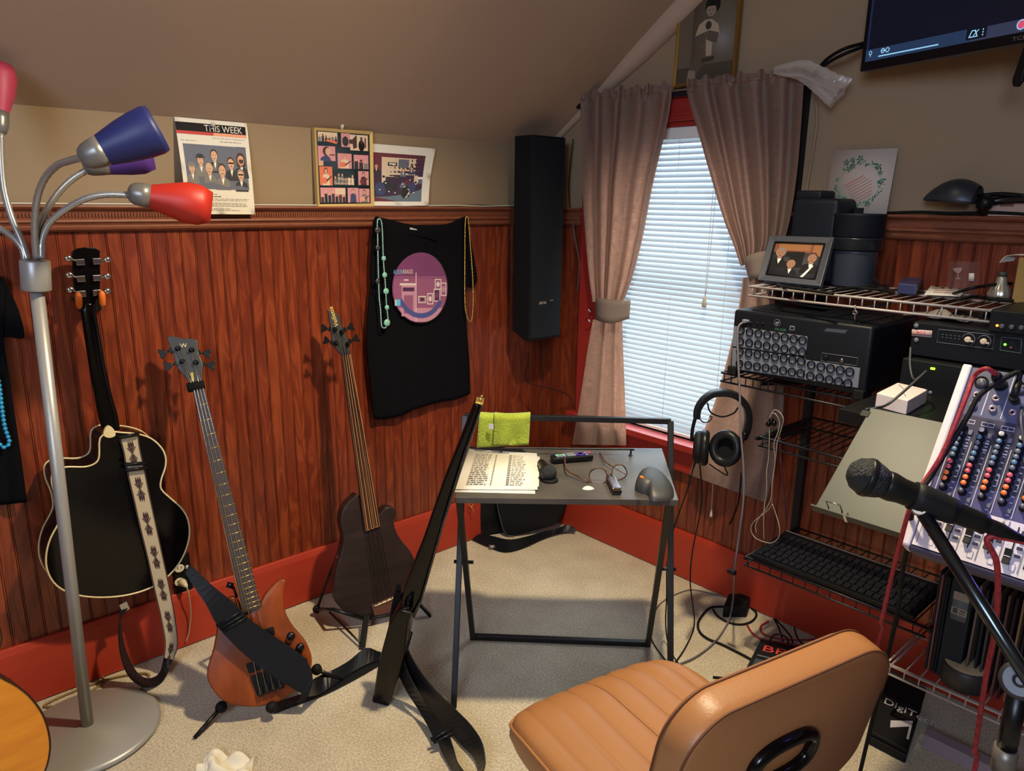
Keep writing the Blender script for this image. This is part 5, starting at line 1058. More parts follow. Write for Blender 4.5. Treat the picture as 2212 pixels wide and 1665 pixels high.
m = MB(); band(m, [Z(1018, 1165, .006), Z(1052, 1180, .006), Z(1090, 1192, .006), Z(1130, 1183, .008), Z(1172, 1164, .01), Z(1205, 1153, .01), Z(1228, 1148, .015), Z(1244, 1150, .012)], [Z(1020, 1150, .02), Z(1062, 1158, .02), Z(1100, 1166, .02), Z(1135, 1160, .02), Z(1170, 1150, .02), Z(1198, 1143, .03), Z(1222, 1134, .04), Z(1240, 1138, .035)], 30, .005); clampb(m); m.build('strap', M_bag, bg_)
m = MB(); m.lathe([(.010, 0), (.010, .026), (.007, .028)], Z(1056, 1181, .012), V((.4, .55, -.05)), 12); m.build('strap_end', mat('steel_tip', (140, 132, 130), .35, metal=.7), bg_)
# crumpled white tissue near the camera
r_ = random.Random(11); m = MB(); q = Z(490, 1668, -.011)
def tis(u, v):
    a = (u-.5)*.16; b = (v-.5)*.10
    return q+V((a*.7+b*.6, a*.6-b*.5, .012+.03*abs(math.sin(u*7+2*v))*(.5+.5*math.sin(v*8+1))+.045*math.exp(-((u-.25)/.12)**2-((v-.6)/.3)**2)))
m.grid(tis, 24, 18, 0, False); tag(m.build('tissue', mat('tissue_white', (214, 206, 186), .9), solid=.0015), 'crumpled whitish tissue on the carpet at the bottom edge of the picture', 'tissue')
# ================================================================ tan office chair
M_tan = mat('tan_leather', (152, 104, 64), .42, spec=.35, nz=(3, (143, 97, 58), .3), bump=(240, .10)); M_stitch = mat('stitch_brown', (92, 52, 26), .7)
cR = math.radians(11); cE = V((math.sin(cR), math.cos(cR), 0)); cF = V((-math.cos(cR), math.sin(cR), 0))   # across (to the right of a sitter facing away), forwards
S0 = V((1.738, -1.378, 0))                               # under the seat
def CP(e, f_, z): return S0+cE*e+cF*f_+UZ*z
ch = thing('office_chair', 'tan leather swivel chair with channelled seat in the foreground', 'office chair', S0)
def rrect(hw, hd, r, n=8):
    P = []
    for cx, cy, a0 in ((hw-r, hd-r, 0), (-hw+r, hd-r, 90), (-hw+r, -hd+r, 180), (hw-r, -hd+r, 270)):
        for k in range(n+1): a = math.radians(a0+90*k/n); P.append((cx+r*math.cos(a), cy+r*math.sin(a)))
    return P
SW, SD, ST = .236, .25, .465
def seat_top(e, f_):
    ex, fx = abs(e)/SW, abs(f_)/SD; n_ = 8; k = (e/SW*.93+1)/2*n_; ch_ = abs(math.sin(math.pi*k))**.5
    edge = max(0, 1-max(ex, fx)**9)
    roll = -.030*max(0, (f_-.12)/.125)**2
    return ST+.022*edge**.5+(.0075*(ch_-1) if edge > .15 else 0)*min(1, edge*1.6)+roll
m = MB(); NU, NV = 120, 36
def sfn(u, v):
    a, b = 2*u-1, 2*v-1; r = .42                         # squircle mapping so that the corners round off
    e = a*SW*math.sqrt(1-r*b*b/2*abs(b)**3); f_ = b*SD*math.sqrt(1-r*a*a/2*abs(a)**3)
    return CP(e, f_, seat_top(a*SW, b*SD))
m.grid(sfn, NU, NV); m.build('seat', M_tan, ch)
for k in range(1, 8):                                    # stitched channel seams
    u = ((k/8*2-1)/.93+1)/2
    if .02 < u < .98: m = MB(); m.tube([sfn(u, .05+.92*j/24)+UZ*.0004 for j in range(25)], .0013, 6); m.build('channel_seam', M_stitch, ch)
m = MB(); ring = [sfn(u, 0) for u in [i/40 for i in range(41)]]+[sfn(1, v) for v in [i/30 for i in range(1, 31)]]+[sfn(1-i/40, 1) for i in range(1, 41)]+[sfn(0, 1-i/30) for i in range(1, 30)]
ce = CP(0, 0, 0); n = len(ring); vs = []
for dz, k in ((0, 1.0), (-.004, 1.012), (-.03, 1.02), (-.06, 1.0), (-.075, .95), (-.078, .5)): vs += [V((ce.x+(p.x-ce.x)*k, ce.y+(p.y-ce.y)*k, p.z+dz if dz > -.05 else ST+dz)) for p in ring]
m.add(vs, [(k*n+i, k*n+(i+1) % n, (k+1)*n+(i+1) % n, (k+1)*n+i) for k in range(5) for i in range(n)], 0, True); m.add(vs[-n:], [list(range(n))], 0); m.build('seat_side', M_tan, ch)
m = MB(); m.tube([V((ce.x+(p.x-ce.x)*1.013, ce.y+(p.y-ce.y)*1.013, p.z-.002)) for p in ring], .0036, 6, closed=True); m.build('piping', M_tan, ch)
# backrest: thick padded slab, leaning back, with an oval grip at its rear
BK = V((2.02, -1.43, 0)); th = math.radians(11); bE = (cE+cF*-.03).normalized(); bU = (UZ*math.cos(th)-cF*math.sin(th)).normalized(); bN = bU.cross(bE).normalized()
bN = bN if bN.dot(-cF) > 0 else -bN                      # rearwards
BC = S0+cF*-.262+UZ*.655
HW, HH, HT = .245, .165, .036
def bp(e, u, t): return BC+bE*e+bU*u+bN*t
Pb = rrect(HW, HH, .085, 10)
def slab(par):
    m = MB(); n = len(Pb); vs = []
    prof_ = [(-HT, .80), (-HT*.96, .90), (-HT*.7, .975), (-HT*.3, 1.0), (HT*.5, 1.0), (HT*.85, .985), (HT, .955)]
    for t, k in prof_: vs += [bp(e-(1-k)*e*.55 if abs(e) < HW else e, u, t) if False else bp(e*(1-(1-k)*.6), u*(1-(1-k)*.85), t+.010*(e/HW)**2) for e, u in Pb]
    m.add(vs, [(k*n+i, k*n+(i+1) % n, (k+1)*n+(i+1) % n, (k+1)*n+i) for k in range(len(prof_)-1) for i in range(n)], 0, True)
    m.add(vs[-n:], [list(range(n))], 0, True); m.add(vs[:n], [list(range(n-1, -1, -1))], 0, True); return m
slab(ch).build('backrest', M_tan, ch)
m = MB(); m.tube([bp(e*.994, u*.985, HT*.88+.010*(e/HW)**2) for e, u in Pb], .0022, 6, closed=True); m.build('back_seam', M_stitch, ch)
m = MB(); m.tube([bp(e*.996, u*.99, -HT*.62+.010*(e/HW)**2) for e, u in Pb], .0018, 6, closed=True); m.build('front_seam', M_stitch, ch)
m = MB(); q = bp(-.005, .005, HT+.014); P = []
for k in range(40):
    a = 2*math.pi*k/40; P.append(q+bE*(.072*math.copysign(abs(math.cos(a))**.75, math.cos(a)))+bU*(.042*math.copysign(abs(math.sin(a))**.75, math.sin(a))))
m.tube(P, .012, 12, closed=True, up=bN); m.build('back_grip', M_blackg, ch)
m = MB(); P = [p+bN*-.006 for p in P]; m.tube(P, .006, 8, closed=True); m.build('grip_liner', mat('grey_liner', (120, 112, 100), .5), ch)
m = MB(); p = bp(0, -.10, HT+.012); m.tube(spline([p, CP(0, -.30, .45), CP(0, -.22, .365), CP(0, -.05, .36)], 6), .018, 10); m.build('back_bar', M_bkmetal, ch)
m = MB(); m.obox(CP(0, 0, .372), cE*.12, cF*.10, UZ*.016); m.cyl(CP(0, 0, .10), CP(0, 0, .37), .025, 16); m.build('gas_lift', M_bkmetal, ch)
for k in range(5):
    a = math.radians(72*k+20); d = V((math.cos(a), math.sin(a), 0)); m = MB(); m.tube([S0+UZ*.11, S0+d*.15+UZ*.095, S0+d*.29+UZ*.07], [.024, .020, .014], 10); lg = m.build('leg', M_bkmetal, ch)
    m = MB(); m.cyl(S0+d*.29+UZ*.028-d.cross(UZ)*.02, S0+d*.29+UZ*.028+d.cross(UZ)*.02, .027, 16); m.cyl(S0+d*.29+UZ*.03, S0+d*.29+UZ*.075, .008, 8); m.build('caster', M_rubber, lg)
# ================================================================ wall shelving on the right
M_wwire = mat('pale_wire', (168, 160, 156), .4, metal=.2); M_bwire = mat('black_wire', (22, 22, 26), .4, metal=.3)
def wire_shelf(lab, x0, x1, y0, z, mm, pitch=.0262, lip=True, nmax=200):
    t = thing('wire_shelf', lab, 'shelf', V(((x0+x1)/2, -.03, z))); r = .0031
    m = MB(); x = x0+.012
    while x < x1: m.tube([(x, -.02, z), (x, y0+.003, z), (x, y0, z-.004)]+([(x, y0, z-.028)] if lip and int((x-x0)/pitch) % 1 == 0 else []), .0020, 5); x += pitch
    for y in (-.02, -.15, y0+.012): m.cyl((x0, y, z-.003), (x1, y, z-.003), r, 6)
    m.build('deck', mm, t)
    m = MB(); m.cyl((x0, y0, z), (x1, y0, z), r*1.15, 8); m.cyl((x0, y0, z-.028), (x1, y0, z-.028), r*1.15, 8)
    m.tube([(x0, y0, z), (x0, -.02, z)], r, 6); m.tube([(x0, y0, z-.028), (x0, -.02, z-.028)], r, 6); m.build('lip', mm, t)
    return t
SY = -.38
wire_shelf('pale wire shelf at rail height carrying frames and papers', 1.288, 1.962, SY, 1.300, M_wwire, .034)
wire_shelf('black wire shelf under the rack mixer', 1.215, 1.78, SY, 1.010, M_bwire)
wire_shelf('short black wire shelf with earphones hung from its left end', 1.372, 1.84, SY, .826, M_bwire)
wire_shelf('black wire shelf holding the long keyboard', 1.362, 1.93, SY, .402, M_bwire, .04)
wire_shelf('pale wire shelf near the floor under the record row', 1.84, 2.62, SY, .243, M_wwire, .040)
for x, z0, lab in ((1.35, .34, 'black slotted upright behind the left part of the wire shelves'), (1.93, .2, 'black slotted upright behind the record row')):
    m = MB(); m.box((x-.0125, -.028, z0), (x+.0125, -.0, 1.40))
    for zz in (1.294, 1.003, .82, .395):
        if zz > z0: m.prism([(x-.004, -.02, zz-.004), (x-.004, SY+.02, zz-.004), (x-.004, SY+.02, zz-.014), (x-.004, -.02, zz-.06)], (.008, 0, 0))
    tag(m.build('shelf_upright', M_bwire), lab, 'shelf upright')
# ---- on the top shelf
def easel_frame(lab, c4, w_, mm, back):
    t = thing('picture_frame', lab, 'picture frame', (c4[2]+c4[3])/2); inn, n = framebars(t, c4, w_, .018, mm)
    return t, inn, n
fy = lambda y: -.30+.10*(610-y)/100                      # the frame leans back
t, inn, n = easel_frame('dark grey frame with photo of three smiling people on top shelf', [Y(1663, 508, -.20), Y(1801, 512, -.20), Y(1772, 618, -.30), Y(1636, 604, -.30)], .024, mat('grey_frame', (62, 66, 76), .45), 0)
S = Sheet(*[p-n*.006 for p in inn]); S.base(.004, 6); S.rc(0, 0, 1, .28, 21); S.rc(.1, 0, .75, .22, 22); S.rc(.3, .25, .66, .7, 1); S.rc(.8, 0, 1, .35, 22)
bust(S, .17, .3, .13, 23, 10, 1); bust(S, .44, .62, .11, 23, 23, 1); bust(S, .83, .4, .13, 23, 12, 1); S.pg([(.68, .98), (.86, .62), (.9, .62), (.74, .98)], 20); S.rc(.27, .42, .38, .55, 6)
S.build('photograph', PIC+[mat('dim_orange', (120, 66, 40), .6), mat('dim_amber', (150, 98, 56), .6), mat('dim_skin', (150, 108, 84), .6)], t)
m = MB(); ii, n2 = [lerp(a, sum(inn, V((0, 0, 0)))/4, .0) for a in inn], n
for i in range(4): m.tube([inn[i]-n*.002, inn[(i+1) % 4]-n*.002], .003, 6)
m.build('inner_bevel', M_blackm, t)
m = MB(); a = (c4[0]+c4[1])/2 if False else Y(1735, 520, -.20); m.prism([a+V((-.02, .004, 0)), a+V((.02, .004, 0)), V((a.x+.02, -.10, 1.305)), V((a.x-.02, -.10, 1.305))], V((0, .003, 0))); m.build('easel_leg', M_blackm, t)
# stacked dark canisters
M_navy = mat('navy_black_plastic', (20, 25, 34), .5); M_canr = mat('grey_black_tin', (30, 34, 40), .32, coat=.2)
def boxpx(t, nm, x0, y0, x1, y1, yf, dp, mm, bev=.006, seg=3):
    a, b = Y(x0, y1, yf), Y(x1, y1, yf); zt_ = Y((x0+x1)/2, y0, yf).z; zb_ = min(a.z, b.z); xa = (Y(x0, (y0+y1)/2, yf).x); xb = Y(x1, (y0+y1)/2, yf).x
    m = MB(); m.box((xa, yf, zb_), (xb, yf+dp, zt_)); return m.build(nm, mm, t, bevel=bev, seg=seg)
t = thing('storage_canister', 'tall navy black stepped canister behind the grey photo frame', 'canister', Y(1755, 600, -.14))
m = MB(); a, b = Y(1708, 510, -.16), Y(1808, 510, -.16); m.box((a.x, -.17, 1.305), (b.x, -.035, Y(1750, 428, -.16).z)); m.build('body', M_navy, t, bevel=.018, seg=4)
m = MB(); a, b = Y(1714, 430, -.16), Y(1770, 430, -.16); m.box((a.x, -.15, Y(1750, 432, -.16).z), (b.x, -.05, Y(1750, 411, -.16).z)); m.build('lid', M_navy, t, bevel=.008, seg=3)
q0 = Y(1848, 590, -.12); rr_ = (Y(1905, 540, -.12).x-Y(1800, 540, -.12).x)/2
for i, (ya, yb, k, lab) in enumerate(((600, 540, .86, 'lowest grey tin of the stack right of the photo frame'), (540, 512, 1.0, 'middle dark grey tin of the stack right of the photo frame'), (512, 461, 1.0, 'topmost black tin of the stack, below the wreath card'))):
    za, zb2 = (1.305 if i == 0 else Y(1852, ya, -.12).z), Y(1852, yb, -.12).z; m = MB(); rr2 = min(rr_*k, .10)
    m.lathe([(rr2*.96, 0), (rr2, .004), (rr2, zb2-za-.008), (rr2*1.015, zb2-za-.006), (rr2*1.015, zb2-za-.001), (rr2*.97, zb2-za)], (Y(1852, 530, -.12).x, -.125, za), UZ, 40); tag(m.build('tin', (mat('grey_tin', (58, 64, 74), .4), M_canr, M_navy)[i]), lab, 'tin', 'stack of tins on the top shelf')
# wreath card clipped above the rail
t = thing('greeting_card', 'white card with a green leaf wreath propped on the right chair rail', 'card', Y(1850, 462, -.04))
S = Sheet(Y(1799, 325, -.02), Y(1940, 320, -.02), Y(1914, 466, -.045), Y(1783, 458, -.045)); S.base(.0012, 0)
CM = [mat('card_cream', (196, 182, 168), .7), mat('wreath_green', (40, 118, 82), .7), mat('wreath_dark', (24, 84, 62), .7), mat('card_coral', (196, 112, 96), .7), mat('wreath_line', (126, 158, 136), .7)]
r_ = random.Random(8)
for i in range(40):
    a, b = i/40*6.2832, (i+1)/40*6.2832; S.pg([(.5+r*math.cos(q), .53+r*.94*math.sin(q)) for r, q in ((.335, a), (.335, b), (.326, b), (.326, a))], 4)
for k in range(64):
    a = (k/64+.004*r_.random())*2*math.pi; d = .33+.085*(r_.random()-.35); u, v = .5+d*math.cos(a), .53+d*.95*math.sin(a)
    dens = .35+.65*abs(math.sin(a*1.5+.6))
    if r_.random() > dens: continue
    b = a+r_.random()*2.4-1.2; L_ = .02+.025*r_.random(); w_ = L_*.36
    S.pg([(u-L_*math.cos(b), v-L_*math.sin(b)), (u-w_*math.sin(b), v+w_*math.cos(b)), (u+L_*math.cos(b), v+L_*math.sin(b)), (u+w_*math.sin(b), v-w_*math.cos(b))], 1 if r_.random() < .65 else 2)
for u, v, r in ((.25, .2, .05), (.34, .16, .04), (.36, .26, .045), (.46, .14, .05), (.3, .3, .05), (.76, .27, .045), (.8, .36, .04), (.83, .5, .045), (.36, .86, .045), (.5, .88, .05), (.68, .84, .045)):
    for k in range(5): a = k*1.257+u*9; S.pg([(u, v), (u+r*math.cos(a-.35)*.8, v+r*math.sin(a-.35)*.8), (u+r*1.15*math.cos(a), v+r*1.15*math.sin(a)), (u+r*math.cos(a+.35)*.8, v+r*math.sin(a+.35)*.8)], 1 if k % 2 else 2)
for i in range(8):                                       # slanting handwritten lines
    u0, v0 = .27+i*.028, .56+i*.038; L_ = .34-.02*abs(i-3); h_ = .010 if i else .018; S.pg([(u0, v0), (u0+L_, v0-L_*.6), (u0+L_, v0-L_*.6+h_), (u0, v0+h_)], 3)
S.build('sheet', CM, t)
m = MB(); q = Y(1855, 456, -.055); m.obox(q, V((.012, 0, 0)), V((0, .008, 0)), UZ*.010); tag(m.build('binder_clip', M_blackm), 'small black clip at the foot of the wreath card', 'clip')
# desk lamp head and box on the rail
t = thing('desk_lamp', 'dark clamp lamp with shell-shaped shade resting on the right chair rail', 'lamp', Y(2060, 455, -.06))
m = MB(); ce = Y(2055, 440, -.06)
def shell(u, v):
    a = math.pi*(u); L0_, L1_ = Y(1997, 433, -.07), Y(2112, 441, -.07); p = lerp(L0_, L1_, v); w_ = math.sin(math.pi*min(1, v*.72+.03))**.8
    return p+UZ*(.066*w_*math.sin(a)*1.0)+V((0, -1, 0))*(.06*w_*math.cos(a))
m.grid(shell, 20, 24); m.build('lamp_shade', mat('gunmetal_shade', (44, 50, 58), .4, metal=.3), t, solid=.002)
m = MB(); m.tube(spline([Y(2108, 441, -.07), Y(2135, 437, -.06), Y(2165, 432, -.05), Y(2215, 430, -.05), Y(2290, 432, -.05)], 6), .011, 10); m.tube(spline([Y(2112, 424, -.05), Y(2160, 419, -.05), Y(2220, 424, -.05)], 5), .006, 8); m.build('arm', M_bkmetal, t)
m = MB(); m.ball(Y(2128, 438, -.07), .022, 14); m.cyl(Y(2128, 440, -.07), Y(2122, 458, -.05), .012, 10); m.build('joint', M_black, t)
t = thing('carton', 'pinkish white carton lying on the rail behind the clamp lamp arm', 'box', Y(2170, 458, -.02))
a, b = Y(2140, 457, -.012), Y(2205, 459, -.012); m = MB(); m.box((a.x, -.036, ZR+.001), (b.x+.06, -.001, ZR+.050)); m.build('body', mat('pinkish_card', (176, 146, 132), .7), t, bevel=.002)
S = Sheet(Y(2160, 438, -.0366), Y(2190, 438, -.0366), Y(2190, 447, -.0366), Y(2160, 447, -.0366)); S.rc(0, .1, 1, .9, 0); S.build('print', mat('brown_print', (120, 70, 62), .7), t)
m = MB(); m.tube(spline([Y(1912, 460, -.03), Y(1990, 458, -.035), Y(2060, 461, -.03), Y(2140, 459, -.04), Y(2240, 464, -.035)], 6), .0045, 8); tag(m.build('cable', M_rubber), 'black cable lying along the right chair rail', 'cable')
# papers, blue box, glasses, card, acrylic block, bulb, carton on the top shelf
def sh(x, y, dz=0.0): return Z(x, y, 1.3045+dz)
def flat(nm, lab, cat, px, th, mm, dz=0.0, bev=0):
    P = [sh(x, y, dz) for x, y in px]; m = MB(); m.prism(P, UZ*th); return tag(m.build(nm, mm, bevel=bev), lab, cat)
flat('paper', 'white sheets lying on the top shelf behind the dark eyeglasses', 'paper', [(1826, 600), (1905, 592), (1930, 590), (2032, 612), (1960, 612), (1890, 606)], .003, M_paper)
t = thing('eyeglasses', 'dark folded eyeglasses on top shelf in front of white sheets', 'eyeglasses', sh(1880, 612))
for x in (1874, 1890): m = MB(); c = sh(x, 612, .013); m.tube([c+V((.011*math.cos(a), -.003*math.sin(a), .011*math.sin(a))) for a in [i/16*6.283 for i in range(16)]], .002, 6, closed=True); m.build('rim', M_blackm, t)
for a, b in (((1866, 611), (1920, 616)), ((1868, 616), (1916, 620))): m = MB(); m.cyl(sh(*a, .012), sh(*b, .006), .002, 6); m.build('temple', M_blackm, t)
m = MB(); P = [sh(x, y) for x, y in ((1937, 634), (1978, 638), (1990, 622), (1950, 618))]; m.prism(P, UZ*.030); t = m.build('blue_box', mat('blue_box', (48, 54, 92), .45), bevel=.003); tag(t, 'small blue plastic box on the top shelf near the printed card', 'box')
t = thing('printed_card', 'white card with black gothic heading lying on the top shelf', 'card', sh(2045, 632)); S = Sheet(sh(2013, 614, .010), sh(2092, 616, .010), sh(2074, 640, .003), sh(1996, 636, .003)); S.base(.001, 0); S.tx('Summit Bros', .06, .42, .42, 1, sx=.9); lines(S, .2, .8, .55, 2, .18, 2, rnd, .35); S.build('sheet', [M_paper, M_ink, mat('pink_ink', (190, 120, 120), .8)], t)
t = thing('acrylic_block', 'clear plastic display box etched with a stemmed glass on top shelf', 'display box', sh(2085, 600)); a, b = Y(2052, 600, -.13), Y(2106, 600, -.13)
m = MB(); m.box((a.x, -.15, 1.306), (b.x, -.09, Y(2080, 565, -.13).z)); m.build('case', clearmat('acrylic', (150, 130, 130), .10), t)
S = Sheet(Y(2055, 572, -.152), Y(2085, 572, -.152), Y(2085, 608, -.152), Y(2055, 608, -.152)); S.pg([(.1, .2), (.8, .15), (.7, .42), (.52, .5), (.38, .48), (.25, .4)], 0); S.rc(.46, .48, .52, .8, 0); S.el(.49, .82, .2, .04, 0); S.build('etching', clearmat('etch', (200, 180, 180), .35), t)
S = Sheet(Y(2093, 590, -.152), Y(2105, 590, -.152), Y(2104, 607, -.152), Y(2092, 607, -.152)); S.base(.0006); S.build('price_label', mat('label_white', (206, 196, 186), .7), t)
t = thing('light_bulb', 'silver ribbed spotlight bulb lying on the top shelf', 'light bulb', sh(2158, 630)); c = sh(2158, 640, .004); m = MB(); n_ = 48; vs = []
for r0, z in ((.029, 0), (.030, .006), (.022, .024), (.014, .036), (.013, .05), (.010, .056)): vs += [c+V((r0*(1+(.05 if (k % 4) < 2 and .003 < z < .04 else 0))*math.cos(k/n_*6.2832), r0*(1+(.05 if (k % 4) < 2 and .003 < z < .04 else 0))*math.sin(k/n_*6.2832), z)) for k in range(n_)]
m.add(vs, [(k*n_+i, k*n_+(i+1) % n_, (k+1)*n_+(i+1) % n_, (k+1)*n_+i) for k in range(5) for i in range(n_)], 0, True); m.build('reflector', mat('ribbed_silver', (190, 184, 168), .3, metal=.6), t); m = MB(); m.cyl(c+UZ*.055, c+UZ*.068, .011, 14); m.build('cap', mat('dark_cap', (70, 68, 66), .5), t)
t = thing('carton', 'tan cardboard carton at the right end of the top shelf', 'box', sh(2205, 640)); a = Y(2190, 620, -.20); m = MB(); m.box((a.x, -.20, 1.306), (a.x+.22, -.05, Y(2200, 556, -.20).z)); m.build('body', mat('kraft_card', (150, 122, 66), .8), t, bevel=.002)
m = MB(); z_ = Y(2200, 556, -.20).z; P0_, P1_ = Y(2158, 566, -.21), Y(2186, 572, -.21); band(m, [V((a.x+.05, -.19, z_+.003)), V((a.x-.005, -.195, z_+.006)), V((P0_.x+.01, -.20, z_+.001)), V((P0_.x, -.205, z_-.016))], [V((a.x+.05, -.13, z_+.003)), V((a.x+.0, -.13, z_+.006)), V((P1_.x-.01, -.14, z_+.004)), V((P1_.x-.012, -.15, z_-.012))], 14, .001); m.build('paper_flap', M_paper, t)
for i, (P, lab) in enumerate((([(1640, 608), (1670, 606), (1690, 618), (1740, 626), (1800, 634)], 'black cable end coiled by the photo frame on the top shelf'), ([(1800, 628), (1850, 622), (1900, 626), (1930, 632)], 'dark cable lying across the middle of the top shelf'), ([(2060, 634), (2100, 622), (2140, 616), (2180, 612), (2215, 616)], 'dark cable draped over the bulb on the top shelf'), ([(2070, 648), (2110, 640), (2140, 646), (2190, 650)], 'black cable bundle near the bulb at the front edge of the top shelf'))):
    m = MB(); m.tube(spline([sh(x, y, .006+(.03 if i == 2 and 0 < k < 4 else 0)) for k, (x, y) in enumerate(P)], 6), .0045, 8); tag(m.build('cable', M_rubber), lab, 'cable')
# ---- rack mixer on the second shelf
RYF = -.395
def RK(x, y, o=0.0): return Y(x, y, RYF-o)
t = thing('rack_mixer', 'black rack mixer with rows of round input sockets on second shelf', 'mixer', RK(1715, 815))
xa, xb = RK(1580, 735).x, RK(1878, 780).x; zb_, zt_ = 1.0145, 1.226
M_rack = mat('rack_black', (17, 20, 26), .42); M_rackp = mat('rack_plate_grey', (104, 108, 118), .5)
m = MB(); m.box((xa, RYF, zb_+.012), (xb, -.06, zt_)); m.build('case', M_rack, t, bevel=.010, seg=3)
for x in (xa, xb-.03): m = MB(); m.box((x, RYF-.012, zb_), (x+.03, RYF+.05, zb_+.03)); m.build('corner_foot', M_rubber, t, bevel=.004)
m = MB(); m.box((xa+.05, RYF+.02, zt_-.001), (xb-.05, -.1, zt_+.004)); m.build('lid', M_rack, t, bevel=.003)
def plate(px):
    m = MB(); m.prism([RK(x, y, .002) for x, y in px], V((0, .004, 0))); m.build('socket_plate', M_rackp, t, bevel=.001)
plate([(1585, 704), (1744, 727), (1740, 770), (1582, 748)]); plate([(1582, 751), (1740, 773), (1736, 819), (1580, 796)]); plate([(1741, 777), (1858, 795), (1853, 838), (1737, 820)])
jm = MB(); jm.lathe([(.0128, 0), (.0128, .004), (.0108, .005), (.0106, -.002), (0, -.002)], (0, 0, 0), (0, -1, 0), 18, caps=False)
for k in range(3): a = math.radians(90+120*k); jm.cyl((.0048*math.cos(a), -.000, .0048*math.sin(a)), (.0048*math.cos(a), .0012, .0048*math.sin(a)), .0012, 6, 1)
jo = None
def socket(x, y):
    global jo
    q = RK(x, y, .003)
    if jo is None: jo = jm.build('xlr_socket', [mat('socket_black', (7, 8, 10), .7, spec=.1), mat('dim_pin', (110, 110, 112), .4, metal=.5)], t, loc=q)
    else: clone(jo, q, t)
for r0, r1 in (((1601, 714), (1734, 735)), ((1600, 737), (1733, 760)), ((1599, 759), (1731, 780)), ((1598, 785), (1730, 806))):
    for i in range(8): socket(lerp(r0[0], r1[0], i/7), lerp(r0[1], r1[1], i/7))
for r0, r1 in (((1753, 788), (1836, 803)), ((1751, 812), (1832, 828))):
    for i in range(5): socket(lerp(r0[0], r1[0], i/4), lerp(r0[1], r1[1], i/4))
m = MB(); q = RK(1679, 697, .001); m.tube([q+V((.010*math.cos(a), 0, .010*math.sin(a))) for a in [i/20*6.2832 for i in range(20)]], .0008, 5, closed=True); m.obox(q, V((.0055, 0, .002)), V((0, .0006, 0)), V((-.001, 0, .003))); m.obox(q+V((.001, 0, -.005)), V((.002, 0, .003)), V((0, .0006, 0)), V((-.001, 0, .001))); m.build('round_logo', M_rackp, t)
S = Sheet(RK(1660, 704, .0006), RK(1700, 709, .0006), RK(1699, 716, .0006), RK(1659, 711, .0006)); S.tx('DL32R', .98, .95, 1.0, 0, 'RIGHT', 1.3); S.build('lettering', mat('green_letter', (56, 128, 84), .5), t)
m = MB(); m.prism([RK(x, y, .001) for x, y in ((1706, 703), (1717, 704), (1716, 714), (1705, 713))], V((0, .002, 0)), 0); m.prism([RK(x, y, .0016) for x, y in ((1708, 706), (1715, 707), (1714, 712), (1707, 711))], V((0, .002, 0)), 1); m.build('network_port', [M_rackp, M_blackm], t)
m = MB()
for x in (1622, 1637, 1648): m.lathe([(.0045, 0), (.0045, .003), (0, .0035)], RK(x, 697+(x-1622)*.08), (0, -1, 0), 10)
m.build('usb_ports', M_blackm, t)
m = MB(); m.prism([RK(x, y, .0005) for x, y in ((1782, 707), (1845, 713), (1832, 727), (1770, 718))], V((0, .003, 0)), 0); m.prism([RK(x, y, .001) for x, y in ((1786, 709), (1831, 713), (1825, 720), (1780, 715))], V((0, .003, 0)), 1); m.build('recessed_handle', [mat('handle_dark', (26, 30, 38), .35), mat('handle_light', (62, 68, 80), .4)], t)
P = [RK(x, y, .001) for x, y in ((1776, 762), (1853, 773), (1851, 790), (1774, 779))]; m = MB(); m.tube(P, .0008, 5, closed=True); m.build('panel_outline', M_rackp, t)
for x, y, mm in ((1785, 771, M_blackm), (1819, 778, M_chrome)): m = MB(); m.lathe([(.0065, 0), (.0065, .005), (.004, .007)], RK(x, y), (0, -1, 0), 14); m.build('jack', mm, t)
# ---- power amp, cabinet, small preamp
AYF = -.42
def AK(x, y, o=0.0): return Y(x, y, AYF-o)
a0 = AK(1968, 730); t = thing('power_amplifier', 'black rack power amplifier with two cream knobs and paper sticker', 'amplifier', AK(2090, 770))
m = MB(); m.box((a0.x, AYF, AK(1966, 766).z), (a0.x+.485, -.08, AK(1972, 694).z)); m.build('case', M_rack, t, bevel=.003)
S = Sheet(AK(1970, 711, .001), AK(2014, 714, .001), AK(2012, 729, .001), AK(1969, 725, .001)); S.base(.0006, 0); S.rc(0, .68, 1, .75, 2); S.tx('402', .2, .62, .6, 1, sx=1.6); S.build('sticker', [mat('sticker_pink', (186, 158, 158), .7), mat('red_marker', (196, 60, 50), .7), M_ink], t)
for x, y in ((2092, 733), (2126, 737)):
    m = MB(); q = AK(x, y); m.lathe([(.0075, 0), (.0075, .008), (.005, .010)], q, (0, -1, 0), 18); m.obox(q+V((.007, -.006, -.002)), V((.006, 0, -.001)), V((0, .003, 0)), UZ*.0018); m.build('knob', mat('cream_knob', (206, 190, 166), .5), t)
    m = MB(); m.tube([q+V((.0145*math.cos(b_), -.0008, .0145*math.sin(b_))) for b_ in [math.radians(v) for v in range(-60, 170, 12)]], .0010, 5); m.build('dial_arc', M_rackp, t)
for px in ([(2028, 711), (2148, 723), (2145, 754), (2024, 739)], [(2164, 728), (2207, 732), (2205, 763), (2160, 756)]): m = MB(); m.tube([AK(x, y, .0008) for x, y in px], .0009, 5, closed=True); m.build('panel_outline', M_rackp, t)
def led(t, q, c, s, r=.003, nm='led'):
    m = MB(); m.ball(q, r, 10); m.build(nm, mat(f'led_{c[0]}_{c[1]}', c, .3, emit=c, es=s), t)
led(t, AK(2171, 744, .002), (90, 230, 50), 6); m = MB(); m.lathe([(.0028, 0), (.0028, .002), (0, .0025)], AK(2184, 751), (0, -1, 0), 10); m.build('button', mat('button_rose', (120, 66, 66), .5), t)
m = MB()
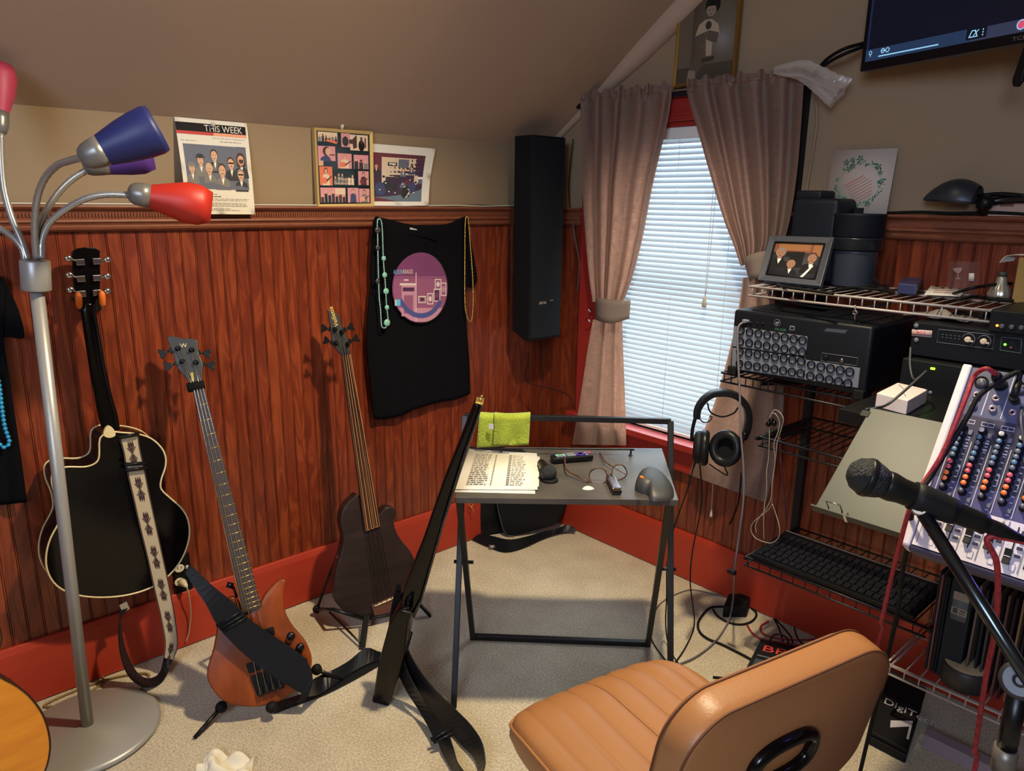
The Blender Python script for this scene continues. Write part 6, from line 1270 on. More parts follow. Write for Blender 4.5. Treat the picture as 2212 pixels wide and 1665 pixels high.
for i in range(5):
    for j in range(2): m.obox(AK(2036+i*9, 722+i+j*6, .001), V((.0022, 0, 0)), V((0, .0006, 0)), UZ*.001)
m.build('level_marks', mat('faint_grey', (84, 86, 92), .5), t)
for y in (703, 734): m = MB(); q = AK(1980, y, .001); m.lathe([(.006, 0), (.006, .003), (.003, .004)], q, (0, -1, 0), 12); m.build('rack_screw', M_rackp, t)
r_ = random.Random(21); m = MB(); c = Y(2030, 692, -.30)
def foil(u, v): return V((c.x+(u-.5)*.16, c.y+(v-.5)*.10, AK(1972, 694).z+.004+.022*math.sin(u*math.pi)**2*(.5+.5*math.sin(u*9+v*6))*(1-abs(v-.5))))
m.grid(foil, 18, 12, 0, False); tag(m.build('plastic_wrapper', mat('silver_wrapper', (170, 164, 160), .25, metal=.4), solid=.001), 'crumpled silvery wrapper lying on top of the power amplifier', 'wrapper')
t = thing('preamp', 'small black preamp with orange light hanging under the top shelf', 'preamp', AK(2180, 720)); q = AK(2140, 690); m = MB(); m.box((q.x, AYF-.01, AK(2150, 716).z), (q.x+.16, -.15, AK(2150, 668).z)); m.build('case', M_rack, t, bevel=.003)
led(t, AK(2154, 703, .012), (250, 110, 30), 8)
for x in (2166, 2187, 2208): m = MB(); m.lathe([(.0055, 0), (.0055, .009), (.004, .010)], AK(x, 704+(x-2166)*.08, .01), (0, -1, 0), 14); m.build('knob', mat('knob_grey', (96, 96, 104), .35, metal=.4), t)
CYF = -.45; c0 = Y(1958, 830, CYF); t = thing('subwoofer_cabinet', 'black cabinet with one green light under the power amplifier', 'cabinet', Y(2000, 880, CYF))
m = MB(); m.box((1.79, CYF, .985), (2.30, -.06, AK(1966, 770).z)); m.build('case', mat('cabinet_black', (15, 17, 21), .55), t, bevel=.004)
m = MB(); q = Y(2015, 796, CYF-.001); m.box((q.x-.005, CYF-.003, q.z-.0025), (q.x+.005, CYF, q.z+.0025)); m.build('led', mat('led_lime', (150, 240, 40), .3, emit=(150, 240, 40), es=5), t)
m = MB(); m.lathe([(.005, 0), (.005, .003), (0, .0035)], Y(2010, 848, CYF), (0, -1, 0), 12); m.build('button', mat('button_grey', (110, 104, 108), .5), t)
# desk slab in front of the cabinet
t = thing('equipment_shelf', 'black equipment shelf under the white carton and behind the mixing console', 'shelf', V((2.05, -.6, .2)))
m = MB(); m.box((1.775, -.765, 1.045), (2.62, -.40, 1.079)); m.build('top', M_black, t, bevel=.003)
for x, y in ((2.55, -.72), (2.55, -.44)): m = MB(); m.box((x-.015, y-.015, 0), (x+.015, y+.015, 1.045)); m.build('leg', M_bkmetal, t)
for x, y in ((1.97, -.52),): m = MB(); m.box((x-.012, -.42, .99), (x+.012, -.40, 1.045)); m.build('bracket', M_bkmetal, t)
t = thing('carton', 'small white carton on the black equipment shelf beside the console', 'box', V((1.9, -.66, 1.08)))
P = [Z(1957, 896, 1.0795), Z(1890, 878, 1.0795), Z(1890, 878, 1.0795)+(Z(2000, 870, 1.0795)-Z(1957, 896, 1.0795)), Z(2000, 870, 1.0795)]; m = MB(); m.prism(P, UZ*.034); m.build('body', mat('white_carton', (206, 192, 192), .6), t, bevel=.0015)
m = MB(); m.tube(spline([p+UZ*.0346 for p in (lerp(P[0], P[2], .2), lerp(P[0], P[2], .45), lerp(P[1], P[3], .55), lerp(P[0], P[2], .85))], 6), .0008, 5); m.build('pencil_line', mat('pencil', (120, 110, 108), .7), t)
m = MB(); m.tube(spline([Y(1967, 750, -.43), Y(1966, 790, -.46), Y(1975, 820, -.5), V((1.905, -.62, 1.17)), Z(1925, 868, 1.12), Z(1895, 880, 1.086), Z(1870, 884, 1.084)], 8), .0030, 8); tag(m.build('cable', mat('grey_cable', (58, 60, 66), .5)), 'dark grey cable curling over the white carton', 'cable')
# ---- slanted grey metal desk
ms = thing('music_desk', 'grey metal music desk tilted in front of the equipment shelf', 'music desk', V((1.98, -.95, .2)))
pm0, pm1 = V((1.85, -.79, 1.092)), V((1.85, -1.007, .912)); nM = V((1, 0, 0)).cross(pm1-pm0).normalized(); nM = nM if nM.y < 0 else -nM
def MP(x, y, o=0.0): return PL(x, y, pm0+nM*o, nM)
M_desk = mat('grey_green_enamel', (50, 54, 49), .42, spec=.2); c4 = [MP(1881, 880), V((2.30, 0, 0)), V((2.30, 0, 0)), MP(1757, 1100)]
c4[1] = V((2.30, c4[0].y, c4[0].z)); c4[2] = V((2.30, c4[3].y, c4[3].z)); m = MB(); m.prism(c4, nM*-.004); m.build('desk', M_desk, ms, bevel=.0015)
m = MB(); q = c4[3]; m.prism([q, V((2.30, q.y, q.z)), V((2.30, q.y, q.z))+nM*.022, q+nM*.022], (c4[3]-c4[0]).normalized()*.003); m.build('lip', M_desk, ms)
m = MB(); q = MP(1790, 1096); m.tube([q, q+nM*.024, MP(1819, 1104)+nM*.024, MP(1819, 1104)], .0016, 6); m.build('wire_stop', M_chrome, ms)
m = MB(); m.obox(MP(1828, 1116, .010), V((.003, 0, 0)), nM*.012, V((0, .004, .004))); m.build('clip', M_chrome, ms)
m = MB(); m.obox(MP(1869, 893, .001), V((.009, 0, 0)), nM*.001, (c4[3]-c4[0]).normalized()*.008); m.build('square_pad', M_blackm, ms)
m = MB(); ct = lerp(c4[0], c4[1], .4); m.prism([ct+V((0, .004, -.03)), ct+V((.06, .004, -.03)), V((ct.x+.06, -.755, 1.06)), V((ct.x, -.755, 1.06))], UZ*-.012); m.build('hinge', M_bkmetal, ms)
# ---- mixing console
KX0, KX1 = 2.0735, 2.62; kt, kb = V((KX0, -.94, 1.258)), V((KX0, -1.128, .956)); kv = (kb-kt); KL = kv.length; kd = kv.normalized(); nK = V((1, 0, 0)).cross(kd); nK = nK if nK.y < 0 else -nK
def KP(x, y, o=0.0): return PL(x, y, kt+nK*o, nK)
def KK(x, s, o=0.0): return V((x, kt.y, kt.z))+kd*(s*KL)+nK*o      # x across, s = 0 top .. 1 bottom
M_kblue = mat('console_blue_grey', (74, 78, 108), .45); M_kdark = mat('console_navy', (42, 40, 66), .45); M_kwhite = mat('console_white', (204, 198, 204), .5); M_kline = mat('console_line', (190, 190, 205), .5)
con = thing('mixing_console', 'blue grey mixing console tilted on its stand with rows of coloured knobs', 'mixing console', V((2.35, -1.05, .9)))
m = MB(); side = [KK(KX0, 0, 0), KK(KX0, 1, 0), KK(KX0, 1, -.055), KK(KX0, 0, -.075)]; m.prism([p+V((.012, 0, 0)) for p in side], (KX1-KX0-.024, 0, 0)); m.build('chassis', M_kdark, con, bevel=.004)
m = MB(); m.prism([KK(KX0-.002, -.012, .004), KK(KX0-.002, 1.012, .004), KK(KX0-.002, 1.02, -.045), KK(KX0-.002, -.012, -.08)], (.0165, 0, 0)); m.build('side_cheek', M_kwhite, con, bevel=.004)
m = MB(); m.prism([KK(KX1-.012, -.012, .004), KK(KX1-.012, 1.012, .004), KK(KX1-.012, 1.02, -.045), KK(KX1-.012, -.012, -.08)], (.0165, 0, 0)); m.build('side_cheek', M_kwhite, con, bevel=.004)
m = MB(); m.prism([KK(KX0+.012, 1.0, .002), KK(KX0+.012, 1.03, -.004), KK(KX0+.012, 1.03, -.05), KK(KX0+.012, 1.0, -.056)], (KX1-KX0-.024, 0, 0)); m.build('front_edge', mat('console_edge', (58, 56, 78), .45), con, bevel=.004)
PI_ = .0312; xs0 = KX0+.038; NS = 8                      # eight strips are in the picture
s_div = .262; s_f = .742
S = Sheet(KK(KX0+.016, 0), KK(KX1-.016, 0), KK(KX1-.016, 1), KK(KX0+.016, 1)); S.lay = 0; W_ = KX1-KX0-.032
S.rc(0, 0, 1, s_div, 0); S.rc(0, s_div, 1, s_div+.014, 1); S.rc(0, s_div+.014, 1, .62, 1); S.rc(0, .62, 1, s_f, 4); S.rc(0, s_f, 1, .995, 2)
for i in range(NS+1):
    u = (xs0-PI_/2+i*PI_-KX0-.016)/W_; S.rc(u-.0015, .02, u+.0015, s_div-.01, 3); S.rc(u-.0011, .40, u+.0011, .735, 3); S.rc(u-.0015, s_f+.004, u+.0015, .98, 5)
    if i < NS:
        uc = u+PI_/2/W_; S.rc(uc-.020, .285, uc+.020, .307, 3); S.rc(uc-.0185, .288, uc+.0185, .304, 1); S.tx(str(i+1), uc, .303, .016, 3, 'CENTER')
        for k in range(13):
            v = .335+k*.031; S.rc(uc+.012, v+.012, uc+.021, v+.017, 3)
        for k, v in enumerate((.352, .39, .425)): S.rc(uc+.010, v, uc+.022, v+.008, 3)
        S.rc(uc+.013, .54, uc+.022, .545, 3); S.rc(uc+.0205, .54, uc+.022, .60, 3)
        for k in range(9): S.rc(uc-.020, .79+k*.017, uc-.014, .792+k*.017, 5)
        S.rc(uc-.0035, s_f+.02, uc+.0005, .93, 7); S.el(uc+.014, s_f+.018, .004, .006, 6, 10); S.el(uc+.014, s_f+.036, .004, .006, 8, 10)
        S.rc(uc+.004, .94, uc+.021, .975, 5); S.rc(uc+.0055, .9425, uc+.0195, .9725, 2)
        for k in range(3): S.rc(uc-.005+(k-1)*.006, .155+.0, uc-.002+(k-1)*.006, .158, 3)
S.build('panel', [M_kblue, M_kdark, M_kwhite, M_kline, mat('console_violet', (70, 66, 108), .45), mat('console_ink', (120, 114, 128), .5), mat('peak_olive', (130, 120, 60), .5), M_ink, mat('peak_red', (190, 60, 60), .5)], con)
# knobs: one mesh per cap colour, copied along every strip
def kn_mesh(cap):
    m = MB(); m.lathe([(.0072, 0), (.0070, .004), (.0052, .005), (.0048, .0135), (.0040, .0145)], (0, 0, 0), nK, 14, 0); m.lathe([(.0046, .0138), (.0044, .0150), (0, .0152)], (0, 0, 0), nK, 14, 1, caps=False)
    m.obox(nK*.0153+kd*-.002, V((.0005, 0, 0)), nK*.0002, kd*.002, 2); return m.build('knob', [M_blackm, cap, M_kline], con, loc=KK(0, 0))
caps = {'w': mat('cap_white', (206, 198, 190), .5), 'b': mat('cap_blue', (74, 110, 136), .5), 'g': mat('cap_slate', (84, 98, 112), .5), 'r': mat('cap_red', (200, 72, 84), .5), 'o': mat('cap_orange', (236, 112, 40), .5), 'k': mat('cap_grey', (70, 72, 82), .5)}
first = {}
rows_ = [('w', .338), ('b', .378), ('g', .409), ('g', .438), ('b', .467), ('g', .496), ('r', .534), ('r', .563), ('o', .596), ('o', .627), ('k', .668)]
for i in range(NS):
    for cc, s in rows_:
        q = KK(xs0+i*PI_-.0035, s, .0006)
        if cc not in first: first[cc] = kn_mesh(caps[cc]); first[cc].location = q-W0(con)
        else: clone(first[cc], q, con)
fm = MB(); fm.prism([V((-.0052, 0, 0))+kd*a+nK*b for a, b in ((-.013, 0), (-.013, .009), (-.003, .0065), (.003, .0065), (.013, .009), (.013, 0))], (.0104, 0, 0)); fm.obox(nK*.0069, V((.0052, 0, 0)), nK*.0002, kd*.0007, 1)
fo = None
for i, s in enumerate((.80, .845, .875, .875, .915, .915, .925, .90)):
    q = KK(xs0+i*PI_-.0038, s, .0008)
    if fo is None: fo = fm.build('fader_cap', [M_blackm, M_kline], con, loc=q, bevel=.001)
    else: clone(fo, q, con)
bm_ = MB(); bm_.obox(nK*.0018, V((.0042, 0, 0)), nK*.0018, kd*.0028); bo_ = None
for i in range(NS):
    for s in (.785, .825, .862, .90) if i % 3 else (.785, .855):
        q = KK(xs0+i*PI_+.009, s, .0006)
        if bo_ is None: bo_ = bm_.build('button', M_kdark, con, loc=q, bevel=.0008)
        else: clone(bo_, q, con)
sm = MB(); sm.obox(nK*.0012, V((.0035, 0, 0)), nK*.0012, kd*.0045); so = None
for i in range(NS):
    for dx, s, mm in ((.009, .355, 0), (.009, .70, 0)):
        q = KK(xs0+i*PI_+dx, s, .0006)
        if so is None: so = sm.build('push_switch', mat('switch_grey', (96, 98, 116), .5), con, loc=q, bevel=.0006)
        else: clone(so, q, con)
xm = MB(); xm.lathe([(.0118, 0), (.0118, .0022), (.0100, .003), (.0098, .0008), (0, .0008)], (0, 0, 0), nK, 22, caps=False)
xm.lathe([(.0082, .0009), (.0080, .0016), (0, .0016)], (0, 0, 0), nK, 20, 1, caps=False)
for k in range(3): a = math.radians(90+120*k); xm.cyl(V((.0042*math.cos(a), 0, 0))+kd*(.0042*math.sin(a))+nK*.0014, V((.0042*math.cos(a), 0, 0))+kd*(.0042*math.sin(a))+nK*.0019, .0013, 8, 0)
jm2 = MB(); jm2.lathe([(.0068, 0), (.0068, .002), (.0056, .005), (.0034, .005), (.0032, .001), (0, .001)], (0, 0, 0), nK, 16, 0, caps=False); jm2.cyl(nK*.0012, nK*.0014, .0033, 12, 1)
xo = jo2 = None
for i in range(NS):
    q = KK(xs0+i*PI_-.001, .075, .0006)
    if xo is None: xo = xm.build('xlr_socket', [M_blackm, mat('xlr_grey', (78, 80, 92), .5)], con, loc=q)
    else: clone(xo, q, con)
    for s in (.150, .208):
        q = KK(xs0+i*PI_-.001, s, .0006)
        if jo2 is None: jo2 = jm2.build('jack', [mat('nickel_ring', (196, 176, 178), .25, metal=.7), M_ink], con, loc=q)
        else: clone(jo2, q, con)
cs = thing('console_bracket', 'black steel arms holding the mixing console to the equipment shelf', 'bracket', V((2.4, -.8, 1.08)))
for x in (2.30, 2.56):
    m = MB(); m.tube([KK(x, .95, -.068), KK(x, .2, -.088)], .010, 10); m.tube([KK(x, .55, -.085), V((x, -.74, 1.09))], .010, 10); m.build('arm', M_bkmetal, cs)
# ---- leads plugged into the console
M_redc = mat('red_braid', (124, 20, 32), .6, nz=(160, (160, 40, 48), .12)); M_xlr = mat('black_plug', (16, 17, 18), .45)
def cabl(name, lab, P, r, mm, n=8): m = MB(); m.tube(spline(P, n), r, 8); return tag(m.build(name, mm), lab, 'cable')
t = thing('microphone_lead', 'red braided lead plugged into the console and falling behind chair back', 'cable', KP(2128, 802))
q = KK(xs0+1*PI_-.001, .075, .004); m = MB(); m.lathe([(.0092, 0), (.0098, .004), (.0098, .028), (.0085, .04), (.006, .05)], q, nK, 16); m.build('plug', M_xlr, t)
e = q+nK*.048; cd_ = lambda x, y, d: D(x, y, d)
P = [e, e+nK*.02+V((-.012, 0, 0)), KP(2105, 812, .05), KP(2090, 850, .05), KP(2062, 920, .045), KP(2030, 990, .03), KP(1990, 1050, .02), D(1968, 1090, 1.30), D(1945, 1170, 1.33), D(1925, 1250, 1.42), D(1905, 1340, 1.5), D(1893, 1400, 1.56), V((1.90, -.90, .12)), V((1.93, -.98, .012)), V((2.0, -1.2, .008))]
m = MB(); m.tube(spline(P, 10), .0042, 8); m.build('lead', M_redc, t)
t = thing('jack_lead', 'black lead with right-angle jack beside the red lead on console', 'cable', KP(2150, 840))
q = KK(xs0+2*PI_-.001, .150, .004); m = MB(); m.cyl(q, q+nK*.024, .0075, 12); m.cyl(q+nK*.022, q+nK*.022-kd*.03+V((.0, 0, 0)), .0062, 12); m.build('plug', M_xlr, t)
e = q+nK*.022-kd*.03; m = MB(); m.tube(spline([e, e-kd*.012+nK*.01+V((-.006, 0, 0)), KP(2120, 850, .045), KP(2090, 900, .04), KP(2050, 965, .03), KP(2010, 1030, .02), D(1975, 1085, 1.33), D(1962, 1170, 1.40), D(1945, 1260, 1.5), D(1935, 1340, 1.58), V((1.97, -.85, .25)), V((1.97, -.9, .01))], 10), .0045, 8); m.build('lead', M_rubber, t)
cabl('cable', 'grey blue cable across the right edge of the console', [KP(2208, 880, .01), KP(2206, 910, .03), KP(2214, 960, .03), KP(2235, 1010, .01)], .0028, mat('grey_cable', (58, 60, 66), .5))
# ---- microphone on a boom
ma, mb_ = D(1868, 1030, 1.0), D(2130, 1135, .975); max_ = (mb_-ma).normalized()
t = thing('microphone', 'black vocal microphone held in clip at the end of the boom', 'microphone', ma); micro(t, D(1872, 1030, 1.0), max_, 1.02, .155)
q = D(1872, 1030, 1.0)+max_*.156; m = MB(); m.lathe([(.0098, 0), (.0104, .004), (.0104, .022), (.0075, .036), (.0055, .050)], q, max_, 16); m.build('plug', M_xlr, t)
e = q+max_*.048; m = MB(); m.tube(spline([e, e+max_*.015, D(2135, 1160, .975), D(2153, 1215, .985), D(2155, 1290, 1.02), D(2148, 1370, 1.06), D(2132, 1450, 1.10), D(2118, 1540, 1.16), D(2106, 1620, 1.2), D(2096, 1700, 1.25), V((2.22, -1.15, .01))], 10), .0040, 8); m.build('lead', M_redc, t)
bs = thing('boom_stand', 'black microphone boom stand rising at the right edge', 'microphone stand', V((2.32, -1.36, 0)))
b0, b1 = D(1986, 1096, .985), D(2204, 1440, .93); m = MB(); m.tube([b0, b1, b1+(b1-b0).normalized()*.10], .0088, 16); m.build('boom', mat('satin_black_tube', (70, 78, 84), .2, metal=.95), bs)
m = MB(); m.lathe([(.0105, -.008), (.0115, -.002), (.0115, .005), (.009, .008)], b0, (CAM-b0), 20); m.build('swivel_cap', mat('brass_nickel', (120, 108, 94), .4, metal=.6), bs)
m = MB(); c1, c2 = D(1872, 1030, 1.0)+max_*.062, D(1872, 1030, 1.0)+max_*.118; m.tube([lerp(c1, c2, k/6) for k in range(7)], [.0195, .0205, .0200, .0192, .0186, .0180, .0172], 20); m.obox(b0+(lerp(c1, c2, .8)-b0)*.5, max_*.010, (b0-lerp(c1, c2, .8))*.5, max_.cross(b0-c1).normalized()*.006); m.build('mic_clip', M_blackm, bs)
m = MB(); c = D(2204, 1470, .95); m.lathe([(.020, -.012), (.024, -.006), (.024, .010), (.019, .014)], c, (CAM-c), 24); m.lathe([(.009, .012), (.008, .024), (.005, .027)], c, (CAM-c), 14); m.build('clutch', mat('clutch_grey', (52, 50, 54), .4, metal=.3), bs)
pf_ = Z(2195, 1900, 0.0); m = MB(); pb_ = V((c.x-.0, c.y+.0, .03)); m.cyl(c-UZ*.01, c-UZ*.12, .012, 16); m.cyl(c-UZ*.12, pb_, .0085, 16); m.build('upright', M_bkmetal, bs)
m = MB(); m.cyl(c-UZ*.10, c-UZ*.135, .0145, 16); m.build('height_collar', mat('dull_steel', (110, 104, 96), .4, metal=.5), bs)
for k in range(3):
    a = math.radians(120*k+80); m = MB(); m.tube([pb_+UZ*.10, pb_+V((.26*math.cos(a), .26*math.sin(a), -.02))], .009, 8); m.build('leg', M_bkmetal, bs)
# ---- headphones hung on the second shelf's corner
HPn = (CAM-V((1.24, -.43, .9))); HPn.z = 0; HPn.normalize(); hp0 = V((1.232, -.425, .9))
def HQ(x, y, o=0.0): return PL(x, y, hp0+HPn*o, HPn)
t = thing('headphones', 'black studio headphones hanging from left corner of second shelf', 'headphones', HQ(1558, 850))
arc = [(1505, 905), (1507, 885), (1518, 866), (1536, 852), (1556, 848), (1578, 850), (1598, 860), (1612, 878), (1617, 902), (1614, 928), (1605, 950)]
m = MB(); P = spline([HQ(x, y, .02-.05*(i/10)) for i, (x, y) in enumerate(arc)], 6); wv = [lerp(.006, .017, min(1, 2.2*min(i, len(P)-1-i)/len(P)+.2)) for i in range(len(P))]
m.ribbon(P, [HPn*w_*1.1+RT*.004 for w_ in wv], .021); m.build('headband', M_leather, t, bevel=.004, seg=2)
for a_, b_ in (((1502, 902), (1494, 952)), ((1610, 935), (1598, 968))): m = MB(); m.tube(spline([HQ(*a_, .01), HQ(a_[0]-6, (a_[1]+b_[1])/2, .012), HQ(*b_, .012)], 5), .006, 8); m.build('yoke', M_bkmetal, t)
def cup(c, ax, r, nm2):
    ax = ax.normalized(); m = MB(); m.lathe([(r*.62, -.022), (r*.86, -.016), (r*.92, -.006), (r*.9, .004)], c, ax, 26, sy=1.12); cc = m.build('ear_cup', M_blackm, t)
    m = MB(); P_ = []; u, w2, _ = frame(ax)
    m.tube([c+ax*.014+(u*math.cos(k/28*6.2832)+w2*math.sin(k/28*6.2832)*1.15)*r*.74 for k in range(28)], r*.30, 10, closed=True, up=ax); m.build('ear_pad', M_leather, cc)
    m = MB(); m.lathe([(0, .004), (r*.6, .005)], c, ax, 20, sy=1.12, caps=False); m.build('driver_cloth', mat('driver_cloth', (10, 10, 11), .95), cc)
cup(HQ(1512, 966, .0), RT*.95+HPn*.25, .054, 0); cup(HQ(1570, 968, -.01), -RT*.30+HPn*.9+UP*.25, .054, 1)
m = MB(); q = HQ(1503, 990, .01); m.lathe([(.0045, 0), (.0045, .012), (.003, .03)], q, -UZ+RT*-.15, 10); m.build('strain_relief', M_rubber, t)
m = MB(); m.tube(spline([q, HQ(1495, 1020, .01), HQ(1482, 1065, .02), HQ(1466, 1110, .04), HQ(1450, 1160, .06), Z(1441, 1220, .40), Z(1440, 1290, .22), Z(1438, 1350, .08), Z(1446, 1400, .006), Z(1470, 1440, .006)], 8), .0024, 6); m.build('cord', M_rubber, t)
cabl('headphone_cord', 'second thin black cord hanging from the headphones to the carpet', [HQ(1510, 985, .0), HQ(1516, 1060, .0), HQ(1512, 1110, .0), HQ(1496, 1190, .02), Z(1491, 1255, .28), Z(1497, 1310, .12), Z(1500, 1345, .02), Z(1492, 1375, .005), Z(1470, 1415, .005), Z(1440, 1450, .005)], .0024, M_rubber)
cabl('cable_loop', 'coiled black wire looped behind the hanging headphones', [HQ(1528, 870, -.03), HQ(1535, 890, -.03), HQ(1560, 900, -.03), HQ(1585, 892, -.03), HQ(1594, 880, -.03)], .0026, M_rubber)
cabl('cable_loop', 'grey wire end curling behind the headphones in front of the curtain', [HQ(1512, 905, -.03), HQ(1520, 912, -.03), HQ(1532, 910, -.03), HQ(1538, 901, -.03), HQ(1532, 899, -.03)], .0022, mat('grey_cable', (58, 60, 66), .5))
cabl('wire_hook', 'black wire hook under the headphones', [HQ(1532, 1002, -.02), HQ(1550, 1015, -.02), HQ(1569, 1026, -.02), HQ(1571, 1022, -.02), HQ(1563, 1003, -.02)], .0022, M_bkmetal)
# grey lead from the rack mixer down to the floor, with its cable tie
cab = thing('network_cable', 'grey network cable running from the rack mixer down to the carpet', 'cable', RK(1612, 697))
m = MB(); P = [RK(1612, 696, .004), RK(1602, 698, .02), RK(1594, 712, .03), Y(1594, 760, -.43), Y(1598, 850, -.44), Y(1600, 930, -.45), Y(1606, 1010, -.45), Y(1606, 1080, -.45), Y(1596, 1160, -.44), Y(1587, 1230, -.40), Z(1584, 1290, .10), Z(1574, 1340, .012), Z(1545, 1385, .006), Z(1500, 1420, .006), Z(1450, 1440, .006)]
m.tube(spline(P, 8), .0034, 8); m.build('lead', mat('grey_lead', (104, 98, 104), .5), cab)
m = MB(); q = Y(1583, 1236, -.40); m.obox(q+V((-.004, 0, 0)), V((.014, 0, 0)), V((0, .007, 0)), UZ*.006); m.build('cable_tie', M_blackm, cab)
m = MB(); m.lathe([(.004, 0), (.005, .006), (.005, .016), (.003, .024)], RK(1620, 694, -.004), V((-.7, -.6, .1)), 10); m.build('plug', M_rackp, cab)
# earphones on the short shelf
t = thing('earphones', 'tangled silver earphones hanging from the left end of short shelf', 'earphones', Y(1665, 900, -.40)); M_clr = mat('clear_silver_cord', (150, 140, 128), .3, metal=.2)
ey = -.395
for i, P in enumerate(([(1662, 912), (1664, 900), (1672, 886), (1684, 890), (1692, 905), (1688, 925), (1680, 950), (1676, 985), (1672, 1020), (1668, 1060), (1666, 1090), (1652, 1108), (1630, 1125), (1622, 1142), (1630, 1160), (1650, 1170), (1668, 1172), (1682, 1160), (1684, 1140), (1676, 1110), (1668, 1088)], [(1662, 918), (1662, 950), (1660, 990), (1656, 1020), (1656, 1060), (1652, 1085), (1650, 1110), (1650, 1140), (1650, 1165)], [(1668, 892), (1676, 895), (1684, 912), (1680, 935), (1672, 960), (1674, 1000), (1668, 1040), (1666, 1075), (1654, 1100), (1640, 1118), (1632, 1135), (1634, 1150)])):
    m = MB(); m.tube(spline([Y(x, y, ey-.004*i-.003*math.sin(j*2.2)) for j, (x, y) in enumerate(P)], 6), .0016, 6); m.build('cord', M_clr, t)
for x, y in ((1666, 908), (1672, 914), (1660, 915)): m = MB(); m.ball(Y(x, y, ey-.008), .0085, 12, sq=1.2); m.build('earpiece', M_blackg, t)
cabl('cable', 'reddish dark cable hanging behind the earphones', [Y(1684, 945, -.34), Y(1686, 990, -.33), Y(1690, 1030, -.33), Y(1694, 1080, -.32), Y(1698, 1120, -.30)], .003, mat('maroon_cable', (70, 26, 34), .5))
m = MB(); m.tube(spline([Y(1540, 1040, -.02), Y(1538, 1080, -.02), Y(1536, 1108, -.02)], 5), .0012, 5); m.lathe([(.002, .03), (.004, .02), (.006, 0), (.004, -.004)], Y(1536, 1114, -.02), UZ, 10); tag(m.build('blind_cord', M_cord), 'white blind cord end hanging on the wainscot below the right curtain', 'cord')
cabl('cable', 'black cable end hanging beside the lower edge of right curtain', [Y(1612, 820, -.05), Y(1606, 950, -.06), Y(1600, 1040, -.10), Y(1596, 1080, -.12), Y(1590, 1100, -.12), Y(1582, 1120, -.12), Y(1576, 1132, -.12)], .0032, M_rubber)
# keyboard
kt_ = thing('keyboard', 'long black keyboard on the lower wire shelf', 'keyboard', V((1.62, -.26, .41))); m = MB(); m.prism([(1.378, -.375, .4055), (1.378, -.145, .4055), (1.378, -.145, .432), (1.378, -.375, .420)], (.512, 0, 0)); m.build('case', M_black, kt_, bevel=.003)
m = MB(); r_ = random.Random(4)
for j in range(6):
    for i in range(22): x = 1.392+i*.0222+.003*(j % 2); y = -.362+j*.032; z = .4215+(y+.375)*.052; m.obox((x+.009, y+.012, z+.002), (.0088, 0, 0), (0, .012, .0006), (0, 0, .0035))
m.build('keys', mat('key_black', (30, 31, 36), .3), kt_, bevel=.0015)
m = MB(); m.box((1.378, -.144, .4275), (1.89, -.1405, .4335)); m.build('rear_edge', mat('worn_grey', (120, 112, 110), .45), kt_)
# ---- records, roll and floor things
M_slv = [mat(f'sleeve_{i}', c, .7) for i, c in enumerate(((26, 24, 26), (58, 50, 48), (34, 30, 34), (90, 78, 68), (44, 26, 30), (22, 24, 30), (70, 60, 40), (110, 66, 60), (30, 34, 36), (120, 92, 60), (150, 100, 52), (84, 52, 48)))]
x = 1.925; i = 0; r_ = random.Random(12); descr = ['black', 'charcoal', 'near-black', 'grey brown', 'dark maroon', 'blue-black', 'olive brown', 'dusty rose', 'slate', 'kraft brown', 'orange tan', 'brick']
wide = None
while x < 2.24:
    th = .004+.003*r_.random(); lean = .006*(r_.random()-.5); k = (i*5+2) % 12
    if i == 4: th = .055; k = 8
    m = MB(); dy = .01*r_.random(); m.prism([(x, -.335+dy, .250), (x+lean, -.335+dy, .560-.01*r_.random()), (x+lean, -.03, .560), (x, -.03, .250)], (th, 0, 0)); o = m.build('record_box' if i == 4 else 'record_sleeve', M_slv[k])
    ord_ = ('first', 'second', 'third', 'fourth', 'fifth', 'sixth', 'seventh', 'eighth', 'ninth', 'tenth', 'eleventh', 'twelfth', 'thirteenth', 'fourteenth', 'fifteenth', 'sixteenth', 'seventeenth', 'eighteenth', 'nineteenth', 'twentieth')
    if i == 4: tag(o, 'wide slate record box with pasted label in the record row', 'record box', 'records on the lowest shelf'); wide = (x, th, dy, o)
    else: tag(o, f'{descr[k]} record sleeve, {ord_[i] if i < 20 else "number %d" % (i+1)} from the left in the lowest shelf row', 'record', 'records on the lowest shelf')
    x += th+(.0035 if i < 4 else .009+.006*r_.random()); i += 1
wx, wth, wdy, t = wide
S = Sheet(V((wx+.010, -.3356+wdy, .520)), V((wx+wth-.006, -.3356+wdy, .520)), V((wx+wth-.006, -.3356+wdy, .435)), V((wx+.010, -.3356+wdy, .435))); S.base(.0005, 0); S.rc(.0, .0, 1, .28, 1); S.rc(0, .55, 1, .8, 1); S.rc(.1, .58, .4, .76, 2); S.rc(.55, .6, .9, .65, 2); S.rc(.5, .7, .85, .74, 2); S.build('pasted_label', [mat('label_slate', (86, 90, 96), .7), mat('label_tan', (130, 118, 104), .7), mat('label_dark', (52, 52, 56), .7)], t)
t = thing('tin', 'round dark tin with pale top on the lowest wire shelf', 'tin', V((2.02, -.30, .25))); c = V((2.026, -.315, .2475)); m = MB(); m.lathe([(.057, 0), (.060, .003), (.060, .058), (.056, .062)], c, UZ, 36); m.build('body', mat('tin_dark', (40, 36, 36), .5), t); m = MB(); m.lathe([(.056, .0618), (.053, .0635), (0, .064)], c, UZ, 36, caps=False); m.build('lid', mat('tin_lid', (214, 188, 152), .5, nz=(14, (160, 134, 104), .25)), t)
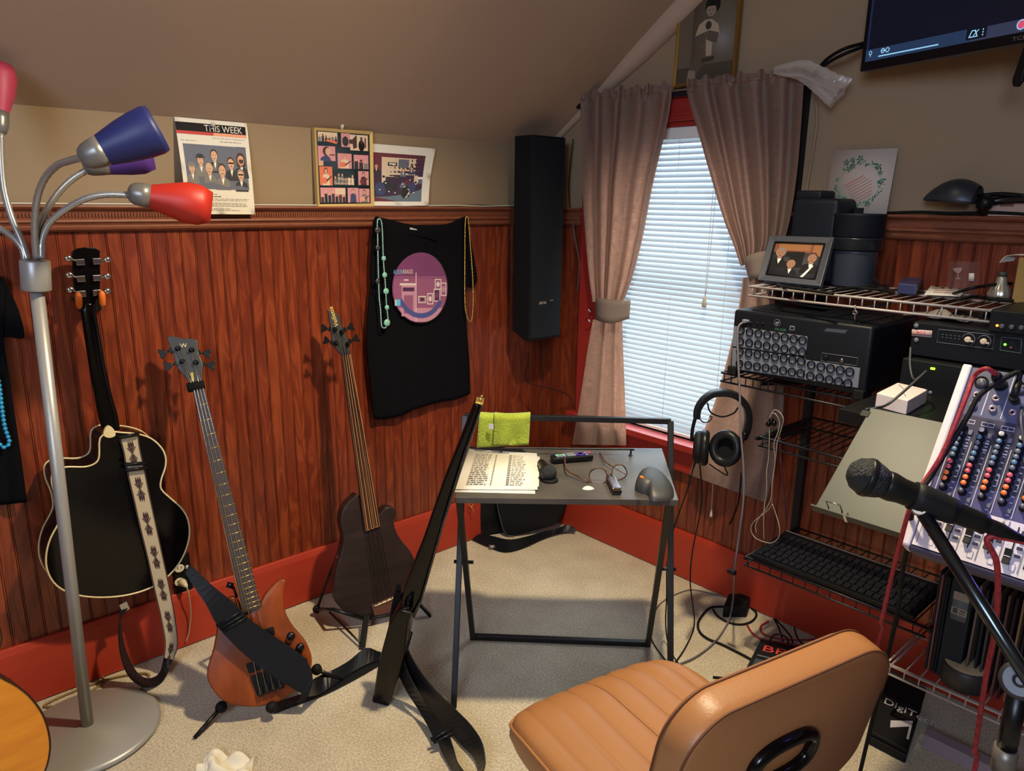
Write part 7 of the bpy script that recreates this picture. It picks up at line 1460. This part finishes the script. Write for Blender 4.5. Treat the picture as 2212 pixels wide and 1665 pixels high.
brick = thing('power_adapter', 'black power adapter brick on the carpet against the right baseboard', 'power adapter', Z(1590, 1330)); m = MB(); a, b, c, d = Z(1560, 1334), Z(1612, 1334), Z(1622, 1304), Z(1572, 1304); m.prism([a, b, c, d], UZ*.048); m.build('case', M_blackm, brick, bevel=.006, seg=3)
fl_ = lambda pts, z=.006: [Z(x, y, z) for x, y in pts]
for P, r, mm, lab in (([(1562, 1310), (1536, 1312), (1520, 1325), (1508, 1345), (1512, 1365), (1530, 1380), (1560, 1392), (1600, 1412), (1630, 1428)], .0045, M_rubber, 'thick black cord from the power adapter to the floor pedal'),
    ([(1540, 1316), (1552, 1332), (1580, 1346), (1606, 1348), (1626, 1340), (1634, 1325), (1622, 1312)], .004, M_rubber, 'black cord looped in front of the power adapter'),
    ([(1618, 1308), (1650, 1316), (1680, 1332), (1730, 1352), (1790, 1372)], .004, M_rubber, 'black cord running along the right baseboard from adapter'),
    ([(1672, 1336), (1684, 1360), (1692, 1390), (1700, 1414), (1690, 1424)], .003, M_rubber, 'thin black wire looping toward the pedal handle'),
    ([(1676, 1338), (1700, 1364), (1712, 1384), (1704, 1406), (1696, 1418)], .003, M_rubber, 'second thin black wire beside the wire toward pedal handle'),
    ([(1690, 1336), (1712, 1348), (1722, 1376), (1740, 1396), (1768, 1408)], .003, M_rubber, 'thin black wire curving right under the keyboard shelf'),
    ([(1614, 1350), (1626, 1368), (1650, 1382), (1690, 1388), (1740, 1396), (1790, 1404)], .0036, M_redc, 'red cable sweeping across the carpet below keyboard shelf'),
    ([(1660, 1342), (1644, 1352), (1646, 1366), (1668, 1376), (1710, 1382), (1760, 1380), (1786, 1366), (1740, 1352), (1690, 1342)], .0036, M_redc, 'red cable coil on the carpet against the right baseboard'),
    ([(1664, 1410), (1664, 1396), (1676, 1390), (1720, 1394), (1770, 1402)], .0036, M_redc, 'short red cable end near the pedal'),
    ([(1410, 1330), (1424, 1306), (1450, 1288), (1490, 1274), (1530, 1280), (1570, 1290), (1600, 1300)], .0024, mat('thin_grey', (96, 92, 92), .5), 'thin grey cable curving over the carpet from table leg to adapter'),
    ([(1400, 1360), (1412, 1390), (1430, 1416), (1450, 1440)], .0024, M_rubber, 'thin black cable by the right rear foot of the table'),
    ([(1540, 1462), (1570, 1466), (1600, 1478), (1640, 1492)], .004, M_rubber, 'upper of the black cables between chair seat and pedal'),
    ([(1545, 1470), (1580, 1480), (1610, 1492), (1640, 1504)], .004, M_rubber, 'lower of the black cables between chair seat and pedal'),
    ([(120, 1532), (160, 1518), (200, 1490), (226, 1474), (222, 1462)], .003, mat('olive_cord', (128, 108, 60), .6), 'thin olive cord by the left baseboard behind the lamp')):
    cabl('cable', lab, fl_(P, r+.001), r, mm)
pd = thing('effects_pedal', 'black floor unit with red lettering and wire handle beside chair back', 'pedal', Z(1690, 1470)); P = [Z(1605, 1482), Z(1640, 1412), Z(1730, 1432), Z(1712, 1512)]; m = MB(); m.prism(P, UZ*.062); m.build('case', M_blackm, pd, bevel=.006, seg=3)
tp = [p+UZ*.0625 for p in P]; S = Sheet(tp[1], tp[2], tp[3], tp[0]); S.tx('BPC', .12, .36, .26, 0, sx=1.3); S.rc(.1, .5, .6, .53, 1); S.rc(.1, .62, .7, .85, 2); S.build('front', [mat('red_letter', (196, 60, 52), .5), M_rackp, mat('panel_slate', (62, 70, 76), .4)], pd)
led(pd, lerp(tp[2], tp[3], .25)+UZ*.004+(tp[1]-tp[2])*.1, (250, 30, 40), 8, .004)
m = MB(); q = lerp(tp[1], tp[2], .45); m.tube(spline([q+(tp[1]-tp[2])*.22, q+(tp[1]-tp[2])*.16+UZ*.022, q+UZ*.03, q+(tp[2]-tp[1])*.16+UZ*.022, q+(tp[2]-tp[1])*.22], 6), .003, 8); m.build('handle', M_bkmetal, pd)
fp = thing('effects_pedal', 'black foot pedal with white lettering on the carpet behind the chair', 'pedal', Z(1920, 1610)); P = [Z(1872, 1606), Z(1915, 1494, .0), Z(1995, 1530, .0), Z(1955, 1650)]; m = MB(); m.prism([P[0], P[3], P[3]+UZ*.03, P[0]+UZ*.03], UZ*0+ (P[1]-P[0])); m.build('base', M_blackm, fp, bevel=.004)
tp = [P[0]+UZ*.034, P[1]+UZ*.062, P[2]+UZ*.062, P[3]+UZ*.034]; m = MB(); m.prism(tp, UZ*.012); m.build('treadle', M_rubber, fp, bevel=.004)
tq = [p+UZ*.0125 for p in tp]; S = Sheet(tq[1], tq[2], tq[3], tq[0]); S.tx('DigiTech', .1, .52, .13, 0, sx=1.1); S.pg([(.42, .72), (.92, .58), (.96, .86), (.90, .86), (.88, .68), (.46, .82)], 0); S.build('lettering', mat('pedal_white', (176, 170, 176), .6), fp)
m = MB(); a, b = Z(1990, 1598), Z(2320, 1770); m.box((1.955, -.330, .002), (2.6, -.290, .045)); tag(m.build('floor_batten', mat('pale_plank', (150, 132, 140), .6, nz=(9, (130, 112, 118), .3))), 'pale wooden batten on the carpet under the record shelf', 'batten')

m = MB(); P = [Y(1847, y, -.385) for y in (658, 666, 675, 684, 692)]
m.tube(P, [.0015, .0034, .0015, .0034, .0015], 8); m.tube([P[2]+V((.006*math.cos(a), 0, .006*math.sin(a))) for a in [i/14*6.2832 for i in range(14)]], .0016, 6, closed=True); tag(m.build('hook_chain', M_chrome), 'small steel hook and chain hanging below the front lip of top shelf', 'hook')
cabl('cable', 'thin dark cable sagging under the front of the top shelf', [Y(1628, 636, -.37), Y(1700, 652, -.375), Y(1790, 666, -.375), Y(1860, 664, -.375), Y(1925, 655, -.37)], .003, M_rubber)
